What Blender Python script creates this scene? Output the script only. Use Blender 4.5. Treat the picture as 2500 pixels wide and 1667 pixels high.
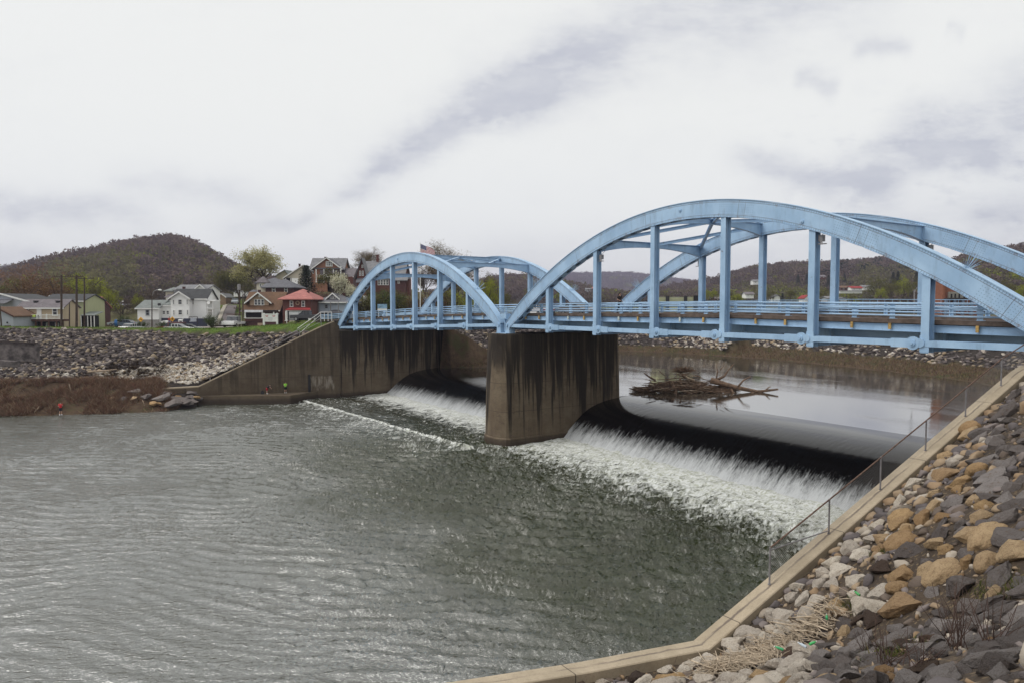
import bpy, math, random
import numpy as np
from mathutils import Vector, noise as mnoise
R=math.radians
for o in list(bpy.data.objects): bpy.data.objects.remove(o)
SC=bpy.context.scene
COL=SC.collection
# ------------------------------------------------------------------ camera, world, sun
E=14.2                      # eye height above the tail water, metres
F=1734.2; PIT=.0508; TH=.5871
CT,ST=math.cos(TH),math.sin(TH)
cam_d=bpy.data.cameras.new('camera'); cam=bpy.data.objects.new('camera',cam_d); COL.objects.link(cam)
cam.location=(0,0,E); cam.rotation_euler=(math.pi/2-PIT,0,0)
cam_d.sensor_width=36; cam_d.lens=F/2500*36; cam_d.clip_end=9000; cam_d.clip_start=.1
SC.camera=cam
SC.render.resolution_x=1024; SC.render.resolution_y=682
vs=SC.view_settings; vs.view_transform='Standard'; vs.look='None'; vs.exposure=.26; vs.gamma=1; 
SUN_EL=52; SUN_AZ=-105     # azimuth measured from +Y clockwise (negative = left)
sd=bpy.data.lights.new('sun','SUN'); sun=bpy.data.objects.new('sun',sd); COL.objects.link(sun)
sd.energy=1.5; sd.angle=R(34); sd.color=(1,.965,.92)
az=R(SUN_AZ); el=R(SUN_EL)
sv=Vector((math.sin(az)*math.cos(el),math.cos(az)*math.cos(el),math.sin(el)))
sun.rotation_euler=(-sv).to_track_quat('-Z','Y').to_euler()
world=bpy.data.worlds.new('World'); SC.world=world; world.use_nodes=True
wn=world.node_tree; wn.nodes.clear()

class NT:
    """tiny node helper"""
    def __init__(s,tree): s.t=tree; s.n=tree.nodes; s.l=tree.links
    def new(s,ty,**kw):
        n=s.n.new(ty)
        for k,v in kw.items():
            if k.startswith('_'): setattr(n,k[1:],v)
        return n
    def val(s,sock,v):
        if isinstance(v,bpy.types.NodeSocket): s.l.new(v,sock)
        elif v is not None:
            if isinstance(v,(tuple,list)) and sock.type=='RGBA' and len(v)==3: v=tuple(v)+(1,)
            sock.default_value=v
    def math(s,op,a,b=None,c=None,clamp=False):
        n=s.n.new('ShaderNodeMath'); n.operation=op; n.use_clamp=clamp
        s.val(n.inputs[0],a); s.val(n.inputs[1],b); s.val(n.inputs[2],c)
        return n.outputs[0]
    def vmath(s,op,a,b=None):
        n=s.n.new('ShaderNodeVectorMath'); n.operation=op
        s.val(n.inputs[0],a); s.val(n.inputs[1],b)
        return n.outputs['Value'] if op in('DOT_PRODUCT','LENGTH','DISTANCE') else n.outputs[0]
    def mix(s,f,a,b,blend='MIX'):
        n=s.n.new('ShaderNodeMix'); n.data_type='RGBA'; n.blend_type=blend; n.clamp_factor=True
        s.val(n.inputs[0],f); s.val(n.inputs[6],a); s.val(n.inputs[7],b)
        return n.outputs[2]
    def noise(s,vec,scale,detail=4,rough=.55,dist=0,lac=2):
        n=s.n.new('ShaderNodeTexNoise'); s.val(n.inputs['Vector'],vec)
        n.inputs['Scale'].default_value=scale; n.inputs['Detail'].default_value=detail
        n.inputs['Roughness'].default_value=rough; n.inputs['Distortion'].default_value=dist
        return n.outputs['Fac']
    def voro(s,vec,scale,feature='F1',out='Distance',rand=1):
        n=s.n.new('ShaderNodeTexVoronoi'); n.feature=feature; s.val(n.inputs['Vector'],vec)
        n.inputs['Scale'].default_value=scale; n.inputs['Randomness'].default_value=rand
        return n.outputs[out]
    def ramp(s,f,stops,interp='LINEAR'):
        n=s.n.new('ShaderNodeValToRGB'); s.val(n.inputs[0],f); cr=n.color_ramp; cr.interpolation=interp
        while len(cr.elements)<len(stops): cr.elements.new(.5)
        for e,(p,c) in zip(cr.elements,stops):
            e.position=p; e.color=(c,c,c,1) if isinstance(c,(int,float)) else (tuple(c)+(1,))[:4]
        return n.outputs[0]
    def smooth(s,v,a,b,lo=0.,hi=1.):
        n=s.n.new('ShaderNodeMapRange'); n.interpolation_type='SMOOTHSTEP'
        s.val(n.inputs[0],v); s.val(n.inputs[1],a); s.val(n.inputs[2],b); s.val(n.inputs[3],lo); s.val(n.inputs[4],hi)
        return n.outputs[0]
    def mapv(s,vec,scale=(1,1,1),rot=(0,0,0),loc=(0,0,0)):
        n=s.n.new('ShaderNodeMapping'); s.val(n.inputs[0],vec)
        n.inputs['Scale'].default_value=scale; n.inputs['Rotation'].default_value=rot; n.inputs['Location'].default_value=loc
        return n.outputs[0]
    def sep(s,v):
        n=s.n.new('ShaderNodeSeparateXYZ'); s.val(n.inputs[0],v); return n.outputs
    def comb(s,x,y,z):
        n=s.n.new('ShaderNodeCombineXYZ'); s.val(n.inputs[0],x); s.val(n.inputs[1],y); s.val(n.inputs[2],z); return n.outputs[0]
    def bump(s,h,strength=.3,dist=.05,nrm=None):
        n=s.n.new('ShaderNodeBump'); s.val(n.inputs['Height'],h)
        n.inputs['Strength'].default_value=strength; n.inputs['Distance'].default_value=dist
        if nrm is not None: s.l.new(nrm,n.inputs['Normal'])
        return n.outputs[0]

def build_world():
    t=NT(wn)
    out=t.new('ShaderNodeOutputWorld'); bg=t.new('ShaderNodeBackground'); t.l.new(bg.outputs[0],out.inputs[0])
    bg.inputs[1].default_value=.1
    sky=t.new('ShaderNodeTexSky'); sky.sky_type='NISHITA'; sky.sun_disc=False
    sky.sun_elevation=R(SUN_EL); sky.sun_rotation=R(SUN_AZ)
    tc=t.new('ShaderNodeTexCoord'); g=tc.outputs['Generated']
    x,y,z=t.sep(g)
    zz=t.math('MAXIMUM',z,.0)
    # planar cloud deck coordinates: direction projected on a layer high above
    den=t.math('ADD',zz,.10)
    cx=t.math('DIVIDE',x,den); cy=t.math('DIVIDE',y,den)
    lay=t.comb(cx,cy,0)
    # azimuth / elevation style coordinates for the placed streaks
    ax=t.math('DIVIDE',x,t.math('MAXIMUM',y,.05)); ay=t.math('DIVIDE',z,t.math('MAXIMUM',y,.05))
    av=t.comb(ax,ay,0)
    wob=t.math('MULTIPLY',t.math('SUBTRACT',t.noise(av,5,9,.64),.5),.105)
    def band(x0,y0,x1,y1,wa,wb,amp):
        dx,dy=x1-x0,y1-y0; L=math.hypot(dx,dy); ux,uy=dx/L,dy/L
        rx=t.math('SUBTRACT',ax,x0); ry=t.math('SUBTRACT',ay,y0)
        s_=t.math('DIVIDE',t.math('ADD',t.math('MULTIPLY',rx,ux),t.math('MULTIPLY',ry,uy)),L)
        d_=t.math('ADD',t.math('SUBTRACT',t.math('MULTIPLY',ry,ux),t.math('MULTIPLY',rx,uy)),wob)
        w_=t.math('MAXIMUM',t.math('ADD',wa,t.math('MULTIPLY',s_,wb-wa)),.006)
        q=t.math('DIVIDE',d_,w_)
        gss=t.math('EXPONENT',t.math('MULTIPLY',t.math('MULTIPLY',q,q),-1))
        e1=t.smooth(s_,-.22,.12); e2=t.smooth(s_,1.25,.9)
        return t.math('MULTIPLY',t.math('MULTIPLY',t.math('MULTIPLY',gss,e1),e2),amp)
    def px(X,Y): return ((X-1250)/F,-(Y-745)/F)
    bands=[(830,470,1300,210,.016,.035,.75),(1100,290,2050,-90,.034,.095,.80),(900,430,1500,110,.02,.04,.30),
           (-120,470,340,545,.03,.022,.75),(560,560,760,530,.012,.01,.4),(-100,620,120,640,.02,.012,.5),
           (1940,180,2030,200,.013,.016,.7),(2080,120,2190,150,.012,.014,.55),(2290,85,2330,95,.014,.014,.45),
           (1800,395,2150,470,.02,.028,.8),(2050,440,2560,250,.03,.06,.95),(2200,330,2620,420,.03,.03,.6),
           (1700,640,2560,470,.02,.04,.35),(1180,640,1700,600,.03,.02,.35),(2380,560,2620,560,.04,.04,.7),
           (300,450,640,500,.02,.02,.4),(1150,310,1210,316,.006,.004,-.35)]
    acc=None
    for a in bands:
        (p0x,p0y),(p1x,p1y)=px(a[0],a[1]),px(a[2],a[3])
        b=band(p0x,p0y,p1x,p1y,a[4],a[5],a[6])
        acc=b if acc is None else t.math('ADD',acc,b)
    fine=t.noise(t.mapv(av,(1,2.6,1),(0,0,-.35)),9,8,.66)
    mid=t.noise(lay,.55,7,.6,.6)
    brk=t.smooth(fine,.3,.72,.42,1.15)
    dark=t.math('MULTIPLY',acc,brk)
    dark=t.math('ADD',dark,t.smooth(mid,.5,.85,0,.22))
    dark=t.math('ADD',dark,t.smooth(t.noise(t.mapv(av,(1,1.9,1)),2.6,9,.62),.48,.8,0,.30),None,True)
    fine2=t.noise(t.mapv(av,(1,2.2,1),(0,0,.15)),17,7,.66)
    dark=t.math('ADD',dark,t.math('MULTIPLY',t.smooth(fine2,.50,.72,0,.42),t.math('MULTIPLY',t.smooth(ax,.22,.50),t.smooth(ay,.36,.16))),None,True)
    side=t.smooth(ax,-.9,1.0)
    white=t.mix(t.smooth(ay,0,.3),(7.6,7.7,7.7),(7.85,7.9,7.68))
    grey=(4.7,4.85,5.45)
    dark=t.math('MULTIPLY',dark,t.smooth(t.noise(t.mapv(av,(1,2.4,1),(0,0,-.3)),7,8,.62),.25,.75,.60,1.0))
    col=t.mix(dark,white,grey)
    # thin breaks where the blue behind shows through faintly
    blue=t.mix(1,sky.outputs[0],(.9,.9,.9),'MULTIPLY')
    col=t.mix(.07,col,sky.outputs[0])
    below=t.smooth(z,-.03,.0)
    col=t.mix(below,(1.6,1.5,1.3),col)
    t.l.new(col,bg.inputs[0])
build_world()

# ------------------------------------------------------------------ frames and pixels
def W(u,p,z=0.):      # river frame (u along the bridge, p upstream), z relative to the eye
    return Vector((p*CT-u*ST, p*ST+u*CT, E+z))
def Wn(u,p,z): return np.stack([p*CT-u*ST, p*ST+u*CT, E+z],-1)
def up_of(X,Y): return (-X*ST+Y*CT, X*CT+Y*ST)
_c,_s=math.cos(PIT),math.sin(PIT)
def ray(x,y):
    a=(x-1250)/F; b=-(y-833.5)/F
    return Vector((a,_c+b*_s,-_s+b*_c))
def atY(x,y,Y):
    r=ray(x,y); return Vector((r.x*Y/r.y,Y,E+r.z*Y/r.y))
def pix(P):
    X,Y,Z=P[0],P[1],P[2]-E
    d=Y*_c-Z*_s; u_=Y*_s+Z*_c
    return (1250+F*X/d,833.5-F*u_/d)

# ------------------------------------------------------------------ mesh building
class M:
    def __init__(s): s.v=[]; s.f=[]; s.uv=None
    def add(s,vs_,fs):
        k=len(s.v); s.v+=[tuple(v) for v in vs_]; s.f+=[tuple(k+i for i in f) for f in fs]
    def box(s,c,sz,ax=None):
        c=Vector(c); X,Y,Z=(Vector(a) for a in ax) if ax else (Vector((1,0,0)),Vector((0,1,0)),Vector((0,0,1)))
        hx,hy,hz=(q/2 for q in sz)
        vs_=[c+X*(i*hx)+Y*(j*hy)+Z*(k*hz) for k in(-1,1) for j in(-1,1) for i in(-1,1)]
        s.add(vs_,[(0,2,3,1),(4,5,7,6),(0,1,5,4),(2,6,7,3),(0,4,6,2),(1,3,7,5)])
    def bar(s,a,b,w,h,upv=(0,0,1)):
        a=Vector(a);b=Vector(b); d=(b-a); L=d.length
        if L<1e-6: return
        d/=L; side=d.cross(Vector(upv))
        if side.length<1e-4: side=Vector((1,0,0))
        side.normalize(); u2=side.cross(d).normalized()
        s.box((a+b)/2,(L,w,h),(d,side,u2))
    def tube(s,pts,rad,n=6,cap=True):
        pts=[Vector(q) for q in pts]; k0=len(s.v); m=len(pts)
        if not hasattr(rad,'__len__'): rad=[rad]*m
        prev=None
        for i,q in enumerate(pts):
            d=(pts[min(i+1,m-1)]-pts[max(i-1,0)])
            if d.length<1e-9: d=Vector((0,0,1))
            d.normalize()
            if prev is None:
                a=Vector((0,0,1)) if abs(d.z)<.9 else Vector((1,0,0))
                x_=d.cross(a).normalized()
            else:
                x_=prev-d*prev.dot(d)
                if x_.length<1e-5: x_=d.orthogonal()
                x_.normalize()
            prev=x_; y_=d.cross(x_)
            for k in range(n):
                t=2*math.pi*k/n; s.v.append(tuple(q+(x_*math.cos(t)+y_*math.sin(t))*rad[i]))
        for i in range(m-1):
            for k in range(n):
                a=k0+i*n+k; b=k0+i*n+(k+1)%n
                s.f.append((a,b,b+n,a+n))
        if cap:
            s.f.append(tuple(k0+n-1-k for k in range(n))); s.f.append(tuple(k0+(m-1)*n+k for k in range(n)))
    def disc(s,c,axis,r,th,n=16):
        c=Vector(c); a=Vector(axis).normalized(); s.tube([c-a*th/2,c+a*th/2],r,n)
    def prism(s,poly,off):
        off=Vector(off); n=len(poly); a=[Vector(q) for q in poly]
        s.add(a+[q+off for q in a],[tuple(reversed(range(n))),tuple(range(n,2*n))]+[(i,(i+1)%n,n+(i+1)%n,n+i) for i in range(n)])
    def quad(s,*q): s.add(q,[tuple(range(len(q)))])

MATS={}
def link(o,parent=None):
    COL.objects.link(o)
    if parent is not None: o.parent=parent
    return o
def mkobj(name,m,mat,parent=None,smooth=False,org=None):
    """world-space geometry -> object whose origin sits on its parent (or on org)"""
    if org is None:
        if parent is not None:
            org=Vector(parent.get('_org',(0,0,0)))
        else: org=Vector((0,0,0))
    else: org=Vector(org)
    me=bpy.data.meshes.new(name)
    if isinstance(m,M): v=np.array(m.v,dtype=float).reshape(-1,3); f=m.f
    else: v,f=np.asarray(m[0],float),m[1]
    v=v-np.array(org)
    if isinstance(f,np.ndarray):
        nf,k=f.shape
        me.vertices.add(len(v)); me.vertices.foreach_set('co',v.astype(np.float32).ravel())
        me.loops.add(nf*k); me.loops.foreach_set('vertex_index',f.astype(np.int32).ravel())
        me.polygons.add(nf); me.polygons.foreach_set('loop_start',np.arange(0,nf*k,k,dtype=np.int32))
        me.update(calc_edges=True)
    else:
        me.from_pydata([tuple(q) for q in v],[],f); me.update()
    if smooth: me.polygons.foreach_set('use_smooth',[True]*len(me.polygons))
    for q in (mat if isinstance(mat,(list,tuple)) else [mat]): me.materials.append(q)
    o=bpy.data.objects.new(name,me)
    link(o,parent)
    if parent is None:
        o.location=org; o['_org']=tuple(org)
    else:
        o['_org']=tuple(org)
    return o
def sub(name,m,mat,parent,smooth=False): return mkobj(name,m,mat,parent,smooth)
def thing(name,label,cat,loc,group=None):
    o=bpy.data.objects.new(name,None); COL.objects.link(o); o.location=loc; o['_org']=tuple(Vector(loc))
    o.empty_display_size=.3
    o['label']=label; o['category']=cat
    if group: o['group']=group
    return o
def tag(o,label=None,cat=None,group=None,kind=None):
    if label: o['label']=label
    if cat: o['category']=cat
    if group: o['group']=group
    if kind: o['kind']=kind
    return o
def struct(name,m,mat,smooth=False): return tag(mkobj(name,m,mat,None,smooth),kind='structure')
def copy_tree(o,parent=None):
    c=o.copy(); COL.objects.link(c)
    if parent is not None: c.parent=parent
    for ch in list(o.children): copy_tree(ch,c)
    return c
def set_uv(o,uvs):
    me=o.data; l=me.uv_layers.new(name='UVMap')
    idx=np.empty(len(me.loops),dtype=np.int32); me.loops.foreach_get('vertex_index',idx)
    l.data.foreach_set('uv',np.asarray(uvs,dtype=np.float32)[idx].ravel())
def set_col(o,cols,name='col'):
    a=o.data.color_attributes.new(name=name,type='FLOAT_COLOR',domain='POINT')
    c=np.ones((len(cols),4),dtype=np.float32); c[:,:3]=cols; a.data.foreach_set('color',c.ravel())

# ------------------------------------------------------------------ materials
def mat_new(name):
    m=bpy.data.materials.new(name); m.use_nodes=True; t=NT(m.node_tree); t.n.clear()
    out=t.new('ShaderNodeOutputMaterial'); b=t.new('ShaderNodeBsdfPrincipled'); t.l.new(b.outputs[0],out.inputs[0])
    t.b=b; t.out=out; MATS[name]=m
    return m,t
def plain(name,c,rough=.7,var=.18,scale=3.,metal=0,spec=.4,bump=.1,bs=20):
    m,t=mat_new(name); tc=t.new('ShaderNodeTexCoord').outputs['Object']
    n=t.noise(tc,scale,5,.6)
    lo=tuple(q*(1-var) for q in c); hi=tuple(min(1,q*(1+var)) for q in c)
    t.val(t.b.inputs['Base Color'],t.mix(t.smooth(n,.3,.7),lo,hi))
    t.b.inputs['Roughness'].default_value=rough; t.b.inputs['Metallic'].default_value=metal
    t.b.inputs['Specular IOR Level'].default_value=spec
    if bump: t.val(t.b.inputs['Normal'],t.bump(t.noise(tc,bs,4,.6),bump,.02))
    return m
def siding(name,c,pitch=.2,var=.08,dirt=.25):
    m,t=mat_new(name); tc=t.new('ShaderNodeTexCoord').outputs['Object']
    x,y,z=t.sep(tc)
    fr=t.math('FRACT',t.math('DIVIDE',z,pitch))
    ln=t.smooth(fr,.0,.12,.72,1)
    n=t.noise(t.mapv(tc,(1,1,.35)),1.1,6,.65)
    col=t.mix(t.smooth(n,.35,.75,0,dirt),c,tuple(q*.62 for q in c))
    col=t.mix(1,col,t.comb(ln,ln,ln),'MULTIPLY')
    t.val(t.b.inputs['Base Color'],col); t.b.inputs['Roughness'].default_value=.62
    return m
def brick(name,c1,c2,mortar=(.30,.26,.23),scale=1.):
    m,t=mat_new(name); tc=t.new('ShaderNodeTexCoord').outputs['Object']
    x,y,z=t.sep(tc); v=t.comb(t.math('ADD',x,y),z,0)
    b=t.new('ShaderNodeTexBrick'); t.l.new(v,b.inputs['Vector'])
    b.inputs['Scale'].default_value=scale; b.inputs['Brick Width'].default_value=.42; b.inputs['Row Height'].default_value=.15
    b.inputs['Mortar Size'].default_value=.015; b.inputs['Color1'].default_value=c1+(1,); b.inputs['Color2'].default_value=c2+(1,); b.inputs['Mortar'].default_value=mortar+(1,)
    n=t.noise(tc,.8,6,.65)
    t.val(t.b.inputs['Base Color'],t.mix(t.smooth(n,.35,.75,0,.4),b.outputs[0],tuple(q*.5 for q in c1)))
    t.b.inputs['Roughness'].default_value=.85
    return m
def shingle(name,c,row=.28):
    m,t=mat_new(name); tc=t.new('ShaderNodeTexCoord').outputs['Object']
    x,y,z=t.sep(tc)
    fr=t.math('FRACT',t.math('DIVIDE',z,row*.5))
    ln=t.smooth(fr,0,.2,.78,1)
    n=t.noise(tc,1.3,7,.7); n2=t.noise(tc,9,3,.7)
    col=t.mix(t.smooth(n,.3,.75),tuple(q*.72 for q in c),tuple(q*1.2 for q in c))
    col=t.mix(t.smooth(n2,.4,.7,0,.45),col,tuple(q*.6 for q in c))
    col=t.mix(1,col,t.comb(ln,ln,ln),'MULTIPLY')
    t.val(t.b.inputs['Base Color'],col); t.b.inputs['Roughness'].default_value=.88
    return m

def m_blue():
    m,t=mat_new('blue_paint'); tc=t.new('ShaderNodeTexCoord').outputs['Object']
    base=(.315,.485,.69)
    n=t.noise(tc,.5,6,.6); n2=t.noise(tc,3.2,8,.7); n3=t.noise(t.mapv(tc,(1,1,.25)),2.0,6,.7)
    c=t.mix(t.smooth(n,.3,.7),tuple(q*.88 for q in base),(.38,.55,.74))
    c=t.mix(t.smooth(n3,.5,.74,0,.6),c,(.19,.29,.40))
    c=t.mix(t.smooth(n2,.62,.70,0,.7),c,(.14,.08,.055))
    t.val(t.b.inputs['Base Color'],c); t.b.inputs['Roughness'].default_value=.48
    t.val(t.b.inputs['Normal'],t.bump(t.noise(tc,9,4,.6),.12,.02))
    return m
def m_arch():
    """riveted plate: UV x = metres along the rib, y = metres across the web"""
    m,t=mat_new('riveted_plate'); uv=t.new('ShaderNodeTexCoord').outputs['UV']; tc=t.new('ShaderNodeTexCoord').outputs['Object']
    x,y,z=t.sep(uv)
    base=(.315,.485,.69)
    n=t.noise(tc,.45,6,.6); n3=t.noise(t.mapv(tc,(1,1,.3)),1.7,7,.7); n2=t.noise(tc,3.0,8,.72)
    c=t.mix(t.smooth(n,.3,.7),tuple(q*.9 for q in base),(.39,.56,.75))
    c=t.mix(t.smooth(n3,.47,.74,0,.62),c,(.22,.32,.44))
    # seams: flange angle lines near both edges, cross splices every 8 m
    def line(v,at,w): return t.math('LESS_THAN',t.math('ABSOLUTE',t.math('SUBTRACT',v,at)),w)
    def mx(a,b): return t.math('MAXIMUM',a,b)
    seam=mx(line(y,.155,.012),line(y,1.045,.012))
    f=t.math('MODULO',x,9.1)
    seam=mx(seam,mx(line(f,4.2,.014),line(f,4.75,.010)))
    # rivets
    def dots(px_,rows,r):
        o=None
        fx=t.math('SUBTRACT',t.math('FRACT',t.math('DIVIDE',x,px_)),.5); fx=t.math('MULTIPLY',fx,px_)
        for q in rows:
            d=t.math('SQRT',t.math('ADD',t.math('POWER',fx,2),t.math('POWER',t.math('SUBTRACT',y,q),2)))
            k=t.smooth(d,r,r*.35)
            o=k if o is None else mx(o,k)
        return o
    rv=dots(.17,(.05,.11,1.09,1.15),.032)
    # rivet fields next to the splices
    fx=t.math('MULTIPLY',t.math('SUBTRACT',t.math('FRACT',t.math('DIVIDE',x,.16)),.5),.16)
    fy=t.math('MULTIPLY',t.math('SUBTRACT',t.math('FRACT',t.math('DIVIDE',y,.16)),.5),.16)
    d=t.math('SQRT',t.math('ADD',t.math('POWER',fx,2),t.math('POWER',fy,2)))
    fld=t.math('MULTIPLY',t.smooth(d,.034,.012),t.math('LESS_THAN',t.math('ABSOLUTE',t.math('SUBTRACT',f,4.0)),1.5))
    rv=mx(rv,t.math('MULTIPLY',fld,.8))
    c=t.mix(t.math('MULTIPLY',rv,.75),c,(.07,.12,.18))
    c=t.mix(t.math('MULTIPLY',seam,.88),c,(.10,.09,.10))
    rust=t.math('MULTIPLY',t.smooth(n2,.52,.64),t.smooth(t.math('ABSOLUTE',t.math('SUBTRACT',y,.6)),.25,.5))
    c=t.mix(t.math('MULTIPLY',rust,.55),c,(.16,.095,.06))
    t.val(t.b.inputs['Base Color'],c); t.b.inputs['Roughness'].default_value=.5
    t.val(t.b.inputs['Normal'],t.bump(t.math('ADD',rv,t.math('MULTIPLY',t.noise(tc,6,4,.6),.3)),.35,.02))
    return m
def m_concrete_dark(name='stained_concrete',K1=.93,K2=1.,G=.78,drip=None):
    m,t=mat_new(name); tc=t.new('ShaderNodeTexCoord').outputs['Object']
    x,y,z=t.sep(tc); h=t.math('ADD',t.math('MULTIPLY',x,.83),t.math('MULTIPLY',y,.97))
    v=t.comb(h,0,t.math('MULTIPLY',z,.035)); v2=t.comb(t.math('MULTIPLY',h,1.),3.1,t.math('MULTIPLY',z,.12))
    s1=t.noise(t.comb(h,0,0),.55,2,.5); s2=t.noise(t.comb(h,4.,t.math('MULTIPLY',z,.05)),2.2,4,.6); n=t.noise(tc,.6,7,.65); n4=t.noise(tc,5,6,.7)
    base=t.mix(t.smooth(n,.3,.7),(.155*G,.115*G,.078*G),(.235*G,.185*G,.125*G))
    base=t.mix(t.smooth(n4,.4,.75,0,.5),base,(.10,.075,.05))
    # run-off: every streak has its own length and darkness
    ln=t.math('MULTIPLY',t.smooth(t.math('ADD',t.math('MULTIPLY',s1,.55),t.math('MULTIPLY',s2,.45)),.36,.62),10.5)
    fall=t.smooth(t.math('ADD',z,ln),-1.6,2.4)
    k=t.math('MULTIPLY',fall,t.smooth(s2,.30,.55,.45,1.))
    c=t.mix(t.math('MULTIPLY',k,K1),base,(.020,.016,.013))
    k2=t.smooth(t.noise(t.comb(h,9.,t.math('MULTIPLY',z,.03)),2.6,4,.6),.57,.66)
    c=t.mix(t.math('MULTIPLY',t.math('MULTIPLY',k2,t.smooth(z,-10,-4,.1,.7)),K2),c,(.016,.013,.010))
    k3=t.smooth(t.noise(t.comb(h,17.,t.math('MULTIPLY',z,.04)),2.0,4,.6),.57,.68)
    c=t.mix(t.math('MULTIPLY',k3,.35),c,(.25*G,.19*G,.13*G))
    c=t.mix(t.smooth(t.noise(t.mapv(tc,(1,1,2.2)),1.1,8,.75),.52,.72,0,.55),c,(.05,.037,.028))
    c=t.mix(t.smooth(t.noise(tc,2.4,8,.8),.66,.70,0,.45),c,(.33*G,.28*G,.22*G))
    if drip:
        dh,dz_=drip
        box_=t.math('MULTIPLY',t.smooth(t.math('ABSOLUTE',t.math('SUBTRACT',h,dh)),2.3,1.9),t.math('MULTIPLY',t.smooth(z,dz_+.85,dz_+.75),t.smooth(t.math('ADD',z,t.math('MULTIPLY',t.noise(t.comb(h,2.,0),2.1,4,.7),3.6)),dz_+.5,dz_+1.)))
        box_=t.math('MULTIPLY',box_,t.smooth(t.noise(t.comb(t.math('MULTIPLY',h,1.6),5.,t.math('MULTIPLY',z,.35)),1.9,6,.75),.40,.62))
        c=t.mix(t.math('MULTIPLY',box_,.6),c,(.36,.32,.27))
    # pour lines
    fr=t.math('ABSOLUTE',t.math('SUBTRACT',t.math('FRACT',t.math('DIVIDE',t.math('ADD',z,20.9),2.9)),.5))
    c=t.mix(t.math('MULTIPLY',t.math('LESS_THAN',fr,.010),.5),c,(.04,.03,.025))
    wet=t.smooth(z,-10.3,-11.1)
    c=t.mix(t.math('MULTIPLY',wet,.75),c,(.03,.022,.018))
    t.val(t.b.inputs['Base Color'],c); t.b.inputs['Roughness'].default_value=.9
    t.b.inputs['Specular IOR Level'].default_value=.25
    t.val(t.b.inputs['Normal'],t.bump(n4,.35,.05))
    return m
def m_coping():
    m,t=mat_new('wall_concrete'); tc=t.new('ShaderNodeTexCoord').outputs['Object']
    n=t.noise(tc,.7,7,.65); n2=t.noise(tc,14,5,.7); n3=t.noise(tc,60,3,.6)
    c=t.mix(t.smooth(n,.3,.7),(.33,.27,.19),(.46,.38,.275))
    c=t.mix(t.smooth(n2,.45,.75,0,.5),c,(.22,.175,.125))
    c=t.mix(t.smooth(n3,.55,.7,0,.35),c,(.52,.45,.35))
    uv=t.new('ShaderNodeTexCoord').outputs['UV']; x,y,z=t.sep(uv)
    st=t.smooth(t.math('ABSOLUTE',t.math('SUBTRACT',y,t.math('ADD',.5,t.math('MULTIPLY',t.math('SUBTRACT',n,.5),.5)))),.10,.02)
    wet=t.math('MULTIPLY',t.math('MULTIPLY',st,t.smooth(t.noise(t.mapv(uv,(.3,2,1)),1.4,6,.7),.36,.6)),t.smooth(x,1.5,6))
    c=t.mix(t.math('MULTIPLY',wet,.75),c,(.085,.065,.06))
    jt=t.math('LESS_THAN',t.math('ABSOLUTE',t.math('SUBTRACT',t.math('MODULO',t.math('ADD',x,40.),6.1),3.)),.018)
    c=t.mix(t.math('MULTIPLY',jt,.8),c,(.05,.04,.03))
    t.val(t.b.inputs['Base Color'],c); t.b.inputs['Roughness'].default_value=.9
    t.val(t.b.inputs['Normal'],t.bump(t.math('ADD',n2,t.math('MULTIPLY',n3,.5)),.4,.02))
    return m
def rockmat(name,cols,spots=None,island=False):
    m,t=mat_new(name)
    tc=t.new('ShaderNodeTexCoord').outputs['Object']
    if island: rnd=t.new('ShaderNodeNewGeometry').outputs['Random Per Island']
    else: rnd=t.new('ShaderNodeObjectInfo').outputs['Random']
    n=len(cols); c=t.ramp(rnd,[((i+.0)/n,cc) for i,cc in enumerate(cols)],'CONSTANT' if island else 'LINEAR')
    if not island:
        n1=t.noise(tc,2.2,8,.72); n2=t.noise(tc,9,8,.78,.4)
        c=t.mix(t.smooth(n1,.35,.75,0,.6),c,t.mix(1,c,(.62,.55,.49),'MULTIPLY'))
        c=t.mix(t.smooth(n2,.5,.72,0,.6),c,t.mix(1,c,(.42,.36,.33),'MULTIPLY'))
        if spots: c=t.mix(t.smooth(t.noise(tc,4.2,6,.75),.60,.68,0,.8),c,spots)
        vb=t.voro(t.mapv(tc,(1,1,1.7)),3.2,'DISTANCE_TO_EDGE'); 
        c=t.mix(t.smooth(vb,.035,.0,0,.45),c,t.mix(1,c,(.3,.25,.22),'MULTIPLY'))
        t.val(t.b.inputs['Normal'],t.bump(t.math('ADD',n1,t.math('MULTIPLY',n2,.8)),1.0,.11))
    else:
        g=t.new('ShaderNodeNewGeometry').outputs['Position']
        n1=t.noise(g,1.6,5,.65); c=t.mix(t.smooth(n1,.4,.75,0,.6),c,t.mix(1,c,(.5,.45,.42),'MULTIPLY'))
        t.val(t.b.inputs['Normal'],t.bump(t.noise(g,4,5,.7),.5,.1))
    t.val(t.b.inputs['Base Color'],c); t.b.inputs['Roughness'].default_value=.92
    t.b.inputs['Specular IOR Level'].default_value=.2
    return m
def m_soil():
    m,t=mat_new('bank_soil'); g=t.new('ShaderNodeNewGeometry').outputs['Position']
    n=t.noise(g,.5,7,.65); n2=t.noise(g,5,7,.75); v=t.voro(g,14,'F1','Color')
    c=t.mix(t.smooth(n,.3,.7),(.032,.022,.015),(.065,.044,.028))
    c=t.mix(t.smooth(n2,.5,.72,0,.7),c,(.12,.085,.05))
    vx=t.sep(v)[0]
    c=t.mix(t.smooth(vx,.8,.95,0,.6),c,(.21,.15,.085))
    t.val(t.b.inputs['Base Color'],c); t.b.inputs['Roughness'].default_value=.95
    t.val(t.b.inputs['Normal'],t.bump(t.math('ADD',n2,vx),.7,.05))
    return m
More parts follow.
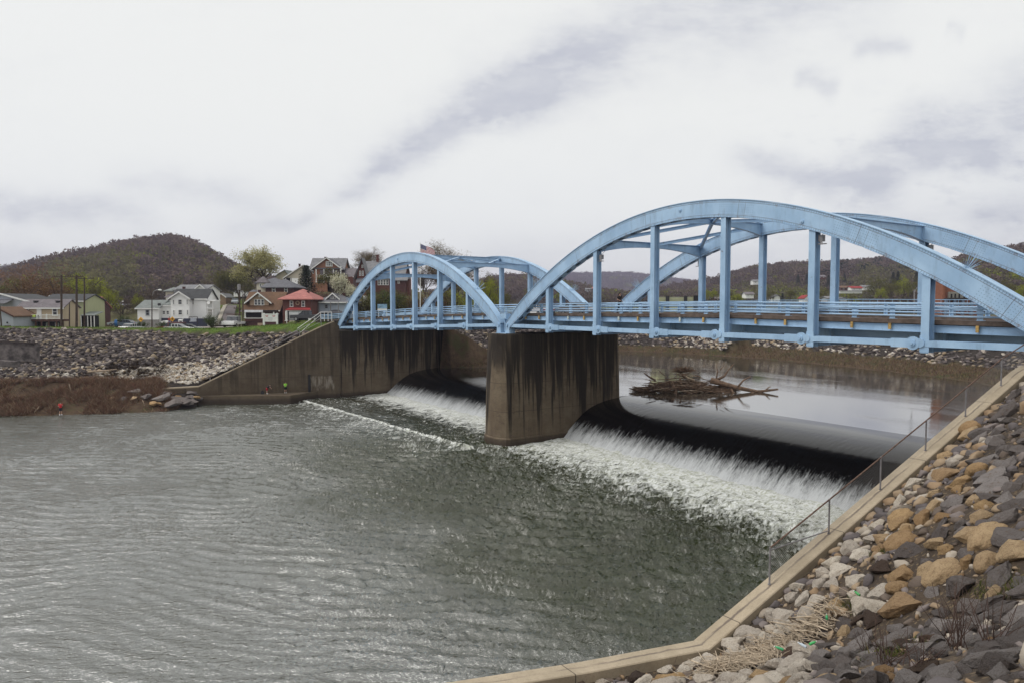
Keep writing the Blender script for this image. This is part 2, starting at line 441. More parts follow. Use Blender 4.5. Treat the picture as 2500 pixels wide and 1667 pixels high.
def m_land():
    """ground sheet; colour attribute: r = grass, g = riprap bed, b = mud"""
    m,t=mat_new('land'); g=t.new('ShaderNodeNewGeometry').outputs['Position']
    a=t.new('ShaderNodeAttribute'); a.attribute_name='col'; r_,g_,b_=t.sep(a.outputs['Vector'])
    n=t.noise(g,.12,7,.65); n2=t.noise(g,1.4,7,.7); n3=t.noise(g,7,5,.7)
    grass=t.mix(t.smooth(n2,.3,.7),(.045,.085,.012),(.11,.17,.025))
    grass=t.mix(t.smooth(n,.45,.7,0,.6),grass,(.12,.11,.04))
    mud=t.mix(t.smooth(n2,.3,.7),(.050,.032,.022),(.105,.072,.045))
    mud=t.mix(t.smooth(n3,.5,.7,0,.6),mud,(.16,.11,.07))
    rip=t.mix(t.smooth(n3,.3,.7),(.02,.017,.016),(.06,.05,.045)); mud=t.mix(t.smooth(t.noise(g,.35,5,.7),.5,.62,0,.7),mud,(.045,.05,.02))
    town=t.mix(t.smooth(n2,.3,.7),(.07,.075,.025),(.12,.10,.055))
    c=t.mix(r_,town,grass); c=t.mix(g_,c,rip); c=t.mix(b_,c,mud)
    t.val(t.b.inputs['Base Color'],c); t.b.inputs['Roughness'].default_value=.95; t.b.inputs['Specular IOR Level'].default_value=.15
    t.val(t.b.inputs['Normal'],t.bump(t.math('ADD',n2,n3),.6,.1))
    return m
def m_asphalt():
    m,t=mat_new('asphalt'); g=t.new('ShaderNodeNewGeometry').outputs['Position']
    n=t.noise(g,.4,6,.6); n2=t.noise(g,8,4,.7)
    c=t.mix(t.smooth(n,.3,.7),(.085,.07,.07),(.14,.115,.115)); c=t.mix(t.smooth(n2,.4,.7,0,.4),c,(.07,.055,.055))
    t.val(t.b.inputs['Base Color'],c); t.b.inputs['Roughness'].default_value=.9
    return m
def m_attr(name,rough=.95,island=.5,trans=.45):
    m,t=mat_new(name); a=t.new('ShaderNodeAttribute'); a.attribute_name='col'
    rnd=t.new('ShaderNodeNewGeometry').outputs['Random Per Island']
    k=t.smooth(rnd,0,1,1-island,1+island); c=t.mix(1,a.outputs['Color'],t.comb(k,k,k),'MULTIPLY')
    t.val(t.b.inputs['Base Color'],c); t.b.inputs['Roughness'].default_value=rough; t.b.inputs['Specular IOR Level'].default_value=.1
    tr=t.new('ShaderNodeBsdfTranslucent'); t.val(tr.inputs[0],c); mx=t.new('ShaderNodeMixShader'); mx.inputs[0].default_value=trans
    t.l.new(t.b.outputs[0],mx.inputs[1]); t.l.new(tr.outputs[0],mx.inputs[2]); t.l.new(mx.outputs[0],t.out.inputs[0])
    return m
def leafmat(name,cols,rough=.8,trans=.0):
    m,t=mat_new(name); rnd=t.new('ShaderNodeNewGeometry').outputs['Random Per Island']
    tc=t.new('ShaderNodeTexCoord').outputs['Object']
    n=len(cols); c=t.ramp(rnd,[(i/max(1,n-1),q) for i,q in enumerate(cols)])
    c=t.mix(t.smooth(t.noise(tc,.55,4,.6),.38,.66,0,.75),c,t.mix(1,c,(.55,.55,.5),'MULTIPLY'))
    t.val(t.b.inputs['Base Color'],c); t.b.inputs['Roughness'].default_value=rough; t.b.inputs['Specular IOR Level'].default_value=.2
    if trans:
        tr=t.new('ShaderNodeBsdfTranslucent'); t.val(tr.inputs[0],c); mx=t.new('ShaderNodeMixShader'); mx.inputs[0].default_value=trans
        t.l.new(t.b.outputs[0],mx.inputs[1]); t.l.new(tr.outputs[0],mx.inputs[2]); t.l.new(mx.outputs[0],t.out.inputs[0])
    return m

BLUE=m_blue(); ARCH=m_arch(); CONC=m_concrete_dark(); CONCW=m_concrete_dark('wing_concrete',.45,.6,.55,(-10.5,-8.6)); COPE=m_coping(); SOIL=m_soil(); LAND=m_land(); ASPH=m_asphalt()
DECK=plain('deck_edge_concrete',(.105,.078,.064),.9,.3,2.5)
STUBY=plain('ochre_paint',(.42,.27,.09),.7,.4,6); STUBW=plain('pale_paint',(.5,.55,.52),.7,.3,6)
BLACK=plain('black_steel',(.02,.02,.022),.6); GALV=plain('galvanised_steel',(.26,.25,.26),.5,.25,8,.3)
WOODP=plain('pole_wood',(.065,.045,.034),.9,.35,4); GLASS=plain('window_glass',(.035,.04,.05),.15,.3,.7,0,.7,0)
WHITEP=plain('white_paint',(.70,.71,.70),.6,.1,1.5); TRIM=plain('trim_white',(.74,.74,.72),.6,.06,2)
BARK=plain('bark',(.065,.048,.035),.95,.35,3,bump=.4,bs=8); BARKP=plain('pale_bark',(.15,.12,.095),.95,.35,3,bump=.4,bs=8)
DRIFT=plain('driftwood',(.30,.23,.165),.9,.4,5,bump=.5,bs=25); WETWOOD=plain('wet_wood',(.125,.078,.05),.8,.45,4,bump=.5,bs=20)
# ================================================================== BRIDGE
P0=40.93; PW=13.48; U0=61.99; LP=7.0; GL=1.41; HT=-2.11; HG=.0306
TRP=(P0,P0+PW)                       # the two truss planes
DU=[-10,13,20,34,55,62,70,84,105,112,125]; DZ=[-1.0,-.90,-.82,-.66,-.78,-.84,-.93,-1.26,-1.98,-2.25,-2.7]
def deckz(u): return float(np.interp(u,DU,DZ))
def rib_pt(span,s):
    """centre line of a rib: (u, z) for s in 0..7 panels from the pier"""
    q=s/7.
    h=-.73+9.27*4*q*(1-q)+.6
    if span=='near': return (U0-LP*s, HT+h)
    return (U0+GL+LP*s, HT-HG*LP*s+h)
def tie_z(span,s): return HT if span=='near' else HT-HG*LP*s
def node_u(span,s): return U0-LP*s if span=='near' else U0+GL+LP*s
bridge=thing('arch_bridge','sky blue riveted steel tied-arch road bridge of two spans over the weir','bridge',W(62.7,47.5,-3.0))
RW=.66; RD=1.2
def build_rib(span,p):
    N=56; S=[7*k/N for k in range(N+1)]
    pts=[Vector(rib_pt(span,s)) for s in S]
    # resample by arc length for holes
    segs=[0]
    for i in range(N): segs.append(segs[-1]+(pts[i+1]-pts[i]).length)
    Ltot=segs[-1]
    def at(l):
        l=min(max(l,0),Ltot); i=min(N-1,int(np.searchsorted(segs,l,side='right')-1)); i=max(i,0)
        t=(l-segs[i])/max(1e-9,segs[i+1]-segs[i]); return pts[i].lerp(pts[i+1],t)
    def fr(l):
        a=at(l-.2); b=at(l+.2); t=(b-a).normalized(); n=Vector((-t.y,t.x))
        if n.y<0: n=-n
        return at(l),t,n
    K=int(round(Ltot/.5)); Ls=[Ltot*k/K for k in range(K+1)]
    # webs + top plate
    v=[];f=[];uv=[]
    def ring(l,d,hw):
        q,t,n=fr(l)
        o=[]
        for (side,off) in ((-1,-d/2),(-1,d/2),(1,d/2),(1,-d/2)):
            a=q+n*off; o.append((a.x,p+side*hw,a.y))
        return o
    for li,l in enumerate(Ls):
        # narrow towards the shoes
        e=min(l,Ltot-l); dd=RD*(.62+.38*min(1,e/3.2))
        for k,(u_,pp,z_) in enumerate(ring(l,dd,RW/2)):
            v.append(W(u_,pp,z_)); uv.append((l,(0,1.2,1.2,0)[k]))
    for i in range(K):
        a=4*i;b=4*(i+1)
        f.append((a,b,b+1,a+1)); f.append((a+2,b+2,b+3,a+3)); 
    f.append((0,1,2,3)); f.append((4*K,4*K+3,4*K+2,4*K+1))
    rib=sub('arch_rib',(v,f),ARCH,bridge); set_uv(rib,uv)
    # top and flange plates, overhanging
    m=M()
    for i in range(K):
        l=Ls[i]; l2=Ls[i+1]
        for (dz,hw,th) in ((RD/2+.012,RW/2+.05,.05),):
            e=min(l,Ltot-l); e2=min(l2,Ltot-l2)
            da=RD/2*(.62+.38*min(1,e/3.2))+.014; db=RD/2*(.62+.38*min(1,e2/3.2))+.014
            q,t,n=fr(l); q2,t2,n2=fr(l2)
            A=q+n*da;B=q2+n2*db;C=q+n*(da+th);D=q2+n2*(db+th)
            k=len(m.v)
            for (Q,sd_) in ((A,-1),(A,1),(B,1),(B,-1),(C,-1),(C,1),(D,1),(D,-1)): m.v.append(tuple(W(Q.x,p+sd_*hw,Q.y)))
            m.f+= [(k,k+1,k+2,k+3),(k+7,k+6,k+5,k+4),(k,k+3,k+7,k+4),(k+1,k+5,k+6,k+2)]
    sub('top_plate',m,BLUE,rib)
    # soffit plate with oval hand holes
    m=M(); step=1.5; nh=int(Ltot/step)
    for h in range(nh):
        lc=(h+.5)*Ltot/nh; hl=Ltot/nh/2; hasm=2.0<lc<Ltot-2.0
        def P_(a,b):
            l=lc+a; e=min(l,Ltot-l); q,t,n=fr(l); q=q-n*(RD/2*(.62+.38*min(1,max(e,0)/3.2))+.012); return W(q.x,p+b,q.y)
        hw=RW/2+.04
        outer=[];inner=[]
        for k in range(16):
            an=2*math.pi*(k+.5)/16; cx_,cy_=math.cos(an),math.sin(an)
            mxx=max(abs(cx_),abs(cy_)); outer.append(P_(cx_/mxx*hl,cy_/mxx*hw)); inner.append(P_(cx_*.40,cy_*.17))
        if hasm:
            k0=len(m.v); m.v+=[tuple(q) for q in outer+inner]
            for k in range(16): m.f.append((k0+k,k0+(k+1)%16,k0+16+(k+1)%16,k0+16+k))
        else: m.add(outer,[tuple(range(16))])
    sub('soffit_plate',m,BLUE,rib)
    return rib
for p in TRP:
    for sp in ('near','far'): build_rib(sp,p)
# hangers: H sections
def hanger(sp,p,i):
    u=node_u(sp,i); z1=rib_pt(sp,i)[1]-RD/2+.03; z0=tie_z(sp,i)-.52
    m=M(); zc=(z0+z1)/2; h=z1-z0
    ax=((-ST,CT,0),(CT,ST,0),(0,0,1))
    m.box(W(u,p-.27,zc),(.44,.035,h),ax); m.box(W(u,p+.27,zc),(.44,.035,h),ax); m.box(W(u,p,zc),(.03,.505,h),ax)
    for q in (-.16,.16): 
        for k in range(int(h/.55)):    # batten plates on the faces read as riveted bands
            pass
    m.box(W(u,p-.295,tie_z(sp,i)-.02),(.5,.02,.9),ax)
    return sub('hanger',m,BLUE,bridge)
for p in TRP:
    for sp in ('near','far'):
        for i in range(1,7): hanger(sp,p,i)
# ties with knuckles
AXB=((-ST,CT,0),(CT,ST,0),(0,0,1))
for p in TRP:
    for sp in ('near','far'):
        m=M()
        a=W(node_u(sp,.06),p,tie_z(sp,0)); b=W(node_u(sp,6.94),p,tie_z(sp,7))
        m.bar(a,b,.10,.36); 
        off=Vector((CT,ST,0))*.30
        m.bar(a-off,b-off,.05,.34); m.bar(a+off,b+off,.05,.34)
        tie=sub('tie_chord',m,BLUE,bridge)
        for i in range(1,7):
            sg=1 if i<=3 else -1
            m=M(); c=W(node_u(sp,i+sg*.085),p-.33,tie_z(sp,i)); n=Vector((CT,ST,0))
            m.disc(c,n,.37,.12,20); m.disc(c-n*.09,n,.17,.10,12); m.disc(c-n*.16,n,.08,.08,8)
            m.disc(W(node_u(sp,i+(.155 if sg>0 else -.03)),p-.33,tie_z(sp,i)+.03),n,.25,.09,14)
            m.bar(W(node_u(sp,i+sg*.04),p-.33,tie_z(sp,i)),W(node_u(sp,i+sg*.26),p-.33,tie_z(sp,i)),.07,.5)
            sub('pin_knuckle',m,BLUE,tie)
# shoes on pier and abutments
for p in TRP:
    for sp,s in (('near',0),('far',0),('far',7),('near',7)):
        u=node_u(sp,s); zt=tie_z(sp,s); m=M(); sg=-1 if (sp=='near')==(s==0) else 1
        du=.12 if sp=='near' else -.12
        if s==7: du=-du
        c=W(u-du*2.5,p,zt-.35)
        ax=AXB
        m.prism([W(u-.28-du,p-.36,zt+.25),W(u+.28-du,p-.36,zt+.25),W(u+.42-du,p-.36,-2.93 if s==0 else zt-.6),W(u-.42-du,p-.36,-2.93 if s==0 else zt-.6)],Vector((CT,ST,0))*.72)
        m.disc(W(u-du,p-.40,zt+.02),(CT,ST,0),.16,.14,14)
        base=sub('bearing_shoe',m,BLUE,bridge)
m=M(); 
for p in TRP:
    m.box(W(62.7,p,-2.925),(1.95,1.25,.07),AXB)
    # link post between the two spans
    m.box(W(62.7,p-.1,-1.75),(.10,.08,2.0),AXB); m.box(W(62.7,p-.1,-.78),(1.1,.10,.05),AXB)
    m.box(W(62.7,p,-1.15),(.95,.6,.55),AXB)
sub('base_plate',m,BLUE,bridge)
# floor beams, stringers
def flr(sp,i):
    u=node_u(sp,i); zt=tie_z(sp,i); zd=deckz(u)-.64; m=M()
    n=Vector((CT,ST,0))
    h=zd-(zt-.45); zc=(zd+zt-.45)/2
    m.box(W(u,P0+PW/2,zc),(.03,PW-.6,h),AXB); m.box(W(u,P0+PW/2,zd-.02),(.36,PW-.6,.035),AXB); m.box(W(u,P0+PW/2,zt-.45),(.36,PW-.6,.035),AXB)
    for pp in (P0+.5,P0+1.8,P0+PW-1.8,P0+PW-.5): m.box(W(u,pp,zc),(.30,.025,h-.05),AXB)
    # knee bracket under the near kerb
    m.prism([W(u+.02,P0+.3,zd),W(u+.02,P0+.3,zt-.2),W(u+.02,P0+2.2,zt-.45),W(u+.02,P0+2.2,zd)],Vector((-ST,CT,0))*.03)
    return sub('floor_beam',m,BLUE,bridge)
for sp in ('near','far'):
    for i in range(0,8): flr(sp,i)
def longbar(p,dz,w,h,u0_=12.5,u1_=112,step=3.5):
    m=M(); us=np.arange(u0_,u1_+.01,step)
    for a,b in zip(us[:-1],us[1:]): m.bar(W(a,p,deckz(a)+dz),W(b,p,deckz(b)+dz),w,h)
    return m
for p in (P0+.62,P0+PW-.62):
    m=longbar(p,-.50,.03,.40); m2=longbar(p,-.31,.20,.03); m3=longbar(p,-.70,.20,.03)
    m.add(m2.v,m2.f); m.add(m3.v,m3.f)
    sub('edge_stringer',m,BLUE,bridge)
for p in np.linspace(P0+2.4,P0+PW-2.4,5):
    m=longbar(p,-.95,.03,.60); m2=longbar(p,-1.26,.25,.03); m.add(m2.v,m2.f); sub('stringer',m,BLUE,bridge)
# deck slab
DKS=((P0+.42,0),(43.0,0),(43.05,-.44),(53.2,-.44),(53.25,0),(57.6,0),(57.6,-.24),(53.3,-.62),(43.,-.62),(P0+.42,-.24))
us=np.arange(5,125.1,2.); v=[];f=[]; ND=len(DKS)
for u in us:
    z=deckz(u)
    for (p,dz) in DKS: v.append(W(u,p,z+dz))
for i in range(len(us)-1):
    a=ND*i;b=a+ND
    for k in range(ND): f.append((a+k,a+(k+1)%ND,b+(k+1)%ND,b+k))
deck=sub('deck_slab',(v,f),DECK,bridge)
m=M()
for a,b in zip(us[:-1],us[1:]): m.quad(W(a,43.2,deckz(a)-.434),W(b,43.2,deckz(b)-.434),W(b,53.1,deckz(b)-.434),W(a,53.1,deckz(a)-.434))
sub('roadway',m,ASPH,deck)
# guard rails
def railing(p,side):
    hs=(.88,.64,.40,.20); m=M()
    for h,r in zip(hs,(.052,.062,.045,.05)):
        for a,b in zip(us[4:-1],us[5:]): m.tube([W(a,p,deckz(a)+h),W(b,p,deckz(b)+h)],r,8,False)
    rl=sub('guard_rail',m,BLUE,bridge)
    for sp in ('near','far'):
        for i in range(7):
            for fq in (1/3.,2/3.):
                u=node_u(sp,i+fq); z=deckz(u); m=M()
                m.box(W(u,p+side*.07,z+.42),(.30,.03,.92),AXB); m.box(W(u,p+side*.20,z+.42),(.03,.22,.90),AXB)
                m.box(W(u,p+side*.18,z+.012),(.34,.30,.025),AXB)
                sub('rail_post',m,BLUE,rl)
                if side>0:
                    m=M(); m.box(W(u,p-.18,z-.43),(.15,.10,.36),AXB)
                    k=(i*2+int(fq*3)+(0 if sp=='near' else 1))
                    st=sub('post_bracket',m,STUBY if (random.Random(k*7+3).random()<.62) else STUBW,bridge)
    return rl
railing(P0+.62,1); railing(P0+PW-.62,-1)
# far footway fence
m=M(); pf=57.45
for a,b in zip(us[3:-1],us[4:]):
    for h,r in ((1.14,.035),(.80,.022),(.14,.022)): m.tube([W(a,pf,deckz(a)+h),W(b,pf,deckz(b)+h)],r,6,False)
fence=sub('footway_fence',m,BLUE,bridge)
m=M()
for u in np.arange(11,118,.62): m.bar(W(u,pf,deckz(u)+.14),W(u,pf,deckz(u)+1.12),.022,.03)
tag(sub('baluster',m,BLUE,fence),'thin vertical balusters of the far footway fence',kind='stuff')
# overhead cross beams and diagonals
def ribz(sp,i): return rib_pt(sp,i)[1]
for sp in ('near','far'):
    for i in (2,3,4,5):
        u=node_u(sp,i); z=ribz(sp,i); m=M(); a=P0+RW/2; b=P0+PW-RW/2; n=14; hw=.02
        top=[];bot=[]
        for k in range(n+1):
            q=k/n; p=a+(b-a)*q; d=.46+.62*abs(2*q-1)**2.2; top.append((p,z+.42)); bot.append((p,z+.42-d))
        for (du,w_) in ((0,.02),):
            k0=len(m.v)
            for sgn in(-1,1):
                for (p,z_) in top: m.v.append(tuple(W(u+sgn*.012,p,z_)))
                for (p,z_) in bot: m.v.append(tuple(W(u+sgn*.012,p,z_)))
            N1=n+1
            for k in range(n):
                m.f.append((k0+k,k0+k+1,k0+N1+k+1,k0+N1+k)); m.f.append((k0+2*N1+k,k0+3*N1+k,k0+3*N1+k+1,k0+2*N1+k+1))
        for k in range(n):
            m.bar(W(u,top[k][0],top[k][1]),W(u,top[k+1][0],top[k+1][1]),.34,.03); m.bar(W(u,bot[k][0],bot[k][1]),W(u,bot[k+1][0],bot[k+1][1]),.34,.03)
        sub('cross_beam',m,BLUE,bridge)
    mid=P0+PW/2
    for (i,pa,j,pb) in ((2,P0+.3,3,mid),(2,P0+PW-.3,3,mid),(3,P0+.3,2,mid),(3,P0+PW-.3,2,mid),(3,mid,4,P0+.3),(3,mid,4,P0+PW-.3),(5,P0+.3,4,mid),(5,P0+PW-.3,4,mid)):
        m=M(); za=ribz(sp,i)+.2; zb=ribz(sp,j)+.2; A=W(node_u(sp,i),pa,za); B=W(node_u(sp,j),pb,zb)
        m.bar(A,B,.03,.24); m.bar(A+Vector((0,0,.13)),B+Vector((0,0,.13)),.24,.025); m.bar(A-Vector((0,0,.13)),B-Vector((0,0,.13)),.24,.025)
        sub('wind_brace',m,BLUE,bridge)
# anti-climb spike fans
rs=random.Random(5)
for p in TRP:
    for sp in ('near','far'):
        for s in (.72,6.28):
            u,z=rib_pt(sp,s); 
            if sp=='near' and s>6: pass
            m=M(); c=W(u,p,z+.72+.1)
            up_=Vector((0,0,1)); t=Vector(W(*(lambda q:(q[0],p,q[1]))(rib_pt(sp,s+.1)))-W(u,p,z)).normalized()
            nrm=t.cross(Vector((CT,ST,0))).normalized()
            if nrm.z<0: nrm=-nrm
            for k in range(26):
                an=math.pi*(k+.5)/26; d=(Vector((CT,ST,0))*math.cos(an)*1.0+nrm*math.sin(an)).normalized()
                d=(d+t*rs.uniform(-.25,.25)).normalized(); m.tube([c-nrm*.25,c+d*rs.uniform(.75,1.0)],[.013,.006],4)
            sub('anti_climb_spikes',m,BLUE,bridge)
# floodlights beneath the rib at some hangers
def flood(sp,i,p,side):
    u=node_u(sp,i); z=rib_pt(sp,i)[1]-RD/2-.55; m=M()
    m.box(W(u-side*.42,p+.1,z),(.30,.28,.40),AXB); m.tube([W(u-side*.42,p,z-.22),W(u-side*.5,p,z-.34)],.07,8); m.box(W(u-side*.52,p,z-.36),(.5,.22,.06),AXB)
    m.tube([W(u-side*.42,p+.1,z+.2),W(u-side*.8,p+.1,z+.42),W(u-side*1.1,p+.1,z+.75+(0.2 if i>3 else .5))],.018,5)
    sub('floodlight',m,GALV,bridge)
flood('near',2,P0,1); flood('near',5,P0,1); flood('near',2,P0+PW,-1); flood('near',5,P0+PW,1); flood('far',2,P0+PW,-1)
m=M()
for sp,s,dz in (('near',3.42,.12),('near',4.9,-.25),('far',3.65,.0)):
    u,z=rib_pt(sp,s); m=M(); m.disc(W(u,P0-RW/2-.03,z+dz),(CT,ST,0),.13,.08,14); m.disc(W(u,P0-RW/2-.09,z+dz),(CT,ST,0),.06,.06,8); sub('port_cap',m,BLUE,bridge)
# ================================================================== PIER, ABUTMENTS, WALLS
def stadium(u0_,u1_,p0_,p1_,grow=0):
    r=(u1_-u0_)/2+grow; um=(u0_+u1_)/2; out=[]
    rp=.9+grow*.5
    for k in range(9):
        a=math.pi*k/8; out.append((um-r*math.cos(a)*1.0,p0_+rp-grow-(rp)*math.sin(a)))
    for k in range(9):
        a=math.pi*k/8; out.append((um+r*math.cos(a),p1_-rp+grow+(rp)*math.sin(a)))
    return out
def extrude_rings(rings,caps=True):
    v=[];f=[];n=len(rings[0])
    for r in rings: v+=r
    for i in range(len(rings)-1):
        for k in range(n): f.append((i*n+k,i*n+(k+1)%n,(i+1)*n+(k+1)%n,(i+1)*n+k))
    if caps: f.append(tuple(reversed(range(n)))); f.append(tuple((len(rings)-1)*n+k for k in range(n)))
    return v,f
rings=[]
for (z,g) in ((-15.5,.42),(-13.55,.38),(-13.45,.26),(-8,.15),(-2.96,0)):
    rings.append([W(u,p,z) for u,p in stadium(59.95,63.75,38.75,54.9,g)])
pier=mkobj('bridge_pier',extrude_rings(rings),CONC,None,False,W(62.1,46,-2.96)); tag(pier,'tall brown concrete pier streaked black, standing mid-river between the two arches','bridge pier')
# left abutment block + wing walls + ledge
ab=thing('bridge_abutment','broad stained concrete abutment with long sloping wing wall on the far bank','abutment',W(108,44,-2.96))
def wall_strip(path,thick,zb,side=1):
    """path: list of (u,p,ztop); vertical wall, thickness to one side"""
    v=[];f=[]
    for i,(u,p,zt) in enumerate(path):
        a=path[max(i-1,0)]; b=path[min(i+1,len(path)-1)]
        d=Vector((b[0]-a[0],b[1]-a[1])).normalized(); n=Vector((-d.y,d.x))*side*thick
        for (du,dp,z) in ((0,0,zb),(0,0,zt),(n.x,n.y,zt),(n.x,n.y,zb)): v.append(W(u+du,p+dp,z))
    for i in range(len(path)-1):
        a=4*i;b=a+4
        for k in range(4): f.append((a+k,a+(k+1)%4,b+(k+1)%4,b+k))
    f.append((0,1,2,3)); k=4*(len(path)-1); f.append((k+3,k+2,k+1,k))
    return v,f
m=M(); 
poly=[(106.6,38.6),(106.0,45),(105.4,50),(105.0,54.0),(106,55.2),(113,55.2),(113,38.6)]
m.prism([W(u,p,-3.95) for u,p in poly],Vector((0,0,-11.5)))
m.prism([W(u,p,-2.5) for u,p in ((112.6,37.5),(112.6,57),(114.2,57),(114.2,37.5))],Vector((0,0,-9)))
sub('abutment_wall',m,CONC,ab)
WING=[(106.6,38.6,-3.2),(106.7,38.0,-2.55),(107.3,36.0,-3.4),(111.6,19.2,-11.9),(112.6,14,-12.0),(114,9,-12.05)]
sub('wing_wall',wall_strip(WING,.6,-15.3,-1),CONCW,ab)
m=M()
for a,b in ((WING[1],WING[2]),(WING[2],WING[3]),(WING[3],WING[4])):
    A=W(a[0],a[1],a[2]+.06);B=W(b[0],b[1],b[2]+.06); o=Vector((-ST,CT,0))*.3; m.bar(A+o,B+o,.75,.12)
sub('coping',m,COPE,ab)
# upstream wing and curved water guide
sub('wing_wall',wall_strip([(105.0,54.0,-3.9),(105.6,57,-4.3),(107.5,62,-6.8),(110.5,69,-10.3)],.6,-13,-1),CONC,ab)
# anglers' ledge along the water
led=[(106.0,33.2),(104.2,30.3),(105.6,27.6),(109.2,22),(111.2,18.2)]
v=[W(u,p,-13.15) for u,p in led]; 
poly=led+[(112.2,18.2),(107.2,36.2)]
m=M(); m.prism([W(u,p,-13.15+(.45 if i==0 else 0)*0) for i,(u,p) in enumerate(poly)],Vector((0,0,-2.2)))
sub('ledge',m,CONCW,ab)
m=M(); m.box(W(106.85,34.0,-12.0),(.16,.35,3.0),AXB); m.box(W(106.2,38.3,-12.0),(.2,.3,3.6),AXB); sub('groove_post',m,BLACK,ab)
# handrail on the wing wall
hr=thing('handrail','galvanised pipe handrail climbing the stairs along the far sloping wing wall','handrail',W(108,36,-2.6))
m=M(); pp=[]
for t in np.linspace(0,1,6):
    u=107.9+t*4.0; p=36.3-t*15.5; z=-3.1-t*8.0
    pp.append((u,p,z)); m.tube([W(u,p,z-.2),W(u,p,z+1.05)],.05,6)
sub('post',m,GALV,hr)
m=M(); m.tube([W(u,p,z+1.05) for u,p,z in pp],.05,6); m.tube([W(u,p,z+.55) for u,p,z in pp],.03,6); sub('rail',m,GALV,hr)
g=thing('pipe_gate','white pipe gate panel at the head of the far wing wall','gate',W(107.6,37.4,-2.5))
m=M()
for q in (0,.5,1.0,1.5): m.tube([W(107.6+q*.5,37.9-q,-2.5),W(107.6+q*.5,37.9-q,-1.05)],.05,6)
sub('upright',m,TRIM,g)
m=M(); m.tube([W(107.6,37.9,-1.1),W(108.4,36.4,-1.1)],.05,6); m.tube([W(107.6,37.9,-1.1),W(108.3,36.4,-1.1),W(109.2,33.0,-3.6)],.045,6); m.tube([W(108.3,36.4,-1.5),W(109.0,33.4,-4.2)],.04,6); sub('top_rail',m,TRIM,g)

# near retaining wall (coping follows the bank down to the water)
NW=[(14.4,47.5,-2.6),(14.7,43.5,-2.75),(15.,40.1,-3.02),(15.,17.2,-10.73),(16.0,13.2,-10.74),(17.0,9.9,-10.74),(19.5,1.5,-10.74),(24,-13,-10.74)]
def nw(p):
    ps=[q[1] for q in NW][::-1]; return (float(np.interp(p,ps,[q[0] for q in NW][::-1])),float(np.interp(p,ps,[q[2] for q in NW][::-1])))
ps=list(np.arange(47.5,17.2,-1.01))+[17.2]+list(np.arange(16.2,-13,-1.0))
v=[];f=[];uv=[]; acc=0; last=None
for p in ps:
    u,z=nw(p); 
    P_=W(u,p,z); 
    if last is not None: acc+=(P_-last).length
    last=P_
    for (du,dz,vv) in ((.0,-5.0,-3),(.0,-.03,0),(-.03,0,.03),(-.67,0,.97),(-.70,-.03,1.0),(-.70,-.45,1.4),(-.70,-2.5,3)):
        v.append(W(u+.35+du,p,z+dz if dz>-4 else -15.4)); uv.append((acc,vv))
n=7
for i in range(len(ps)-1):
    for k in range(n-1): a=i*n+k; f.append((a,a+1,a+n+1,a+n))
nwall=mkobj('retaining_wall',(v,f),COPE,None,False,W(15,20,-10.7)); set_uv(nwall,uv); tag(nwall,'tan concrete river wall sloping from the bridge down to the near water edge','retaining wall')
# right abutment under the near end of the bridge
m=M(); m.prism([W(u,p,-3.0) for u,p in ((14.3,39.6),(14.3,57),(3,57),(3,39.6))],Vector((0,0,-12)))
m2=M(); m.prism([W(u,p,-1.25) for u,p in ((12.3,39.6),(12.3,58),(11,58),(11,39.6))],Vector((0,0,-2)))
nab=mkobj('bridge_abutment',m,CONC,None,False,W(9,48,-2.96)); tag(nab,'concrete abutment carrying the near right end of the blue bridge','abutment')
# vertical drain pipe behind the wall
m=M(); m.tube([W(16.6,46.0,-.9),W(16.6,46.0,-3.6)],.24,14); m.tube([W(16.6,46,-1.4),W(16.6,46,-1.62)],.30,14)
dp=mkobj('drain_pipe',m,plain('mossy_pipe',(.10,.11,.10),.8,.3,3),None,True,W(16.6,46,-3.6)); tag(dp,'grey vertical drain pipe hanging below the bridge deck by the river wall','pipe')
# chain link fence on the near wall
cf=thing('chain_link_fence','low chain link fence with rusty top rail stepping down the near river wall','fence',W(15,28,-7.1))
def m_mesh():
    m,t=mat_new('wire_mesh'); uv=t.new('ShaderNodeTexCoord').outputs['UV']; x,y,z=t.sep(uv)
    a=t.math('FRACT',t.math('MULTIPLY',t.math('ADD',x,y),11)); b=t.math('FRACT',t.math('MULTIPLY',t.math('SUBTRACT',x,y),11))
    w_=.13
    k=t.math('MAXIMUM',t.math('LESS_THAN',a,w_),t.math('LESS_THAN',b,w_))
    t.val(t.b.inputs['Base Color'],(.30,.30,.31)); t.b.inputs['Roughness'].default_value=.6
    tr=t.new('ShaderNodeBsdfTransparent'); mx=t.new('ShaderNodeMixShader'); t.val(mx.inputs[0],k)
    t.l.new(tr.outputs[0],mx.inputs[1]); t.l.new(t.b.outputs[0],mx.inputs[2]); t.l.new(mx.outputs[0],t.out.inputs[0]); return m
WIRE=m_mesh()
RUST=plain('rusty_pipe',(.13,.08,.06),.8,.5,9,.2)
FP=[(1878,1450),(2021,1334),(2144,1230),(2255,1131),(2353.5,1040),(2443.6,947)]
fp=[]
for (x,y) in FP:
    r=ray(x,y); uu=-r.x*ST+r.y*CT; k=15.05/uu; P_=r*k; q=up_of(P_.x,P_.y); fp.append((15.05,q[1],P_.z))
d_=[(fp[k+1][1]-fp[k][1]) for k in range(5)]
step=(fp[5][1]-fp[0][1])/5.
fp=[(15.05,fp[0][1]+k*step,0) for k in range(9)]
fp=[(u,p,nw(p)[1]) for u,p,_ in fp]
FH=1.28
for u,p,z in fp:
    m=M(); m.tube([W(u,p,z-.15),W(u,p,z+FH+.03)],.033,8); m.tube([W(u,p,z+.0),W(u,p,z+.03)],.06,8)
    sub('fence_post',m,GALV,cf)
m=M()
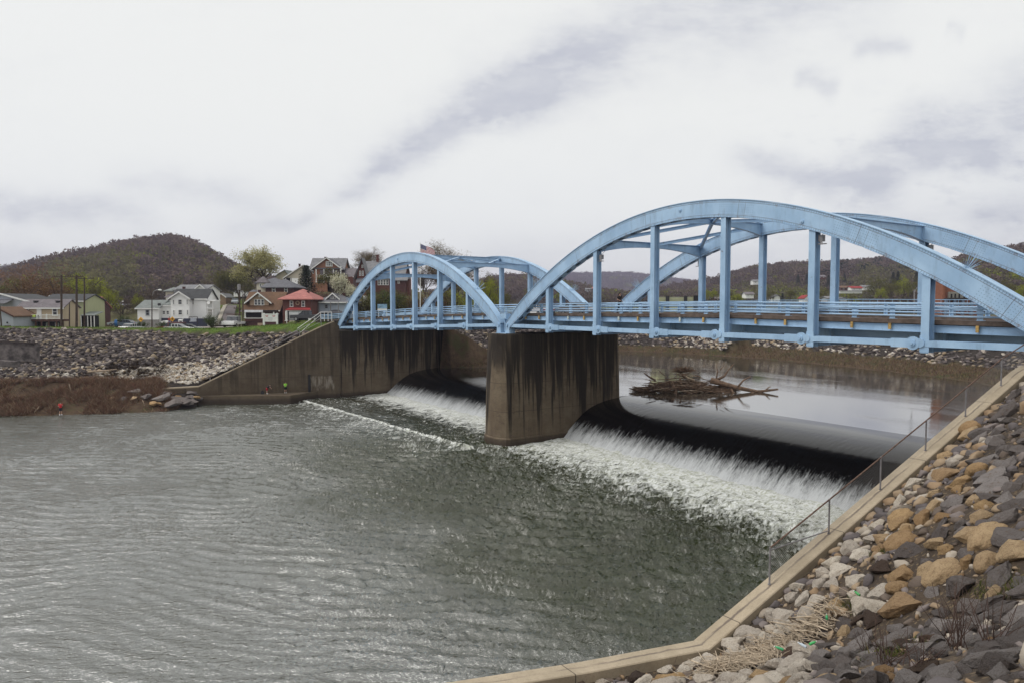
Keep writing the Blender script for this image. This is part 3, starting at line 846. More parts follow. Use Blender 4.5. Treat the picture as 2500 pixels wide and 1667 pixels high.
for a,b in zip(fp[:-1],fp[1:]): m.tube([W(a[0],a[1],a[2]+FH),W(b[0],b[1],b[2]+FH)],.028,8)
sub('top_rail',m,RUST,cf)
m=M(); a,b=fp[0],fp[1]; m.tube([W(a[0],a[1],a[2]+FH-.08),W(b[0],b[1],b[2]+.12)],.024,8); sub('brace_rail',m,GALV,cf)
v=[];f=[];uv=[]; acc=0
for i,(u,p,z) in enumerate(fp):
    if i: acc+=step
    v+= [W(u,p,z+.05),W(u,p,z+FH-.02)]; uv+=[(acc,.05+z*.0+z),(acc,FH+z)]
    if i: k=2*i; f.append((k-2,k,k+1,k-1))
wm=sub('wire_mesh',(v,f),WIRE,cf); set_uv(wm,uv)
# ================================================================== TERRAIN
rng=np.random.default_rng(7)
def fbm2(x,y,seed=0,oct=5,lac=2.03,gain=.5):
    """cheap value noise on arrays"""
    out=np.zeros_like(x,dtype=float); a=1.; tot=0.
    for o in range(oct):
        r=np.random.default_rng(seed*31+o); T=r.random((64,64))
        xi=np.floor(x).astype(int); yi=np.floor(y).astype(int); fx=x-xi; fy=y-yi
        fx=fx*fx*(3-2*fx); fy=fy*fy*(3-2*fy)
        A=T[xi%64,yi%64];B=T[(xi+1)%64,yi%64];C_=T[xi%64,(yi+1)%64];D_=T[(xi+1)%64,(yi+1)%64]
        out+=a*((A*(1-fx)+B*fx)*(1-fy)+(C_*(1-fx)+D_*fx)*fy); tot+=a; a*=gain; x=x*lac+17.3; y=y*lac+5.1
    return out/tot
POOL=[(104.5,54.0),(101,60),(103.5,78),(116,100),(119,110),(109,113.5),(88,115.2),(64,110.5),(50,107),(42,101),(36.5,96.5),(29,88),(22,78),(15,70),(14.4,57),(14.4,54)]
POOLW=[tuple(W(u,p,0))[:2] for u,p in POOL]
def dist_poly(X,Y,poly,closed=False):
    best=np.full(X.shape,1e9)
    n=len(poly); 
    for i in range(n if closed else n-1):
        ax,ay=poly[i]; bx,by=poly[(i+1)%n]; dx,dy=bx-ax,by-ay; L=dx*dx+dy*dy
        t=np.clip(((X-ax)*dx+(Y-ay)*dy)/L,0,1); best=np.minimum(best,np.hypot(X-ax-t*dx,Y-ay-t*dy))
    return best
def inside(X,Y,poly):
    c=np.zeros(X.shape,bool); n=len(poly); j=n-1
    for i in range(n):
        xi,yi=poly[i];xj,yj=poly[j]
        cond=((yi>Y)!=(yj>Y))&(X<(xj-xi)*(Y-yi)/((yj-yi) if yj!=yi else 1e-9)+xi); c^=cond; j=i
    return c
# houses: name -> x0,x1,ybase,depth   (used for the ground under them)
HB=dict(A=(-40,75,806,126),A2=(-12,30,806,118),B=(34,158,807,126),C=(104,206,804,138),D=(98,224,800,150),Ee=(333,505,803,142),Ff=(400,502,790,165),
 G=(512,552,746,205),H=(571,586,725,250),I=(595,680,802,135),J=(636,719,792,158),J2=(622,690,775,180),K=(690,762,794,134),L=(772,852,804,140),
 Mh=(755,848,712,185),N=(688,745,707,200),O=(868,985,716,170),Pp=(790,868,716,185))
ANC=[]
for k,(x0,x1,yb,Y) in HB.items():
    q=atY((x0+x1)/2,yb,Y); ANC.append((q.x,q.y,q.z-E)); q=atY((x0+x1)/2,yb,Y+8); ANC.append((q.x,q.y,ANC[-1][2]))
for (x,y,Y) in [(548,800,135),(552,785,155),(562,762,180),(570,745,205),(576,735,230),(250,806,125),(450,806,125),(270,802,140),(300,795,165),(560,720,260),(480,735,230),(300,775,220),(100,780,220),(0,775,220),(-200,800,120),(-300,760,250),
                (880,790,135),(920,775,150),(960,728,165),(1000,722,170),(1040,735,180),(1100,752,190),(1180,768,200),(1250,775,230),(1080,770,150),(1000,765,150),(900,728,160),(720,735,172),(800,745,165),(860,745,155),
                (700,690,230),(850,690,230),(950,700,230),(1050,735,240),(1400,775,260),(1600,775,260),(1800,775,240),(2000,778,220),(2300,785,200),(2500,790,180),(2700,790,160),(1500,770,400),(2000,765,400),(2600,765,400),(1100,755,400),(700,720,400),(300,735,400),(-300,735,400),
                (680,800,128),(740,792,128),(620,804,128),(800,790,128)]:
    q=atY(x,y,Y); ANC.append((q.x,q.y,q.z-E))
ANC=np.array(ANC)
def town(X,Y):
    num=np.zeros_like(X); den=np.zeros_like(X)
    for ax,ay,az_ in ANC:
        w=1/((X-ax)**2+(Y-ay)**2+6)**1.7; num+=w*az_; den+=w
    return num/den
LSP=[-200,-60,-25,-4.6,6,13.8,17.5,19,38.5]; LSU=[165,150,124,113.6,109.2,106.6,109.5,111.4,106.5]
def crest_z(p): return np.interp(p,[-60,-5,10,24,36,45],[-3.45,-3.45,-3.75,-3.9,-2.9,-2.45])
def uwf(p): return np.where(p>19.2,np.interp(p,[19.2,36,38.5],[111.8,107.5,106.8]),np.interp(p,[-200,-60,-25,-4.6,6,13,19.2],[174,159,133,122.2,118.2,115.2,111.8]))
def zcf(p): return np.interp(p,[13,19,38.5],[-10.95,-11.95,-3.0])
def land(X,Y):
    """height relative to the eye and zone weights"""
    u=-X*ST+Y*CT; p=X*CT+Y*ST
    us=np.interp(p,LSP,LSU); d=u-us
    nz=fbm2(u*.25,p*.25,3)-.5
    # downstream left bank
    mud=-14.35+np.clip(d,-8,8.5)*.42+nz*1.1*np.clip(d,0,1)
    zc=zcf(p); uw=uwf(p)
    rip=zc+.5*(u-uw-.5)+nz*.25
    cz=crest_z(p)
    z1=np.maximum(mud,rip); low=np.minimum(z1,cz)
    # beyond the crest fall/rise to the town ground
    uc=uw+.5+(cz-zc)/.5; beyond=u-uc
    tz=town(X,Y)
    k=np.clip((beyond-2.5)/7,0,1); k=k*k*(3-2*k)
    z_dn=np.where(beyond>0,cz*(1-k)+tz*k,low)
    gw=np.interp(p,[2,10,24,38],[.35,.6,1.7,2.6]); grass=np.clip((beyond+gw)/.5,0,1)*np.clip((16-beyond)/5,0,1)
    ripw=np.where((rip>mud)&(beyond<-gw),1.,0.); mudw=np.where((mud>=rip)&(beyond<0),1.,0.)
    # upstream side, banks of the pool
    dd=dist_poly(X,Y,POOLW); ins=inside(X,Y,POOLW); sd_=np.where(ins,-dd,dd)
    near_=p<100
    mudl=np.where(u>98,3.5,np.interp(u,[10,40,60,98],[5.5,7.5,9,11]))
    zup=np.where(sd_<mudl,-10.45+sd_*np.where(u>98,.35,.155)+nz*.5,-10.45+mudl*np.where(u>98,.35,.155)+(sd_-mudl)*.52+nz*.35)
    capu=-4.0
    cu=np.minimum(zup,capu)
    su=mudl+(capu+10.45-mudl*np.where(u>98,.35,.155))/.52
    b2=sd_-su; k2=np.clip((b2-3)/30,0,1); k2=k2*k2*(3-2*k2)
    zz=np.where(b2>0,capu*(1-k2)+tz*k2,cu)
    # approach embankment behind the left abutment
    emb=-2.75-.55*np.clip(p-55.5,0,99)-.0*u
    zz=np.where((u>104)&(p<95),np.maximum(zz,emb),zz)
    gr2=np.clip((b2+.5)/1,0,1)*np.clip((14-b2)/5,0,1)
    rp2=np.where((sd_>=mudl)&(b2<0),1.,0.); md2=np.where(sd_<mudl,1.,0.)
    mid=(p>38.2)&(p<55.8)&(u>106)
    up_=p>55.0
    z=np.where(up_,zz,z_dn); g=np.where(up_,gr2,grass); r=np.where(up_,rp2,ripw); m=np.where(up_,md2,mudw)
    zm=np.where(u>122,-2.75*(1-np.clip((u-122)/25,0,1))+tz*np.clip((u-122)/25,0,1),-2.75)
    zm=np.where(u<113.4,-4.3,zm)
    z=np.where(mid,zm,z); g=np.where(mid,.7,g); r=np.where(mid,0,r); m=np.where(mid,0,m)
    # river bed
    bed=(p<=55.0)&(u<us-6)
    bed|=(p>18.6)&(p<=38.6)&(u<uw+1.35)
    bed|=(p>38)&(p<55.4)&(u<108)
    bed|=(p>38)&(p<55.2)&(u<105.5)
    z=np.where(bed,-16.5,z); m=np.where(bed,1,m)
    # right side
    rt=(u<14.6)&(p>38)&(p<=57)
    z=np.where(rt,-3.2,z); 
    return z,np.stack([g,r,m],-1)
def grid_mesh(x0,x1,y0,y1,st,fn,keep=None):
    xs=np.arange(x0,x1+.01,st); ys=np.arange(y0,y1+.01,st); X,Y=np.meshgrid(xs,ys,indexing='ij')
    z,c=fn(X,Y); nx,ny=X.shape
    v=np.stack([X,Y,E+z],-1).reshape(-1,3); idx=np.arange(nx*ny).reshape(nx,ny)
    f=np.stack([idx[:-1,:-1],idx[1:,:-1],idx[1:,1:],idx[:-1,1:]],-1).reshape(-1,4)
    if keep is not None:
        cx=X[:-1,:-1]+st/2; cy=Y[:-1,:-1]+st/2; f=f[keep(cx,cy).ravel()]
    return v,f,c.reshape(-1,3)
def landkeep(x,y):
    u=-x*ST+y*CT; p=x*CT+y*ST
    us=np.interp(p,LSP,LSU)
    k=(u>us-6.5)|(p>55)
    k&=~((u<22)&(p<55))
    return k
v,f,c=grid_mesh(-190,170,60,262,1.25,land,landkeep)
o=struct('ground',(v,f),LAND,True); set_col(o,c)
# wide ground to the horizon
def wide(X,Y):
    z=np.full(X.shape,-5.2); r=np.hypot(X,Y); z-=.0*r
    return z,np.stack([np.full(X.shape,.45),np.zeros(X.shape),np.zeros(X.shape)],-1)
def widek(x,y): return ~((x>-184)&(x<164)&(y>-60)&(y<256))
def land2(X,Y):
    z,c=wide(X,Y)
    inn=(X>-230)&(X<210)&(Y>60)&(Y<330)
    t=town(X,Y); dx=np.maximum(np.maximum(-190-X,X-170),0); dy=np.maximum(Y-262,0); dd=np.hypot(dx,dy); k=np.clip(1-dd/150,0,1); k=k*k*(3-2*k)
    z=z*(1-k)+(t-.15)*k; return z,c
v,f,c=grid_mesh(-3200,3200,-400,4200,40,land2,lambda x,y:~((x>-200)&(x<180)&(y>-80)&(y<240)))
o=struct('terrain',(v,f),LAND,True); set_col(o,c)
v,f,c=grid_mesh(-240,230,60,300,10,land2,lambda x,y:~((x>-186)&(x<166)&(y>62)&(y<258)))
o=struct('terrain',(v-np.array([0,0,.1]),f),LAND,True); set_col(o,c)

# near bank -------------------------------------------------------------
def nw_np(p):
    ps_=[q[1] for q in NW][::-1]; return np.interp(p,ps_,[q[0] for q in NW][::-1]),np.interp(p,ps_,[q[2] for q in NW][::-1])
def nearbank(u,p):
    uw,zw=nw_np(p); uw=uw-.34
    top=-1.65
    q=np.clip((uw-u)/uw,0,3)
    low=zw-.32+(top-zw+.2)*np.clip(q,0,1)**1.28
    steep=zw-.32+.60*(uw-u)
    k=np.clip((p-15)/6,0,1)
    z=low*(1-k)+np.minimum(steep,top)*k
    z=np.minimum(z,top)
    z=np.where(u>uw,-15.,z)
    return z+(fbm2(u*.8,p*.8,9)-.5)*.30
def bank_fn(X,Y):
    u=-X*ST+Y*CT; p=X*CT+Y*ST; return nearbank(u,p),np.zeros(X.shape+(3,))
us_=np.concatenate([np.arange(-30,0,2.),np.arange(0,24.3,.3)]); pz=np.arange(-14,46.5,.3)
UU,PP=np.meshgrid(us_,pz,indexing='ij')
UWm,_=nw_np(PP); UU=np.minimum(UU,UWm-.36)
Zb=nearbank(UU-.001,PP); v=Wn(UU,PP,Zb).reshape(-1,3); nx,ny=UU.shape; idx=np.arange(nx*ny).reshape(nx,ny)
f=np.stack([idx[:-1,:-1],idx[1:,:-1],idx[1:,1:],idx[:-1,1:]],-1).reshape(-1,4)
f=f[~((UU[:-1,:-1]>=UWm[:-1,:-1]-.37).ravel())]
o=struct('river_bank',(v,f),SOIL,True)

# ================================================================== WATER
def m_water_low():
    m,t=mat_new('river_water'); uv=t.new('ShaderNodeTexCoord').outputs['UV']; u,p,_=t.sep(uv)
    # small waves (bump), travelling downstream
    g=t.new('ShaderNodeNewGeometry').outputs['Position']
    w2=t.noise(t.mapv(g,(1,2.3,1),(0,0,.16)),1.9,3,.5,.6); w3=t.noise(t.mapv(g,(1,2.0,1),(0,0,-.2)),5.2,4,.6,.4)
    gust=t.smooth(t.noise(t.mapv(g,(.5,1,1)),.06,5,.6),.35,.65,.5,1.15)
    nrm=t.bump(t.math('MULTIPLY',t.math('ADD',t.math('MULTIPLY',w2,1.0),t.math('MULTIPLY',w3,.42)),gust),1.0,.15)
    t.val(t.b.inputs['Normal'],nrm)
    # foam
    wob=t.math('MULTIPLY',t.math('SUBTRACT',t.noise(uv,.35,5,.6),.5),5.)
    pf=t.math('ADD',p,wob)
    right=t.math('LESS_THAN',u,60.5)
    toe=45.2
    d=t.math('SUBTRACT',toe,p); dw=t.math('SUBTRACT',toe,pf)
    fn=t.noise(t.mapv(uv,(1.7,.75,1)),.8,7,.62,1.4); fn2=t.noise(t.mapv(uv,(1.5,.8,1),loc=(7,3,0)),2.6,6,.60,1.2)
    f0=t.math('ADD',t.math('MULTIPLY',fn,.62),t.math('MULTIPLY',fn2,.38))
    # right bay: full foam near the toe, breaking up downstream
    thrR=t.smooth(dw,-1.0,16.,.26,.60)
    thrR=t.math('ADD',thrR,t.smooth(u,16,8,0,.1))
    fR=t.math('MULTIPLY',t.smooth(f0,thrR,t.math('ADD',thrR,.24)),t.smooth(dw,2,14,.95,.62))
    # left bay between toe and end sill
    thrL=t.smooth(dw,-1.,7.5,.28,.53)
    fL=t.math('MULTIPLY',t.smooth(f0,thrL,t.math('ADD',thrL,.22)),1)
    sillp=t.math('SUBTRACT',35.5,t.math('MULTIPLY',t.math('SUBTRACT',u,62.),.064))
    sd_=t.math('SUBTRACT',t.math('ADD',p,t.math('MULTIPLY',t.math('SUBTRACT',t.noise(uv,.8,5,.6),.5),1.0)),sillp)
    below=t.smooth(sd_,.25,-.15)
    line=t.math('MULTIPLY',t.smooth(t.math('ABSOLUTE',sd_),.42,.08),t.smooth(t.noise(uv,2.2,6,.75),.40,.56))
    soft=t.smooth(f0,t.smooth(sd_,-.2,-10.,.44,.62),.72)
    fLL=t.math('MAXIMUM',t.math('MULTIPLY',fL,t.math('SUBTRACT',1,below)),t.math('MAXIMUM',line,t.math('MULTIPLY',soft,t.math('MULTIPLY',below,.85))))
    inb=t.math('MULTIPLY',t.math('GREATER_THAN',u,60.5),t.smooth(p,14,26))
    foam=t.math('ADD',t.math('MULTIPLY',fR,right),t.math('MULTIPLY',fLL,inb),None,True)
    # small flecks further down the right bay
    fl=t.math('MULTIPLY',t.smooth(t.noise(t.mapv(uv,(1,1,1)),3.0,8,.8,1.6),.60,.68),t.smooth(p,20,36))
    fl=t.math('MULTIPLY',t.math('MULTIPLY',fl,t.smooth(t.noise(uv,.22,4,.6),.40,.62)),t.math('MULTIPLY',t.smooth(u,66,50),t.smooth(p,22,34)))
    foam=t.math('MAXIMUM',foam,t.math('MULTIPLY',fl,.6))
    tint=t.mix(t.smooth(fn2,.35,.6),(.50,.52,.42),(.80,.82,.80))
    lively=t.math('MULTIPLY',t.smooth(t.math('ADD',p,t.math('MULTIPLY',t.math('SUBTRACT',t.noise(uv,.07,4,.6),.5),22.)),5,26),t.smooth(u,92,60,.2,1.))
    deep=t.mix(lively,(.062,.066,.052),(.024,.029,.006))
    t.val(t.b.inputs['IOR'],t.smooth(lively,0,1,3.0,1.72))
    deep=t.mix(t.smooth(t.noise(uv,.45,5,.65),.4,.7,0,.7),deep,(.036,.036,.018))
    t.val(t.b.inputs['Base Color'],t.mix(foam,deep,tint))
    soft_n=t.new('ShaderNodeMix'); soft_n.data_type='VECTOR'; t.val(soft_n.inputs[0],t.math('MULTIPLY',foam,.75)); t.l.new(nrm,soft_n.inputs[4]); t.l.new(t.new('ShaderNodeNewGeometry').outputs['Normal'],soft_n.inputs[5]); t.val(t.b.inputs['Normal'],soft_n.outputs[1])
    t.val(t.b.inputs['Roughness'],t.smooth(foam,0,.5,.09,.8))
    return m
def m_fall():
    m,t=mat_new('falling_water'); uv=t.new('ShaderNodeTexCoord').outputs['UV']; u,s,_=t.sep(uv)   # s: 0 at the crest .. 1 at the toe
    st=t.noise(t.comb(t.math('MULTIPLY',u,1.),t.math('MULTIPLY',s,.9),0),1.5,3,.55); fine=t.noise(t.comb(t.math('MULTIPLY',u,1),t.math('MULTIPLY',s,2.3),4),6.5,5,.68)
    big=t.noise(t.comb(u,0,0),.45,3,.5)
    speck=t.noise(t.comb(t.math('MULTIPLY',u,1),t.math('MULTIPLY',s,7.),2),11,5,.75)
    k=t.math('ADD',t.math('ADD',t.math('MULTIPLY',fine,.50),t.math('MULTIPLY',st,.30)),t.math('MULTIPLY',speck,.20))
    k=t.math('ADD',k,t.math('MULTIPLY',t.math('SUBTRACT',big,.5),.2))
    thr=t.smooth(s,.60,.95,.64,.20)
    foam=t.math('MULTIPLY',t.smooth(k,thr,t.math('ADD',thr,.34)),.92)
    foam=t.math('MULTIPLY',foam,t.smooth(s,.56,.74))
    strk=t.math('MULTIPLY',t.math('LESS_THAN',t.math('ABSOLUTE',t.math('SUBTRACT',t.noise(t.comb(u,t.math('MULTIPLY',s,.5),9),.33,2,.5),.5)),.0035),t.math('MULTIPLY',t.smooth(s,.35,.5),.05))
    t.val(t.b.inputs['Base Color'],t.mix(foam,(.0045,.004,.004),(.60,.62,.63)))
    t.val(t.b.inputs['Roughness'],t.smooth(foam,0,.4,.06,.8)); t.b.inputs['IOR'].default_value=1.333
    rip=t.noise(t.comb(t.math('MULTIPLY',u,1),t.math('MULTIPLY',s,3.),0),2.6,5,.62)
    t.val(t.b.inputs['Normal'],t.bump(t.math('MULTIPLY',rip,t.smooth(s,.22,.5,.03,1.)),.6,.07))
    return m
def m_pool():
    m,t=mat_new('pool_water'); uv=t.new('ShaderNodeTexCoord').outputs['UV']
    w=t.noise(t.mapv(uv,(1,2.2,1),(0,0,.2)),1.1,5,.6); w2=t.noise(t.mapv(uv,(1,1,1)),6,3,.6)
    patch=t.smooth(t.noise(t.mapv(uv,(.5,1.6,1)),.07,4,.6),.45,.6,.25,1.)
    t.val(t.b.inputs['Normal'],t.bump(t.math('MULTIPLY',t.math('ADD',w,t.math('MULTIPLY',w2,.12)),patch),.42,.045))
    t.val(t.b.inputs['Base Color'],(.050,.042,.032)); t.b.inputs['Roughness'].default_value=.04; t.b.inputs['IOR'].default_value=8.0
    return m
# tail water with real wave relief
st=.19; us_=np.arange(14.6,152,st); pz=np.arange(-75,46.6,st)
UU,PP=np.meshgrid(us_,pz,indexing='ij')
def wave(u,p):
    X=p*CT-u*ST; Y=p*ST+u*CT; r=np.random.default_rng(3); z=np.zeros_like(u)
    wx=(fbm2(X*.10,Y*.10,41,2)-.5)*5; wy=(fbm2(X*.10,Y*.10,42,2)-.5)*5
    env=[.35+1.3*fbm2(X*.09+k*7,Y*.14,43+k,3) for k in range(5)]
    kk=np.clip((p-6+8*(fbm2(u*.05,p*.05,71,2)-.5))/18,0,1)*np.clip((92-u)/34,.25,1); lr=.17+.98*kk*kk*(3-2*kk)
    for k in range(30):
        L=.52*(1.65/.52)**(r.random()**1.0); an=math.pi/2-.20+r.normal(0,.27); kx,ky=math.cos(an)*2*math.pi/L,math.sin(an)*2*math.pi/L
        s_=np.sin((X+wx)*kx+(Y+wy)*ky+r.uniform(0,6.28)); s_=1-2*np.abs(s_)**1.35 if k%2 else s_
        z+=s_*.0265*L*env[k%5]*lr
    return z
turb=np.clip((PP-24)/14,0,1)*np.clip((60-UU)/8,0,1)+np.clip((PP-33)/6,0,1)*np.clip((UU-60)/3,0,1)*.7
calm=.55+.5*fbm2(UU*.05,PP*.05,12,3)
Z=-14.2+wave(UU,PP)*(calm+.35)*(1-.75*np.clip((PP-37)/5,0,1))+turb*((fbm2(UU*.55,PP*.8,21,4,2.03,.5)-.5)*.34)
Z+=np.clip((PP-42.5)/3,0,1)*(.10+.16*(fbm2(UU*.9,PP*.9,22,3)-.4))
# the sill step on the left bay
sill=35.5-(UU-62)*.064; Z+=np.where(UU>60.5,-.20*np.clip((sill-PP)/1.2,0,1)+.05*np.exp(-((PP-sill)/.5)**2),0)
uw,_=nw_np(PP); keep=((UU>uw+.25)&(UU<np.interp(PP,LSP,LSU)+2.5))
UVs=np.stack([UU,PP],-1).reshape(-1,2)
idx=np.arange(UU.size).reshape(UU.shape); f=np.stack([idx[:-1,:-1],idx[1:,:-1],idx[1:,1:],idx[:-1,1:]],-1)[keep[:-1,:-1]].reshape(-1,4)
o=struct('river_water',(Wn(UU,PP,Z).reshape(-1,3),f),m_water_low(),True); set_uv(o,UVs)
m=M(); m.quad(W(21,-75,-14.21),W(170,-75,-14.21),W(170,-900,-14.21),W(21,-900,-14.21)); o=struct('river_water',m,MATS['river_water']); set_uv(o,[(21,-75),(170,-75),(170,-900),(21,-900)])
# weir nappe
PRF=[(57.5,-10.30),(56.0,-10.305),(55.0,-10.325),(54.0,-10.38),(53.0,-10.48),(52.0,-10.63),(51.0,-10.86),(50.2,-11.12),(49.4,-11.5),(48.7,-11.95),(48.0,-12.5),(47.3,-13.12),(46.6,-13.75),(46.0,-14.25),(45.4,-14.55)]
P_=np.array(PRF); tt=np.linspace(0,len(PRF)-1,70); pp_=np.interp(tt,range(len(PRF)),P_[:,0]); zz_=np.interp(tt,range(len(PRF)),P_[:,1])
kern=np.array([1,2,3,2,1.])/9; pp_[2:-2]=np.convolve(pp_,kern,'valid'); zz_[2:-2]=np.convolve(zz_,kern,'valid')
ss=np.concatenate([[0],np.cumsum(np.hypot(np.diff(pp_),np.diff(zz_)))]); ss/=ss[-1]
for (ua,ub) in ((14.7,60.1),(64.1,106.3)):
    us_=np.arange(ua,ub+.3,.35); us_[-1]=ub
    UU,TT=np.meshgrid(us_,np.arange(70),indexing='ij'); PPp=pp_[TT]; ZZ=zz_[TT]+0
    S_=ss[TT]
    if ua>60: PPp=PPp-1.0*np.interp(UU,[64,106],[0,0])
    rip=(fbm2(UU*1.3,S_*5,61,4)-.5)*.10*np.clip((S_-.6)/.3,0,1)
    ZZ=ZZ+rip; PPp=PPp-rip*.5
    idx=np.arange(UU.size).reshape(UU.shape); f=np.stack([idx[:-1,:-1],idx[1:,:-1],idx[1:,1:],idx[:-1,1:]],-1).reshape(-1,4)
    if 'falling_water' not in MATS: m_fall()
    o=struct('waterfall',(Wn(UU,PPp,ZZ).reshape(-1,3),f),MATS['falling_water'],True); set_uv(o,np.stack([UU,S_],-1).reshape(-1,2))
m=M(); poly=[(14.3,57.5),(14.3,125),(135,125),(135,66),(110.6,66),(105.6,57.5),(64.05,57.5),(64.05,54.2),(60.05,54.2),(60.05,57.5)]
m.add([W(u,p,-10.30) for u,p in poly],[tuple(range(len(poly)))]); o=struct('pool_water',m,m_pool()); set_uv(o,poly)
# masonry sill below the waterline (abutment base)
# ================================================================== HOUSES
SW=siding('white_siding',(.82,.82,.81),.22,dirt=.12); SGREY=siding('pale_grey_siding',(.40,.42,.47),.22); STAN=siding('tan_siding',(.46,.37,.25),.2); SCREAM=siding('cream_siding',(.55,.50,.40),.2)
SGREEN=siding('sage_siding',(.40,.42,.24),.2); SBLUE=siding('bluish_siding',(.50,.56,.66),.2,dirt=.5); STONEB=plain('grey_stone',(.26,.25,.24),.9,.3,5); DKBLUE=plain('dark_blue_base',(.035,.04,.07),.8)
BRK=brick('red_brick',(.15,.045,.035),(.11,.035,.028),(.10,.06,.05)); BRO=brick('orange_brick',(.34,.14,.075),(.27,.11,.06),(.28,.2,.15)); BRD=brick('dark_brick',(.10,.035,.035),(.075,.028,.028),(.07,.045,.045)); BRT=brick('tan_brick',(.30,.19,.10),(.24,.15,.085))
RGREY=shingle('grey_shingle',(.13,.13,.145)); RDK=shingle('dark_shingle',(.055,.057,.06)); RLT=shingle('pale_shingle',(.21,.21,.22)); RGRN=shingle('greenish_shingle',(.20,.22,.21)); RBRN=shingle('brown_shingle',(.15,.082,.045)); RRED=shingle('salmon_metal_roof',(.42,.16,.14)); RREDD=shingle('red_awning_roof',(.30,.03,.03)); RMAU=shingle('mauve_shingle',(.17,.15,.16))
TANW=siding('tan_gable',(.42,.30,.21),.2); OPSHADE=plain('dark_opening_and_shade',(.012,.012,.014),.9,.2,2,bump=0); BROWNW=plain('brown_timber',(.085,.04,.03),.85,.3,3); AWN=plain('white_awning',(.66,.67,.70),.6,.1,3)  # near-black, for openings and doors and for painted porch shade
def X_at(x,Y): return atY(x,745,Y).x
def Z_at(y,Y): return atY(1250,y,Y).z
class H:
    def __init__(s,label,cat,xc,yb,Y,group=None,name='house'):
        s.Y=Y; s.t=thing(name,label,cat,(X_at(xc,Y),Y,Z_at(yb,Y)),group)
    def m(s): return M()
    def part(s,name,m,mat,parent=None): return sub(name,m,mat,parent or s.t)
    def box(s,name,x0,x1,y0,y1,mat,d0=-.1,d1=0,parent=None,M_=None):
        """front rectangle in picture units at depth Y+d0 .. Y+d1"""
        m=M_ or M(); Y=s.Y+d0
        a=X_at(x0,Y);b=X_at(x1,Y);zt=Z_at(y0,Y);zb=Z_at(y1,Y)
        m.box(((a+b)/2,s.Y+(d0+d1)/2,(zt+zb)/2),(abs(b-a),d1-d0,abs(zt-zb)))
        if M_ is None: return s.part(name,m,mat,parent)
        return m
    def win(s,xc,yc,w,h,d=0,frame=TRIM,mull=1,fw=None):
        Y=s.Y+d; a=X_at(xc-w/2,Y); b=X_at(xc+w/2,Y); zt=Z_at(yc-h/2,Y); zb=Z_at(yc+h/2,Y); fw=fw or max(.10,(b-a)*.13)
        m=M(); y=Y-.05
        m.box(((a+b)/2,y,zt-fw/2),(b-a,.1,fw)); m.box(((a+b)/2,y,zb+fw/2),(b-a+.08,.13,fw))
        m.box((a+fw/2,y,(zt+zb)/2),(fw,.1,zt-zb-2*fw)); m.box((b-fw/2,y,(zt+zb)/2),(fw,.1,zt-zb-2*fw))
        m.box(((a+b)/2,y+.01,(zt+zb)/2),(b-a-2*fw,.07,.06))
        for k in range(1,mull): m.box((a+(b-a)*k/mull,y+.012,(zt+zb)/2),(fw*.8,.08,zt-zb-2*fw))
        o=s.part('window',m,frame)
        m=M(); m.box(((a+b)/2,Y-.012,(zt+zb)/2),(b-a-2*fw+.02,.02,zt-zb-2*fw+.02)); sub('pane',m,GLASS,o)
        return o
    def body(s,x0,x1,yb,ye,D,wall,d=0,extra=2.5,roof=None,yr=None,rmat=None,oh=.45,ridge=None,th=.18,wname='wall',rname='roof',fascia=None):
        Y=s.Y+d; a=X_at(x0,Y); b=X_at(x1,Y); ze=Z_at(ye,Y); zb=Z_at(yb,Y)-extra
        m=M()
        if roof=='gy':
            xm=(a+b)/2 if ridge is None else X_at(ridge,Y); zr=Z_at(yr,Y)
            m.prism([(a,Y,zb),(b,Y,zb),(b,Y,ze),(xm,Y,zr-.02),(a,Y,ze)],(0,D,0))
        elif roof=='gx':
            zr=Z_at(yr,Y+D/2)
            m.prism([(a,Y,zb),(a,Y+D,zb),(a,Y+D,ze),(a,Y+D/2,zr-.02),(a,Y,ze)],(b-a,0,0))
        else: m.box(((a+b)/2,Y+D/2,(ze+zb)/2),(b-a,D,ze-zb))
        wl=s.part(wname,m,wall); s.w=wl
        if roof is None: return wl
        m=M()
        if roof=='gy':
            for sx,xe in ((-1,a),(1,b)):
                dx=xe-xm; k=oh/math.hypot(dx,zr-ze); ex=xe+dx*oh/abs(dx); ez=ze-(zr-ze)*oh/abs(dx)
                m.prism([(xm,Y-oh,zr),(ex,Y-oh,ez),(ex,Y-oh,ez+th*1.1),(xm,Y-oh,zr+th*1.1)],(0,D+2*oh,0))
        elif roof=='gx':
            for sy,yy in ((-1,Y),(1,Y+D)):
                ym=Y+D/2; ey=yy+sy*oh; ez=ze-(zr-ze)*oh/(D/2)
                m.prism([(a-oh,ym,zr),(a-oh,ey,ez),(a-oh,ey,ez+th),(a-oh,ym,zr+th)],(b-a+2*oh,0,0))
        elif roof=='hip':
            ym=Y+D/2; 
            ins=min(D/2,(b-a)/2)*.98; zr=Z_at(yr,ym)
            A=[(a-oh,Y-oh,ze),(b+oh,Y-oh,ze),(b+oh,Y+D+oh,ze),(a-oh,Y+D+oh,ze)]
            r1=(a+ins,ym,zr); r2=(b-ins,ym,zr)
            if r2[0]-r1[0]<.3: xm=(a+b)/2; r1=(xm-.15,ym,zr); r2=(xm+.15,ym,zr)
            B=[(q[0],q[1],q[2]-th) for q in A]
            m.add(A+[r1,r2]+B,[(0,1,5,4),(1,2,5),(2,3,4,5),(3,0,4),(9,8,7,6),(0,6,7,1),(1,7,8,2),(2,8,9,3),(3,9,6,0)])
        rf=s.part(rname,m,rmat); s.r=rf
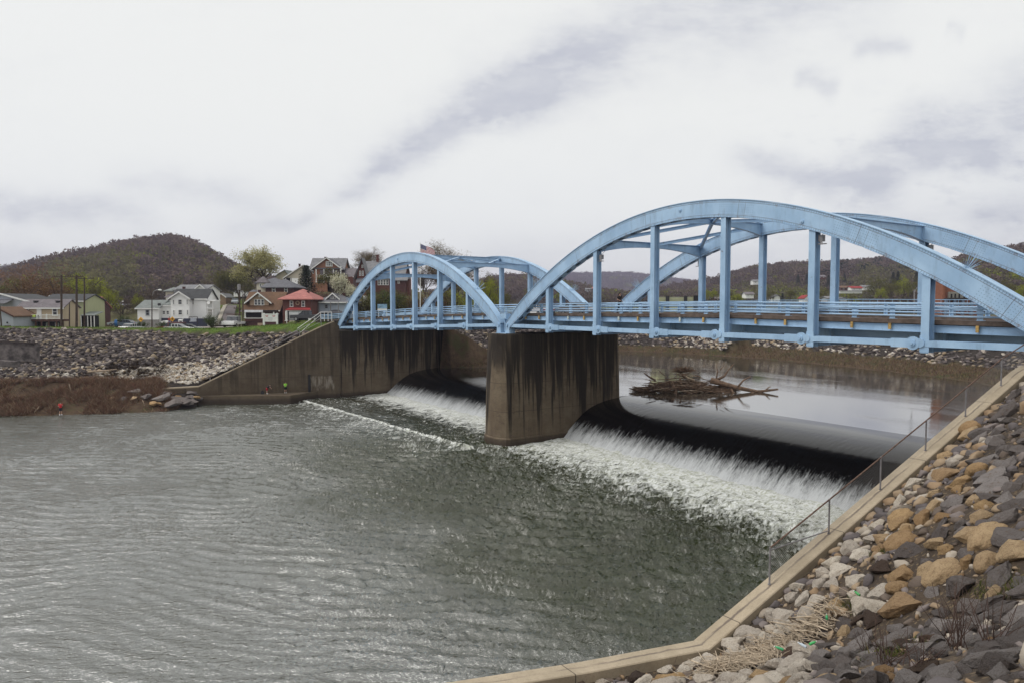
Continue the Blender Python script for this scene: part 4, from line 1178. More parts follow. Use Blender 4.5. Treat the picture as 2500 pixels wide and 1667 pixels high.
        if fascia:
            m=M()
            if roof=='gy':
                for xe in (a,b):
                    dx=xe-xm; ex=xe+dx*oh/abs(dx); ez=ze-(zr-ze)*oh/abs(dx)
                    m.prism([(xm,Y-oh-.06,zr-.05),(ex,Y-oh-.06,ez-.05),(ex,Y-oh-.06,ez+th*1.3),(xm,Y-oh-.06,zr+th*1.3)],(0,.055,0))
            else: m.box(((a+b)/2,Y-oh-.03,ze-.10),(b-a+2*oh,.05,.22))
            sub('fascia',m,fascia,rf)
        return wl
    def chim(s,xc,y0,y1,w,mat,d,parent=None):
        Y=s.Y+d; m=M(); a=X_at(xc-w/2,Y);b=X_at(xc+w/2,Y); zt=Z_at(y0,Y); zb=Z_at(y1,Y)-1
        m.box(((a+b)/2,Y,(zt+zb)/2),(b-a,(b-a),zt-zb)); m.box(((a+b)/2,Y,zt+.03),((b-a)*1.2,(b-a)*1.2,.12)); sub('chimney',m,mat,parent or s.r)
    def posts(s,xs,y0,y1,d,mat=TRIM,w=.16,name='porch_post'):
        for x in xs:
            Y=s.Y+d; m=M(); zt=Z_at(y0,Y); zb=Z_at(y1,Y); m.box((X_at(x,Y),Y,(zt+zb)/2),(w,w,zt-zb)); m.box((X_at(x,Y),Y,zb+.06),(w*1.6,w*1.6,.12)); s.part(name,m,mat)
    def rail(s,x0,x1,y0,y1,d,mat=TRIM,n=None,name='railing'):
        Y=s.Y+d; m=M(); a=X_at(x0,Y);b=X_at(x1,Y); zt=Z_at(y0,Y); zb=Z_at(y1,Y)
        m.box(((a+b)/2,Y,zt),(b-a,.08,.08)); m.box(((a+b)/2,Y,zb),(b-a,.08,.08)); n=n or int((b-a)/.22)
        for k in range(n+1): m.box((a+(b-a)*k/n,Y,(zt+zb)/2),(.05,.05,zt-zb))
        s.part(name,m,mat)
    def slope(s,name,x0,x1,yl,yh,d0,d1,mat,th=.12,parent=None,inset=0):
        """lean-to sheet: low edge at depth d0, high edge at d1"""
        a=X_at(x0,s.Y+d0);b=X_at(x1,s.Y+d0); zl=Z_at(yl,s.Y+d0); zh=Z_at(yh,s.Y+d1); m=M(); i=inset
        v=[(a,s.Y+d0,zl),(b,s.Y+d0,zl),(b-i,s.Y+d1,zh),(a+i,s.Y+d1,zh)]
        v+=[(q[0],q[1],q[2]-th) for q in v]
        m.add(v,[(0,1,2,3),(7,6,5,4),(0,4,5,1),(1,5,6,2),(2,6,7,3),(3,7,4,0)]); return s.part(name,m,mat,parent)

# --- A: grey gabled house at the left frame edge
h=H('pale grey gabled house with dark shingles, cut by the left edge','house',20,806,126)
h.body(-45,72,806,738,9,SGREY,roof='gy',yr=719.5,rmat=RDK,ridge=5,fascia=TRIM,oh=.3)
h.box('wall_vent',14,17,785,789,OPSHADE,-.08,0)
h.slope('side_roof',-30,12,741,731,-2.2,0,RGREY); h.win(-8,752,7,12)
h=H('small pale garage with brown sloping roof and brown door below the grey gabled house','garage',2,807,118)
h.body(-40,31,807,772,6,SGREY,roof='gy',yr=752,rmat=RBRN,ridge=-8,oh=.35,fascia=BROWNW)
h.box('door',9,24,795,806,BROWNW,-.06,0); h.box('lamp',14,17,786,790,BLACK,-.12,0)
# --- B: tan long house with white deck
h=H('long tan house with grey roof and white railed deck above a dark lower storey','house',96,807,124)
h.body(43,154,807,752,4.6,STAN,roof='gx',yr=733.5,rmat=RMAU,oh=.25,fascia=TRIM)
for x in (63,134): h.win(x,762,13,20,frame=TRIM)
m=M(); h.box('door',89,100,755,780,TRIM,-.12,0)
h.box('deck_ledge',32,154,780,785,BROWNW,-1.6,0)  # brown timber floor edge of the deck, under its railing
h.rail(31,151,769,778.5,-1.6,TRIM); h.posts([31,67,89,113,147,151],767,780,-1.6,w=.14,name='rail_post')
h.posts([36,52,68,86,100,118,137,151],785,807,-1.5,BROWNW,w=.2)
h.box('lower_wall',43,154,785.5,807,OPSHADE,-.05,0)
for x in (57,82,116,138): h.win(x,795,9,13,d=-.06,mull=2)
h.box('lantern',78.5,83.5,769,774.5,plain('yellow_green_plastic',(.5,.62,.12),.5),-1.9,-1.65)
for x in (88,142):
    h.chim(x,736,742,7,BLACK,1.4); 
h.chim(104,746,749,2,BLACK,.6)
# --- C: green-yellow house behind with dark roof
h=H('sage green house with dark roof and skylights behind the tan decked house','house',155,804,138)
h.body(105,205,804,735,7,SGREEN,roof='gx',yr=720.5,rmat=RDK,oh=.3,fascia=TRIM)
for x in (121,162,195):
    h.slope('skylight',x-2.2,x+2.2,723,720.5,2.4,3.3,TRIM,th=.2)
h.slope('porch_roof',196,230,770,761,-1.0,2.0,RGRN); h.box('porch_wall',197,226,771,804,OPSHADE,.0,2.0); h.posts([197,213,221,229],771,804,-.9,w=.13)
# --- D: red roofed house further back
h=H('dark house with red roof peeping from behind the sage green house','house',160,803,152)
h.body(101,224,803,752,7,BRD,roof='gx',yr=727,rmat=RRED,oh=.3)
h.posts([214,219,224],756,768,-1.0,w=.12); 
h.chim(228,727,732,9,TRIM,2)
# --- E: big white house, wing and garage
h=H('large white two-storey house with bay gable, low wings and navy base','house',420,803,142)
h.body(421,504,796,730,5.0,SW,roof='gx',yr=708,rmat=RDK,oh=.3,fascia=TRIM)
h.body(417,462,796,729,1.6,SW,d=-1.6,roof='gy',yr=714.5,rmat=RDK,fascia=TRIM,oh=.45,wname='bay_wall',rname='bay_roof')
h.chim(450,702,710,5,BRD,3.0)
for y,hh in ((738,13),(763,13)):
    h.win(440,y,11,hh,d=-1.6,mull=1); h.win(424.5,y+.5,4.5,hh,d=-1.6); h.win(457.5,y,4.5,hh,d=-1.6)
h.win(471,738,6,13)
h.box('basement',417,504,778,804,DKBLUE,-1.75,-1.5)
h.body(388,421,796,746,6.5,SW,d=.4,roof='gx',yr=736.5,rmat=RGRN,oh=.25,wname='link_wall',rname='link_roof',fascia=TRIM)
h.win(400,763.5,8,9.5,d=.4); h.win(409.5,763.5,7.5,9.5,d=.4)
h.box('link_basement',389,421,777,804,DKBLUE,.2,.38)
h.body(335,387,803,753,7,SW,d=-.8,roof='gx',yr=735,rmat=RGRN,oh=.35,wname='garage_wall',rname='garage_roof',fascia=TRIM)
h.win(360,764,9.5,14,d=-.8,frame=SGREY); h.box('garage_base',335,387,780.5,804,STONEB,-.95,-.81)
h.box('satellite_dish',385,391,741,747,BLACK,-1.2,-.9)
m=M(); Y=h.Y-.5; m.disc((X_at(509,Y),Y,Z_at(740,Y)),(.3,-1,.3),.32,.06,14); h.part('satellite_dish',m,TRIM)
h.slope('balcony_roof',505,524,734.5,733,0,3,TRIM,th=.15); h.box('balcony_floor',505,522,752,755,TRIM,0,3.); h.posts([507,520],735,752,.1,w=.12); h.posts([507,519],755,778,.1,w=.14)
h.rail(505,521,757,762,.1); h.box('side_wall',504.5,512,735,778,OPSHADE,2.6,3.2)
# --- F behind
h=H('grey roofed white house rising behind the big white house','house',450,790,165)
h.body(426,503,790,709,8,SW,roof='gx',yr=697.5,rmat=RLT,oh=.3)
h.body(477,503,790,708,1.2,SW,d=-1.2,roof='gy',yr=697,rmat=RLT,oh=.35,fascia=TRIM,wname='dormer_wall',rname='dormer_roof')
h.body(405,424,790,711,5,SCREAM,d=.4,roof='hip',yr=702,rmat=RGRN,wname='tower_wall',rname='tower_roof')
h.slope('side_roof',401,422,726,719,-1.5,.4,RMAU); h.win(412,731,10,7,d=.3)
# --- G
h=H('small ivy-covered tan house with grey roof beside the climbing street','house',532,746,205)
h.body(514,531,746,728,9,STAN,roof='gx',yr=717,rmat=RMAU,oh=.2); h.body(531,551,746,726,6,BRT,d=-1,roof='gy',yr=718.5,rmat=RLT,oh=.3,fascia=TRIM,wname='gable_wall',rname='gable_roof')
h=H('narrow white house far up the climbing street above the parked cars','house',578,722,250)
h.body(571,586,722,714,8,SW,roof='gx',yr=712,rmat=RLT,oh=.2); h.win(575,717.5,3.5,3.5); h.win(582,717.5,3.5,3.5)
# --- I bungalow
h=H('brown roofed bungalow with tan dormer gable and deep railed porch','house',637,802,135)
h.body(596,679,802,758,8,BRK,roof='gx',yr=715.5,rmat=RBRN,oh=.5,fascia=TRIM)
h.body(609.5,656.5,749,735,4.2,TANW,d=.9,roof='gy',yr=716.5,rmat=RBRN,oh=.75,extra=.2,fascia=TRIM,wname='dormer_wall',rname='dormer_roof')
for x in (625.2,633,641.5): h.win(x,738.5,8,15,d=.9)
h.box('louvre',631,636,721,726.5,TRIM,.8,.9)
h.box('porch_opening',597,679,759,775,OPSHADE,-.35,-.3); h.box('awning',596.5,641,757.5,763,AWN,-1.1,-.9); h.box('painted_awning_shade',641,679,758,762,OPSHADE,-1.0,-.9)  # black strip right of the awning paints the shade below the eave
h.posts([598,640,668],760,777,-.8,w=.22); h.rail(597,641,777.5,784.5,-.9,BROWNW); h.box('porch_base',596,679,785,803,BRD,-.8,-.36); h.box('step_wall',628,640,789,802,TANW,-1.1,-.85)
h.chim(634,709.5,717,5,BRD,4)
h.box('rail_cap',597,641,776.5,778,TRIM,-1.0,-.85)
# --- J dark red hip house
h=H('dark red two-storey house with grey hip roof behind the brown bungalow','house',678,792,158)
h.body(649,716,792,702,8,BRD,roof='hip',yr=682,rmat=RGREY,oh=.7); 
for x in (669,699): h.win(x,708,8.5,13)
h.body(638,649,792,701,6,SCREAM,d=.6,wname='side_bay'); h.slope('bay_roof',636,650,701,692,.2,4,RGREY)
h=H('grey roofed cream house wedged behind the dark red hip-roofed house','house',655,775,182)
h.body(627,692,775,692,7,SCREAM,roof='hip',yr=679,rmat=RGREY,oh=.5); h.body(629,652,775,690,2,SCREAM,d=-1.5,roof='hip',yr=676,rmat=RMAU,oh=.4,wname='bay_wall',rname='bay_roof'); h.win(637,697,5,8,d=-1.5)
h.slope('low_roof',604,634,716,708,-4,0,RGREY); h.box('low_wall',607,634,716,740,BRD,-3.5,-.1)
# --- K red brick, salmon roof
h=H('square red brick house with salmon pyramid roof and red porch roof','house',724,794,134)
h.body(690,758,794,730.5,9,BRK,roof='hip',yr=706.5,rmat=RRED,oh=.75)
for x in (712,740.5): h.win(x,742.5,8.5,15,mull=1)
m=M(); Y=h.Y-.08; c=Vector((X_at(726.5,Y),Y,Z_at(740.5,Y))); m.tube([c+Vector((.33*math.cos(a),0,.33*math.sin(a))) for a in np.linspace(0,2*math.pi,13)],.09,6,False); h.part('wreath',m,plain('straw',(.42,.32,.22),.9))
h.slope('porch_roof',696,758,756.5,751,-1.6,0,RREDD,inset=.5); h.box('porch_beam',697,758,757,759.5,TRIM,-1.5,-1.3)
h.box('painted_porch_shade',698,757,760,794,OPSHADE,-.06,-.02); h.box('shade_blind',705,729,761,769,AWN,-1.3,-1.2); h.box('shade_blind',730,753,761,767,AWN,-1.3,-1.2); h.box('screen',705,729,768,782,plain('screen_grey',(.33,.34,.35),.8),-.5,-.4)  # black sheet over the brick paints the shade beneath the porch roof
h.box('porch_wall',696,757,783,796,BRK,-1.5,-1.2); h.box('steps',706,722,783,795,SCREAM,-1.8,-1.55); h.posts([699,755],760,784,-1.4,w=.35); h.chim(753,712,722,5,BRD,3)
m=M(); Y=h.Y-1.62; m.tube([(X_at(697,Y),Y,Z_at(760,Y)),(X_at(698,Y),Y,Z_at(767,Y)),(X_at(700,Y),Y,Z_at(792,Y))],.07,6); h.part('downpipe',m,TRIM)
# --- L
h=H('weathered pale blue house with dormered hip roof beside the bridge end','house',812,804,140)
h.body(775,850,804,738,9,SBLUE,roof='hip',yr=716,rmat=RGREY,oh=.85,fascia=TRIM)
h.body(803,824,731,727,3.2,SGREY,d=1.0,roof='gy',yr=718,rmat=RGREY,oh=.6,extra=.3,fascia=TRIM,wname='dormer_wall',rname='dormer_roof')
h.win(811,727.5,6,6,d=1.0); h.win(817.5,727.5,6,6,d=1.0); h.win(797,749,8,9.5,frame=SGREY)
h.slope('porch_roof',790,842,764,757,-1.5,0,RGREY,inset=1.6); h.box('painted_porch_shade',776,848,765,804,OPSHADE,-.06,-.02); h.posts([777,807,826,846],738.5,800,-1.3,GALV,w=.13); h.box('porch_wall',776,782,764,804,BRK,-.5,-.1); h.chim(840,717,728,6,BRD,4)  # shade of the porch put in as a black sheet on the wall
# --- hill houses
h=H('tall orange brick house with wide front gable high on the hill','house',802,712,185)
h.body(768,832,712,655,9,BRO,d=0,roof='gy',yr=631.5,rmat=RGREY,oh=.7,fascia=TRIM)
h.body(760,838,712,660,7,BRO,d=2.2,roof='gx',yr=632.5,rmat=RLT,oh=.5,wname='rear_wall',rname='rear_roof')
h.win(805,645,16.5,13,mull=3); h.box('belt',764,836,654.5,657.5,RGREY,-.5,.0); h.box('upper_porch',790,834,659,680,OPSHADE,-.08,-.03)
h.box('porch_screen',782,830,660,671,plain('mauve_screen',(.14,.12,.14),.9),-.3,-.15); h.rail(773,834,672,677,-.9); h.posts([773,792,815,833],658,690,-.9,w=.2)
h.box('lower_opening',776,790,680,692,OPSHADE,-.08,-.03); h.chim(796.5,629,636,5,BRD,5); h.chim(833,652,690,3,TRIM,-.2)
h.win(766.5,665,5,8,d=2.2)
h=H('pale green gabled house half hidden left of the big dark fir','house',710,708,200)
h.body(698,760,708,678,9,SCREAM,roof='gy',yr=649,rmat=RGRN,ridge=742,oh=.6,fascia=TRIM); h.chim(733,645.5,653,4,BRD,1)
h.box('painted_porch_shade',697,712,679,696,OPSHADE,-.5,-.1); h.box('porch_front',713,728,680,700,SW,-1.2,-.9); h.box('porch_roof',703,731,694,696.5,TRIM,-1.6,-.5); h.posts([698.5,711],680,696,-1.2,w=.16)  # black block behind the posts stands in for porch shade
h=H('low pale house with grey roof between the big tree and the green gable','house',690,706,215)
h.body(676,706,706,674,9,SCREAM,roof='gy',yr=661,rmat=RGRN,oh=.5,ridge=697)
# O
h=H('red brick house with steep grey roof and window band on the hilltop','house',925,716,170)
h.body(874,985,716,676,9,BRK,roof='gx',yr=640,rmat=RLT,oh=.5,fascia=TRIM)
h.body(872,894,716,668,3,BRK,d=-2.6,roof='gy',yr=632,rmat=RLT,oh=.5,ridge=885,fascia=RGREY,wname='gable_wall',rname='gable_roof')
for x in (880.,886.5): h.win(x,668,4,12,d=-2.6)
h.win(886,651,4,7,d=-2.6); h.slope('eave_roof',869,893,690,680,-4,-2.6,RGREY)
h.chim(923,623.5,634,5.5,BRK,4.5)
h.body(884,1000,716,682,3,BRK,d=-1.2,wname='sun_room'); h.slope('sunroom_roof',882,1000,681,676,-1.6,.4,RGREY)
for x in np.linspace(926,946,4): h.win(x,690,6.2,14,d=-1.2)
h.body(967,992,716,684,4,BRD,d=-2.0,roof='gx',yr=672,rmat=RLT,oh=.4,wname='annex_wall',rname='annex_roof'); h.win(974,689,5,8,d=-2)
h=H('dark low garage roof left of the steep-roofed red brick house','garage',838,716,185)
h.body(800,862,716,676,8,BRD,roof='gx',yr=657,rmat=RMAU,oh=.3,fascia=TRIM); h.box('wall_band',840,862,676,716,BRK,-.4,-.1)

# --- right side: brick tower block
h=H('tall orange brick building with grey louvred window band right of the bridge','building',2340,788,150)
h.body(2300,2402,800,683,3,plain('orange_brick_wall',(.22,.085,.05),.9,.12,2.5),extra=8)
h.box('parapet',2299,2404,680,684,plain('parapet_brown',(.15,.07,.045),.9),-.3,3.2)
h.box('corner_pilaster',2300,2306,679,800,plain('brick_pilaster',(.23,.09,.05),.9),-.5,-.02)
wb=h.box('window_band',2316,2364,713,728,plain('louvre_grey',(.24,.23,.20),.7),-.5,-.02)
for x in (2322,2331,2341,2353): h.box('louvre',x,x+2.2,718,728,OPSHADE,-.7,-.52,parent=wb)
h.box('canopy',2312,2368,729,733,BLACK,-1.6,-.02)
h.posts([2310,2330,2350,2372],733,790,-1.3,plain('blue_grey_post',(.12,.16,.24),.7),w=.5,name='column')
# striped long building mid distance
h=H('low pale yellow banded building seen through the bridge railing','building',1660,790,180)
h.body(1608,1712,790,726,10,plain('pale_yellow_wall',(.50,.50,.30),.8,.08,1),extra=3)
for k in range(6): h.box('band',1607.5,1712.5,727+k*5.2,728.6+k*5.2,plain('dim_band',(.30,.31,.26),.8) if k==0 else MATS.get('dim_band') or bpy.data.materials['dim_band'],-.08,-.01)
for x in (1626,1670): h.box('dark_pillar',x,x+8,723,792,BLACK,-.5,-.1)
h.box('dark_door',1694,1711,722,792,OPSHADE,-.6,-.1)
# far white house dots on the slopes, each its own thing
def small_house(x0,x1,yb,ye,yr,Y,wall,roof,label,kind='gx',group=None,wins=2):
    h=H(label,'house',(x0+x1)/2,yb,Y,group); h.body(x0,x1,yb,ye,max(6,(x1-x0)*Y/F*.6),wall,roof=kind,yr=yr,rmat=roof,oh=.5,extra=.8)
    for k in range(wins):
        x=x0+(x1-x0)*(k+.5)/wins; h.win(x,(yb+ye)/2,(x1-x0)*.14,(yb-ye)*.42)
    return h
small_house(1821,1840,725,719,714,330,SW,RMAU,'white cottage with grey roof left of the fourth hanger','gx')
small_house(1890,1904,732,726,721,300,SW,RGREY,'steep white gable house under the yellow-green hillside trees','gy')
small_house(1964,1980,735,728,722,300,SW,RREDD,'white house beside a hanger with a brown-red roof','gy')
small_house(2020,2046,735,729,725,290,SGREY,RLT,'grey roofed house just above the railing behind the bare trees','gx')
small_house(2050,2068,738,731,727,290,SGREY,RGREY,'small grey gabled house above the railing next to a lime bush','gy')
small_house(2104,2134,681,677.5,674.5,620,SW,RLT,'long white ranch house high on the wooded ridge','gx',None,4)
small_house(2070,2082,678,674,671.5,640,SGREY,RGRN,'pale grey-green house on the ridge left of the white ranch house','gx')
small_house(1996,2014,680,676,672.5,560,BRK,RMAU,'reddish ridge house between two hangers','gx')
small_house(1838,1858,693,687,684,520,SW,RLT,'white split-level house on the bare slope','gx')
small_house(1868,1882,683,679,677,620,SCREAM,RLT,'cream ridge house left of the lime tree','gx')
small_house(1905,1918,682,679,677,620,SCREAM,RLT,'cream ridge house right of the lime tree','gx')
small_house(1928,1940,681,678,676,640,SGREY,RLT,'grey ridge house next to the dark firs','gx')
small_house(2052,2078,709,703,699,420,BRD,RBRN,'dark brick house with brown roof mid-slope','gx')
small_house(2078,2104,709,704,700,415,SW,RREDD,'white walled house with red roof mid-slope','gx')
small_house(2106,2132,706,701,697.5,425,SW,RLT,'white house with pale roof right of the red-roofed house','gx')
small_house(2050,2104,713.5,711,710.5,405,SW,RLT,'long white retaining terrace wall below the red-roofed house','gx',None,0)
small_house(1430,1446,711,707,704.5,560,SGREY,RLT,'pale house low on the purple ridge left of the walking person','gx')
small_house(1447,1454,708,705,702,560,RRED,RRED,'tiny pink-roofed house beside the pale ridge house','gx',None,1)
small_house(1706,1716,731,727,724,300,SW,RMAU,'tiny white shed behind the banded building','gx',None,1)
small_house(1748,1764,734,730,726,280,BRD,RMAU,'dark low house left of the lime-yellow tree','gx')
small_house(1275,1285,693,689,687,700,SW,RLT,'white speck of a house high on the purple hill over the pier','gx',None,1)
# white gravel yard and cars by the far levee are below with the vehicles
# ================================================================== STREET, POLES, SIGNS
m=M(); pts=[(532,566,795,140),(536,566,786,147),(541,572,775,158),(546,574,762,175),(553,578,750,195),(562,583,742,212),(570,584,736,235)]
for a,b in zip(pts[:-1],pts[1:]):
    def g(x,q): P_=atY(x,q[2],q[3]); z=float(town(np.array([P_.x]),np.array([P_.y]))[0]); return (P_.x,P_.y,E+max(z,P_.z-E)+.10)
    m.quad(g(a[0],a),g(a[1],a),g(b[1],b),g(b[0],b))
struct('street',m,ASPH)
m=M()
for a,b in zip(pts[:-1],pts[1:]):
    A1=g(a[0]-9 if a[3]<200 else a[0]-5,a);A2=g(a[0],a);B2=g(b[0],b);B1=g(b[0]-8 if b[3]<200 else b[0]-4,b)
    m.quad(A1,A2,B2,B1); 
    m.bar(Vector(A2)+Vector((0,0,.06)),Vector(B2)+Vector((0,0,.06)),.2,.14)
struct('pavement',m,plain('pavement_concrete',(.32,.29,.24),.9,.2,2))
m=M(); 
for k in range(14):
    x0=195+k*24; a=atY(x0,804,126); b=atY(x0+24,804,126)
    za=float(town(np.array([a.x]),np.array([132.]))[0])+E+.12
    m.quad((a.x,129,za),(b.x,129,za),(b.x,138,za),(a.x,138,za))
struct('road',m,plain('light_road',(.24,.21,.19),.9,.15,1))
def pole(x,yt,yb,Y,r,label,arms=(),group=None,lean=0,name='utility_pole',cat='utility pole',mat=None):
    B=atY(x,yb,Y); T=atY(x+lean,yt,Y); t=thing(name,label,cat,B,group); m=M(); m.tube([B-Vector((0,0,1.5)),B,T],[r,r,r*.75],8); sub('pole',m,mat or WOODP,t)
    for (dz,w) in arms:
        m=M(); m.box((T.x,T.y,T.z-dz),(w,.12,.14)); 
        for k in (-.46,-.3,.3,.46): m.tube([(T.x+k*w,T.y,T.z-dz),(T.x+k*w,T.y,T.z-dz+.28)],.05,6)
        sub('crossarm',m,mat or WOODP,t)
    return t,T,B
pole(150,672,806,122,.20,'tallest dark utility pole in front of the tan house gable',((.3,2.6),),'utility poles on the left levee')
pole(187,672,806,121,.21,'dark utility pole at the right corner of the tan house',((.3,2.3),),'utility poles on the left levee')
pole(206,678,806,130,.16,'thin utility pole with crossarm in front of the porch of the sage house',((.2,3.6),),'utility poles on the left levee')
pole(169.5,739,806,122,.12,'short bare post between the two tall utility poles')
pole(3,740,790,117,.12,'leaning dark post by the small pale garage',lean=-4)
t,T,B=pole(260,716,780,190,.12,'distant transformer pole among the trees left of the white house',((.3,3.0),))
m=M(); m.tube([T+Vector((-.3,-.3,-1.0)),T+Vector((-.3,-.3,-2.2))],.34,10); sub('transformer',m,GALV,t)
t,T,B=pole(585,697,800,136,.17,'utility pole with grey transformer can beside the climbing street',((3.6,2.6),(4.4,2.4)))
m=M(); m.tube([T+Vector((0,-.3,.1)),T+Vector((0,-.3,-.9))],.30,12); m.disc(T+Vector((0,-.3,.15)),(0,0,1),.2,.14,10); sub('transformer',m,GALV,t)
t,T,B=pole(593,720,803,134,.15,'dark utility pole at the left corner of the brown bungalow',((3.0,1.6),(5.2,1.8)))
t,T,B=pole(894,724,775,150,.10,'utility pole with white transformer seen under the left arch')
m=M(); m.tube([T+Vector((-.2,-.2,.1)),T+Vector((-.2,-.2,-1.2))],.36,10); sub('transformer',m,TRIM,t)
# street lamps
def lamp(x,yt,yb,Y,dx,label,mat=GALV,pm=None,group=None):
    B=atY(x,yb,Y); T=atY(x,yt,Y); t=thing('street_lamp',label,'street lamp',B,group); m=M(); m.tube([B-Vector((0,0,1)),B,T],[.11,.11,.08],8); sub('lamp_post',m,pm or mat,t)
    m=M(); m.tube([T+Vector((0,0,-.5)),T+Vector((dx*.25,0,.35)),T+Vector((dx*.7,0,.6)),T+Vector((dx,0,.62))],.05,6); a=sub('arm',m,mat,t)
    m=M(); m.tube([T+Vector((dx*.9,0,.62)),T+Vector((dx*1.25,0,.60)),T+Vector((dx*1.45,0,.55))],[.09,.17,.05],8); sub('lamp_head',m,TRIM,t)
lamp(371,717,806,124,1.2,'street lamp on a dark pole in front of the white garage wing',pm=WOODP)
lamp(294,743,793,165,.5,'small street lamp left of the white house bushes',pm=WOODP)
lamp(2232,708,760,120,1.7,'grey street lamp left of the brick tower behind the bridge')
# flag pole
B=atY(1026,760,150); T=atY(1026,596,150); t=thing('flagpole','white flagpole flying a stars and stripes flag behind the left arch','flagpole',B); m=M(); m.tube([B-Vector((0,0,2)),B,T],[.10,.10,.05],8); sub('pole',m,TRIM,t)
m=M(); m.disc(T+Vector((0,0,.08)),(0,0,1),.1,.16,8); sub('finial',m,TRIM,t)
def m_flag():
    m,t=mat_new('flag_cloth'); uv=t.new('ShaderNodeTexCoord').outputs['UV']; x,y,z=t.sep(uv)
    st=t.math('MODULO',t.math('FLOOR',t.math('MULTIPLY',y,13)),2)
    c=t.mix(st,(.45,.03,.05),(.75,.75,.76))
    can=t.math('MULTIPLY',t.math('LESS_THAN',x,.42),t.math('GREATER_THAN',y,6/13.))
    gx=t.math('SUBTRACT',t.math('FRACT',t.math('MULTIPLY',x,6/.42)),.5); gy=t.math('SUBTRACT',t.math('FRACT',t.math('MULTIPLY',y,9/.54)),.5)
    star=t.math('LESS_THAN',t.math('ADD',t.math('POWER',gx,2),t.math('POWER',gy,2)),.05)
    c=t.mix(can,c,t.mix(star,(.035,.04,.14),(.7,.7,.72)))
    t.val(t.b.inputs['Base Color'],c); t.b.inputs['Roughness'].default_value=.8; return m
nx,ny=22,10; v=[];uv=[];f=[]
for i in range(nx+1):
    for j in range(ny+1):
        s=i/nx; q=j/ny; x=s*2.95; z=-1.75*(1-q)-s**1.25*1.35+ .10*math.sin(s*9+q*2)*s; y=.35*math.sin(s*7.5+q*1.5)*s
        v.append((T.x+.06+x,T.y+y,T.z-.05+z)); uv.append((s,q))
for i in range(nx):
    for j in range(ny): a=i*(ny+1)+j; f.append((a,a+ny+1,a+ny+2,a+1))
fl=sub('flag',(v,f),m_flag(),t,True); set_uv(fl,uv)
# warning diamonds
YEL=plain('sign_yellow',(.72,.36,.02),.5,.05,2,bump=0)
def diamond(x,y,Y,label,kind):
    c=atY(x,y,Y); g_=atY(x,800,Y); t=thing('warning_sign',label,'road sign',(c.x,c.y,g_.z)); m=M(); m.tube([(c.x,c.y+.05,g_.z-1),(c.x,c.y+.05,c.z+.2)],.05,6); sub('signpost',m,GALV,t)
    r=.46; m=M(); m.prism([(c.x-r,c.y,c.z),(c.x,c.y,c.z-r),(c.x+r,c.y,c.z),(c.x,c.y,c.z+r)],(0,-.03,0)); pl=sub('plate',m,YEL,t)
    m=M(); Yy=c.y-.045
    def q(a,b): return (c.x+a,Yy,c.z+b)
    if kind=='turn': m.prism([q(.16,-.24),q(.22,-.24),q(.22,.02),q(-.04,.08),q(-.04,.16),q(-.26,.03),q(-.04,-.08),q(-.04,-.0),q(.14,-.05)],(0,-.01,0))
    else: m.prism([q(-.24,-.04),q(.06,-.04),q(.06,-.13),q(.26,.0),q(.06,.13),q(.06,.04),q(-.24,.04)],(0,-.01,0)); m.prism([q(-.10,.04),q(.0,.22),q(.06,.20),q(-.03,.04)],(0,-.01,0)); m.prism([q(-.10,-.04),q(.0,-.22),q(.06,-.20),q(-.03,-.04)],(0,-.01,0))
    sub('arrow',m,BLACK,t)
diamond(344,780.5,126,'yellow diamond sign with a left curve arrow by the garage wing','turn')
diamond(421,779.5,126,'yellow diamond sign with a branching arrow by the navy base','fork')
# white notice board on the levee
B=atY(660,800,122); t=thing('notice_board','white painted notice board on two posts with red emblems on the grass','notice board',B)
m=M()
xa,xb=X_at(643.5,122),X_at(676,122)
for x in (xa,xb): m=M(); m.box((x,122,Z_at(781,122)),(.28,.28,Z_at(767,122)-Z_at(799,122))); sub('post',m,TRIM,t)
m=M(); zt,zb=Z_at(768,122),Z_at(786,122); m.box(((xa+xb)/2,122,(zt+zb)/2),(xb-xa,.10,zt-zb)); m.box(((xa+xb)/2,122,zt+.05),(xb-xa+.5,.2,.12)); pl=sub('panel',m,TRIM,t)
RED=plain('sign_red',(.45,.04,.04),.6,.05,2,bump=0)
m=M()
for k in (.24,.76):
    cx=xa+(xb-xa)*k; cz=zt-(zt-zb)*.24
    m.prism([(cx-.24,121.93,cz+.13),(cx,121.93,cz+.03),(cx+.24,121.93,cz+.13),(cx+.12,121.93,cz-.12),(cx,121.93,cz-.05),(cx-.12,121.93,cz-.12)],(0,-.015,0))
sub('emblem',m,RED,t)
for r_ in range(4):
    m=M(); w=(xb-xa)*(.46,.34,.40,.28)[r_]; m.box(((xa+xb)/2,121.935,zt-(zt-zb)*(.40+.14*r_)),(w,.015,.05)); sub('text_line',m,plain('faded_ink',(.45,.47,.50),.8) if r_==0 else bpy.data.materials['faded_ink'],t)
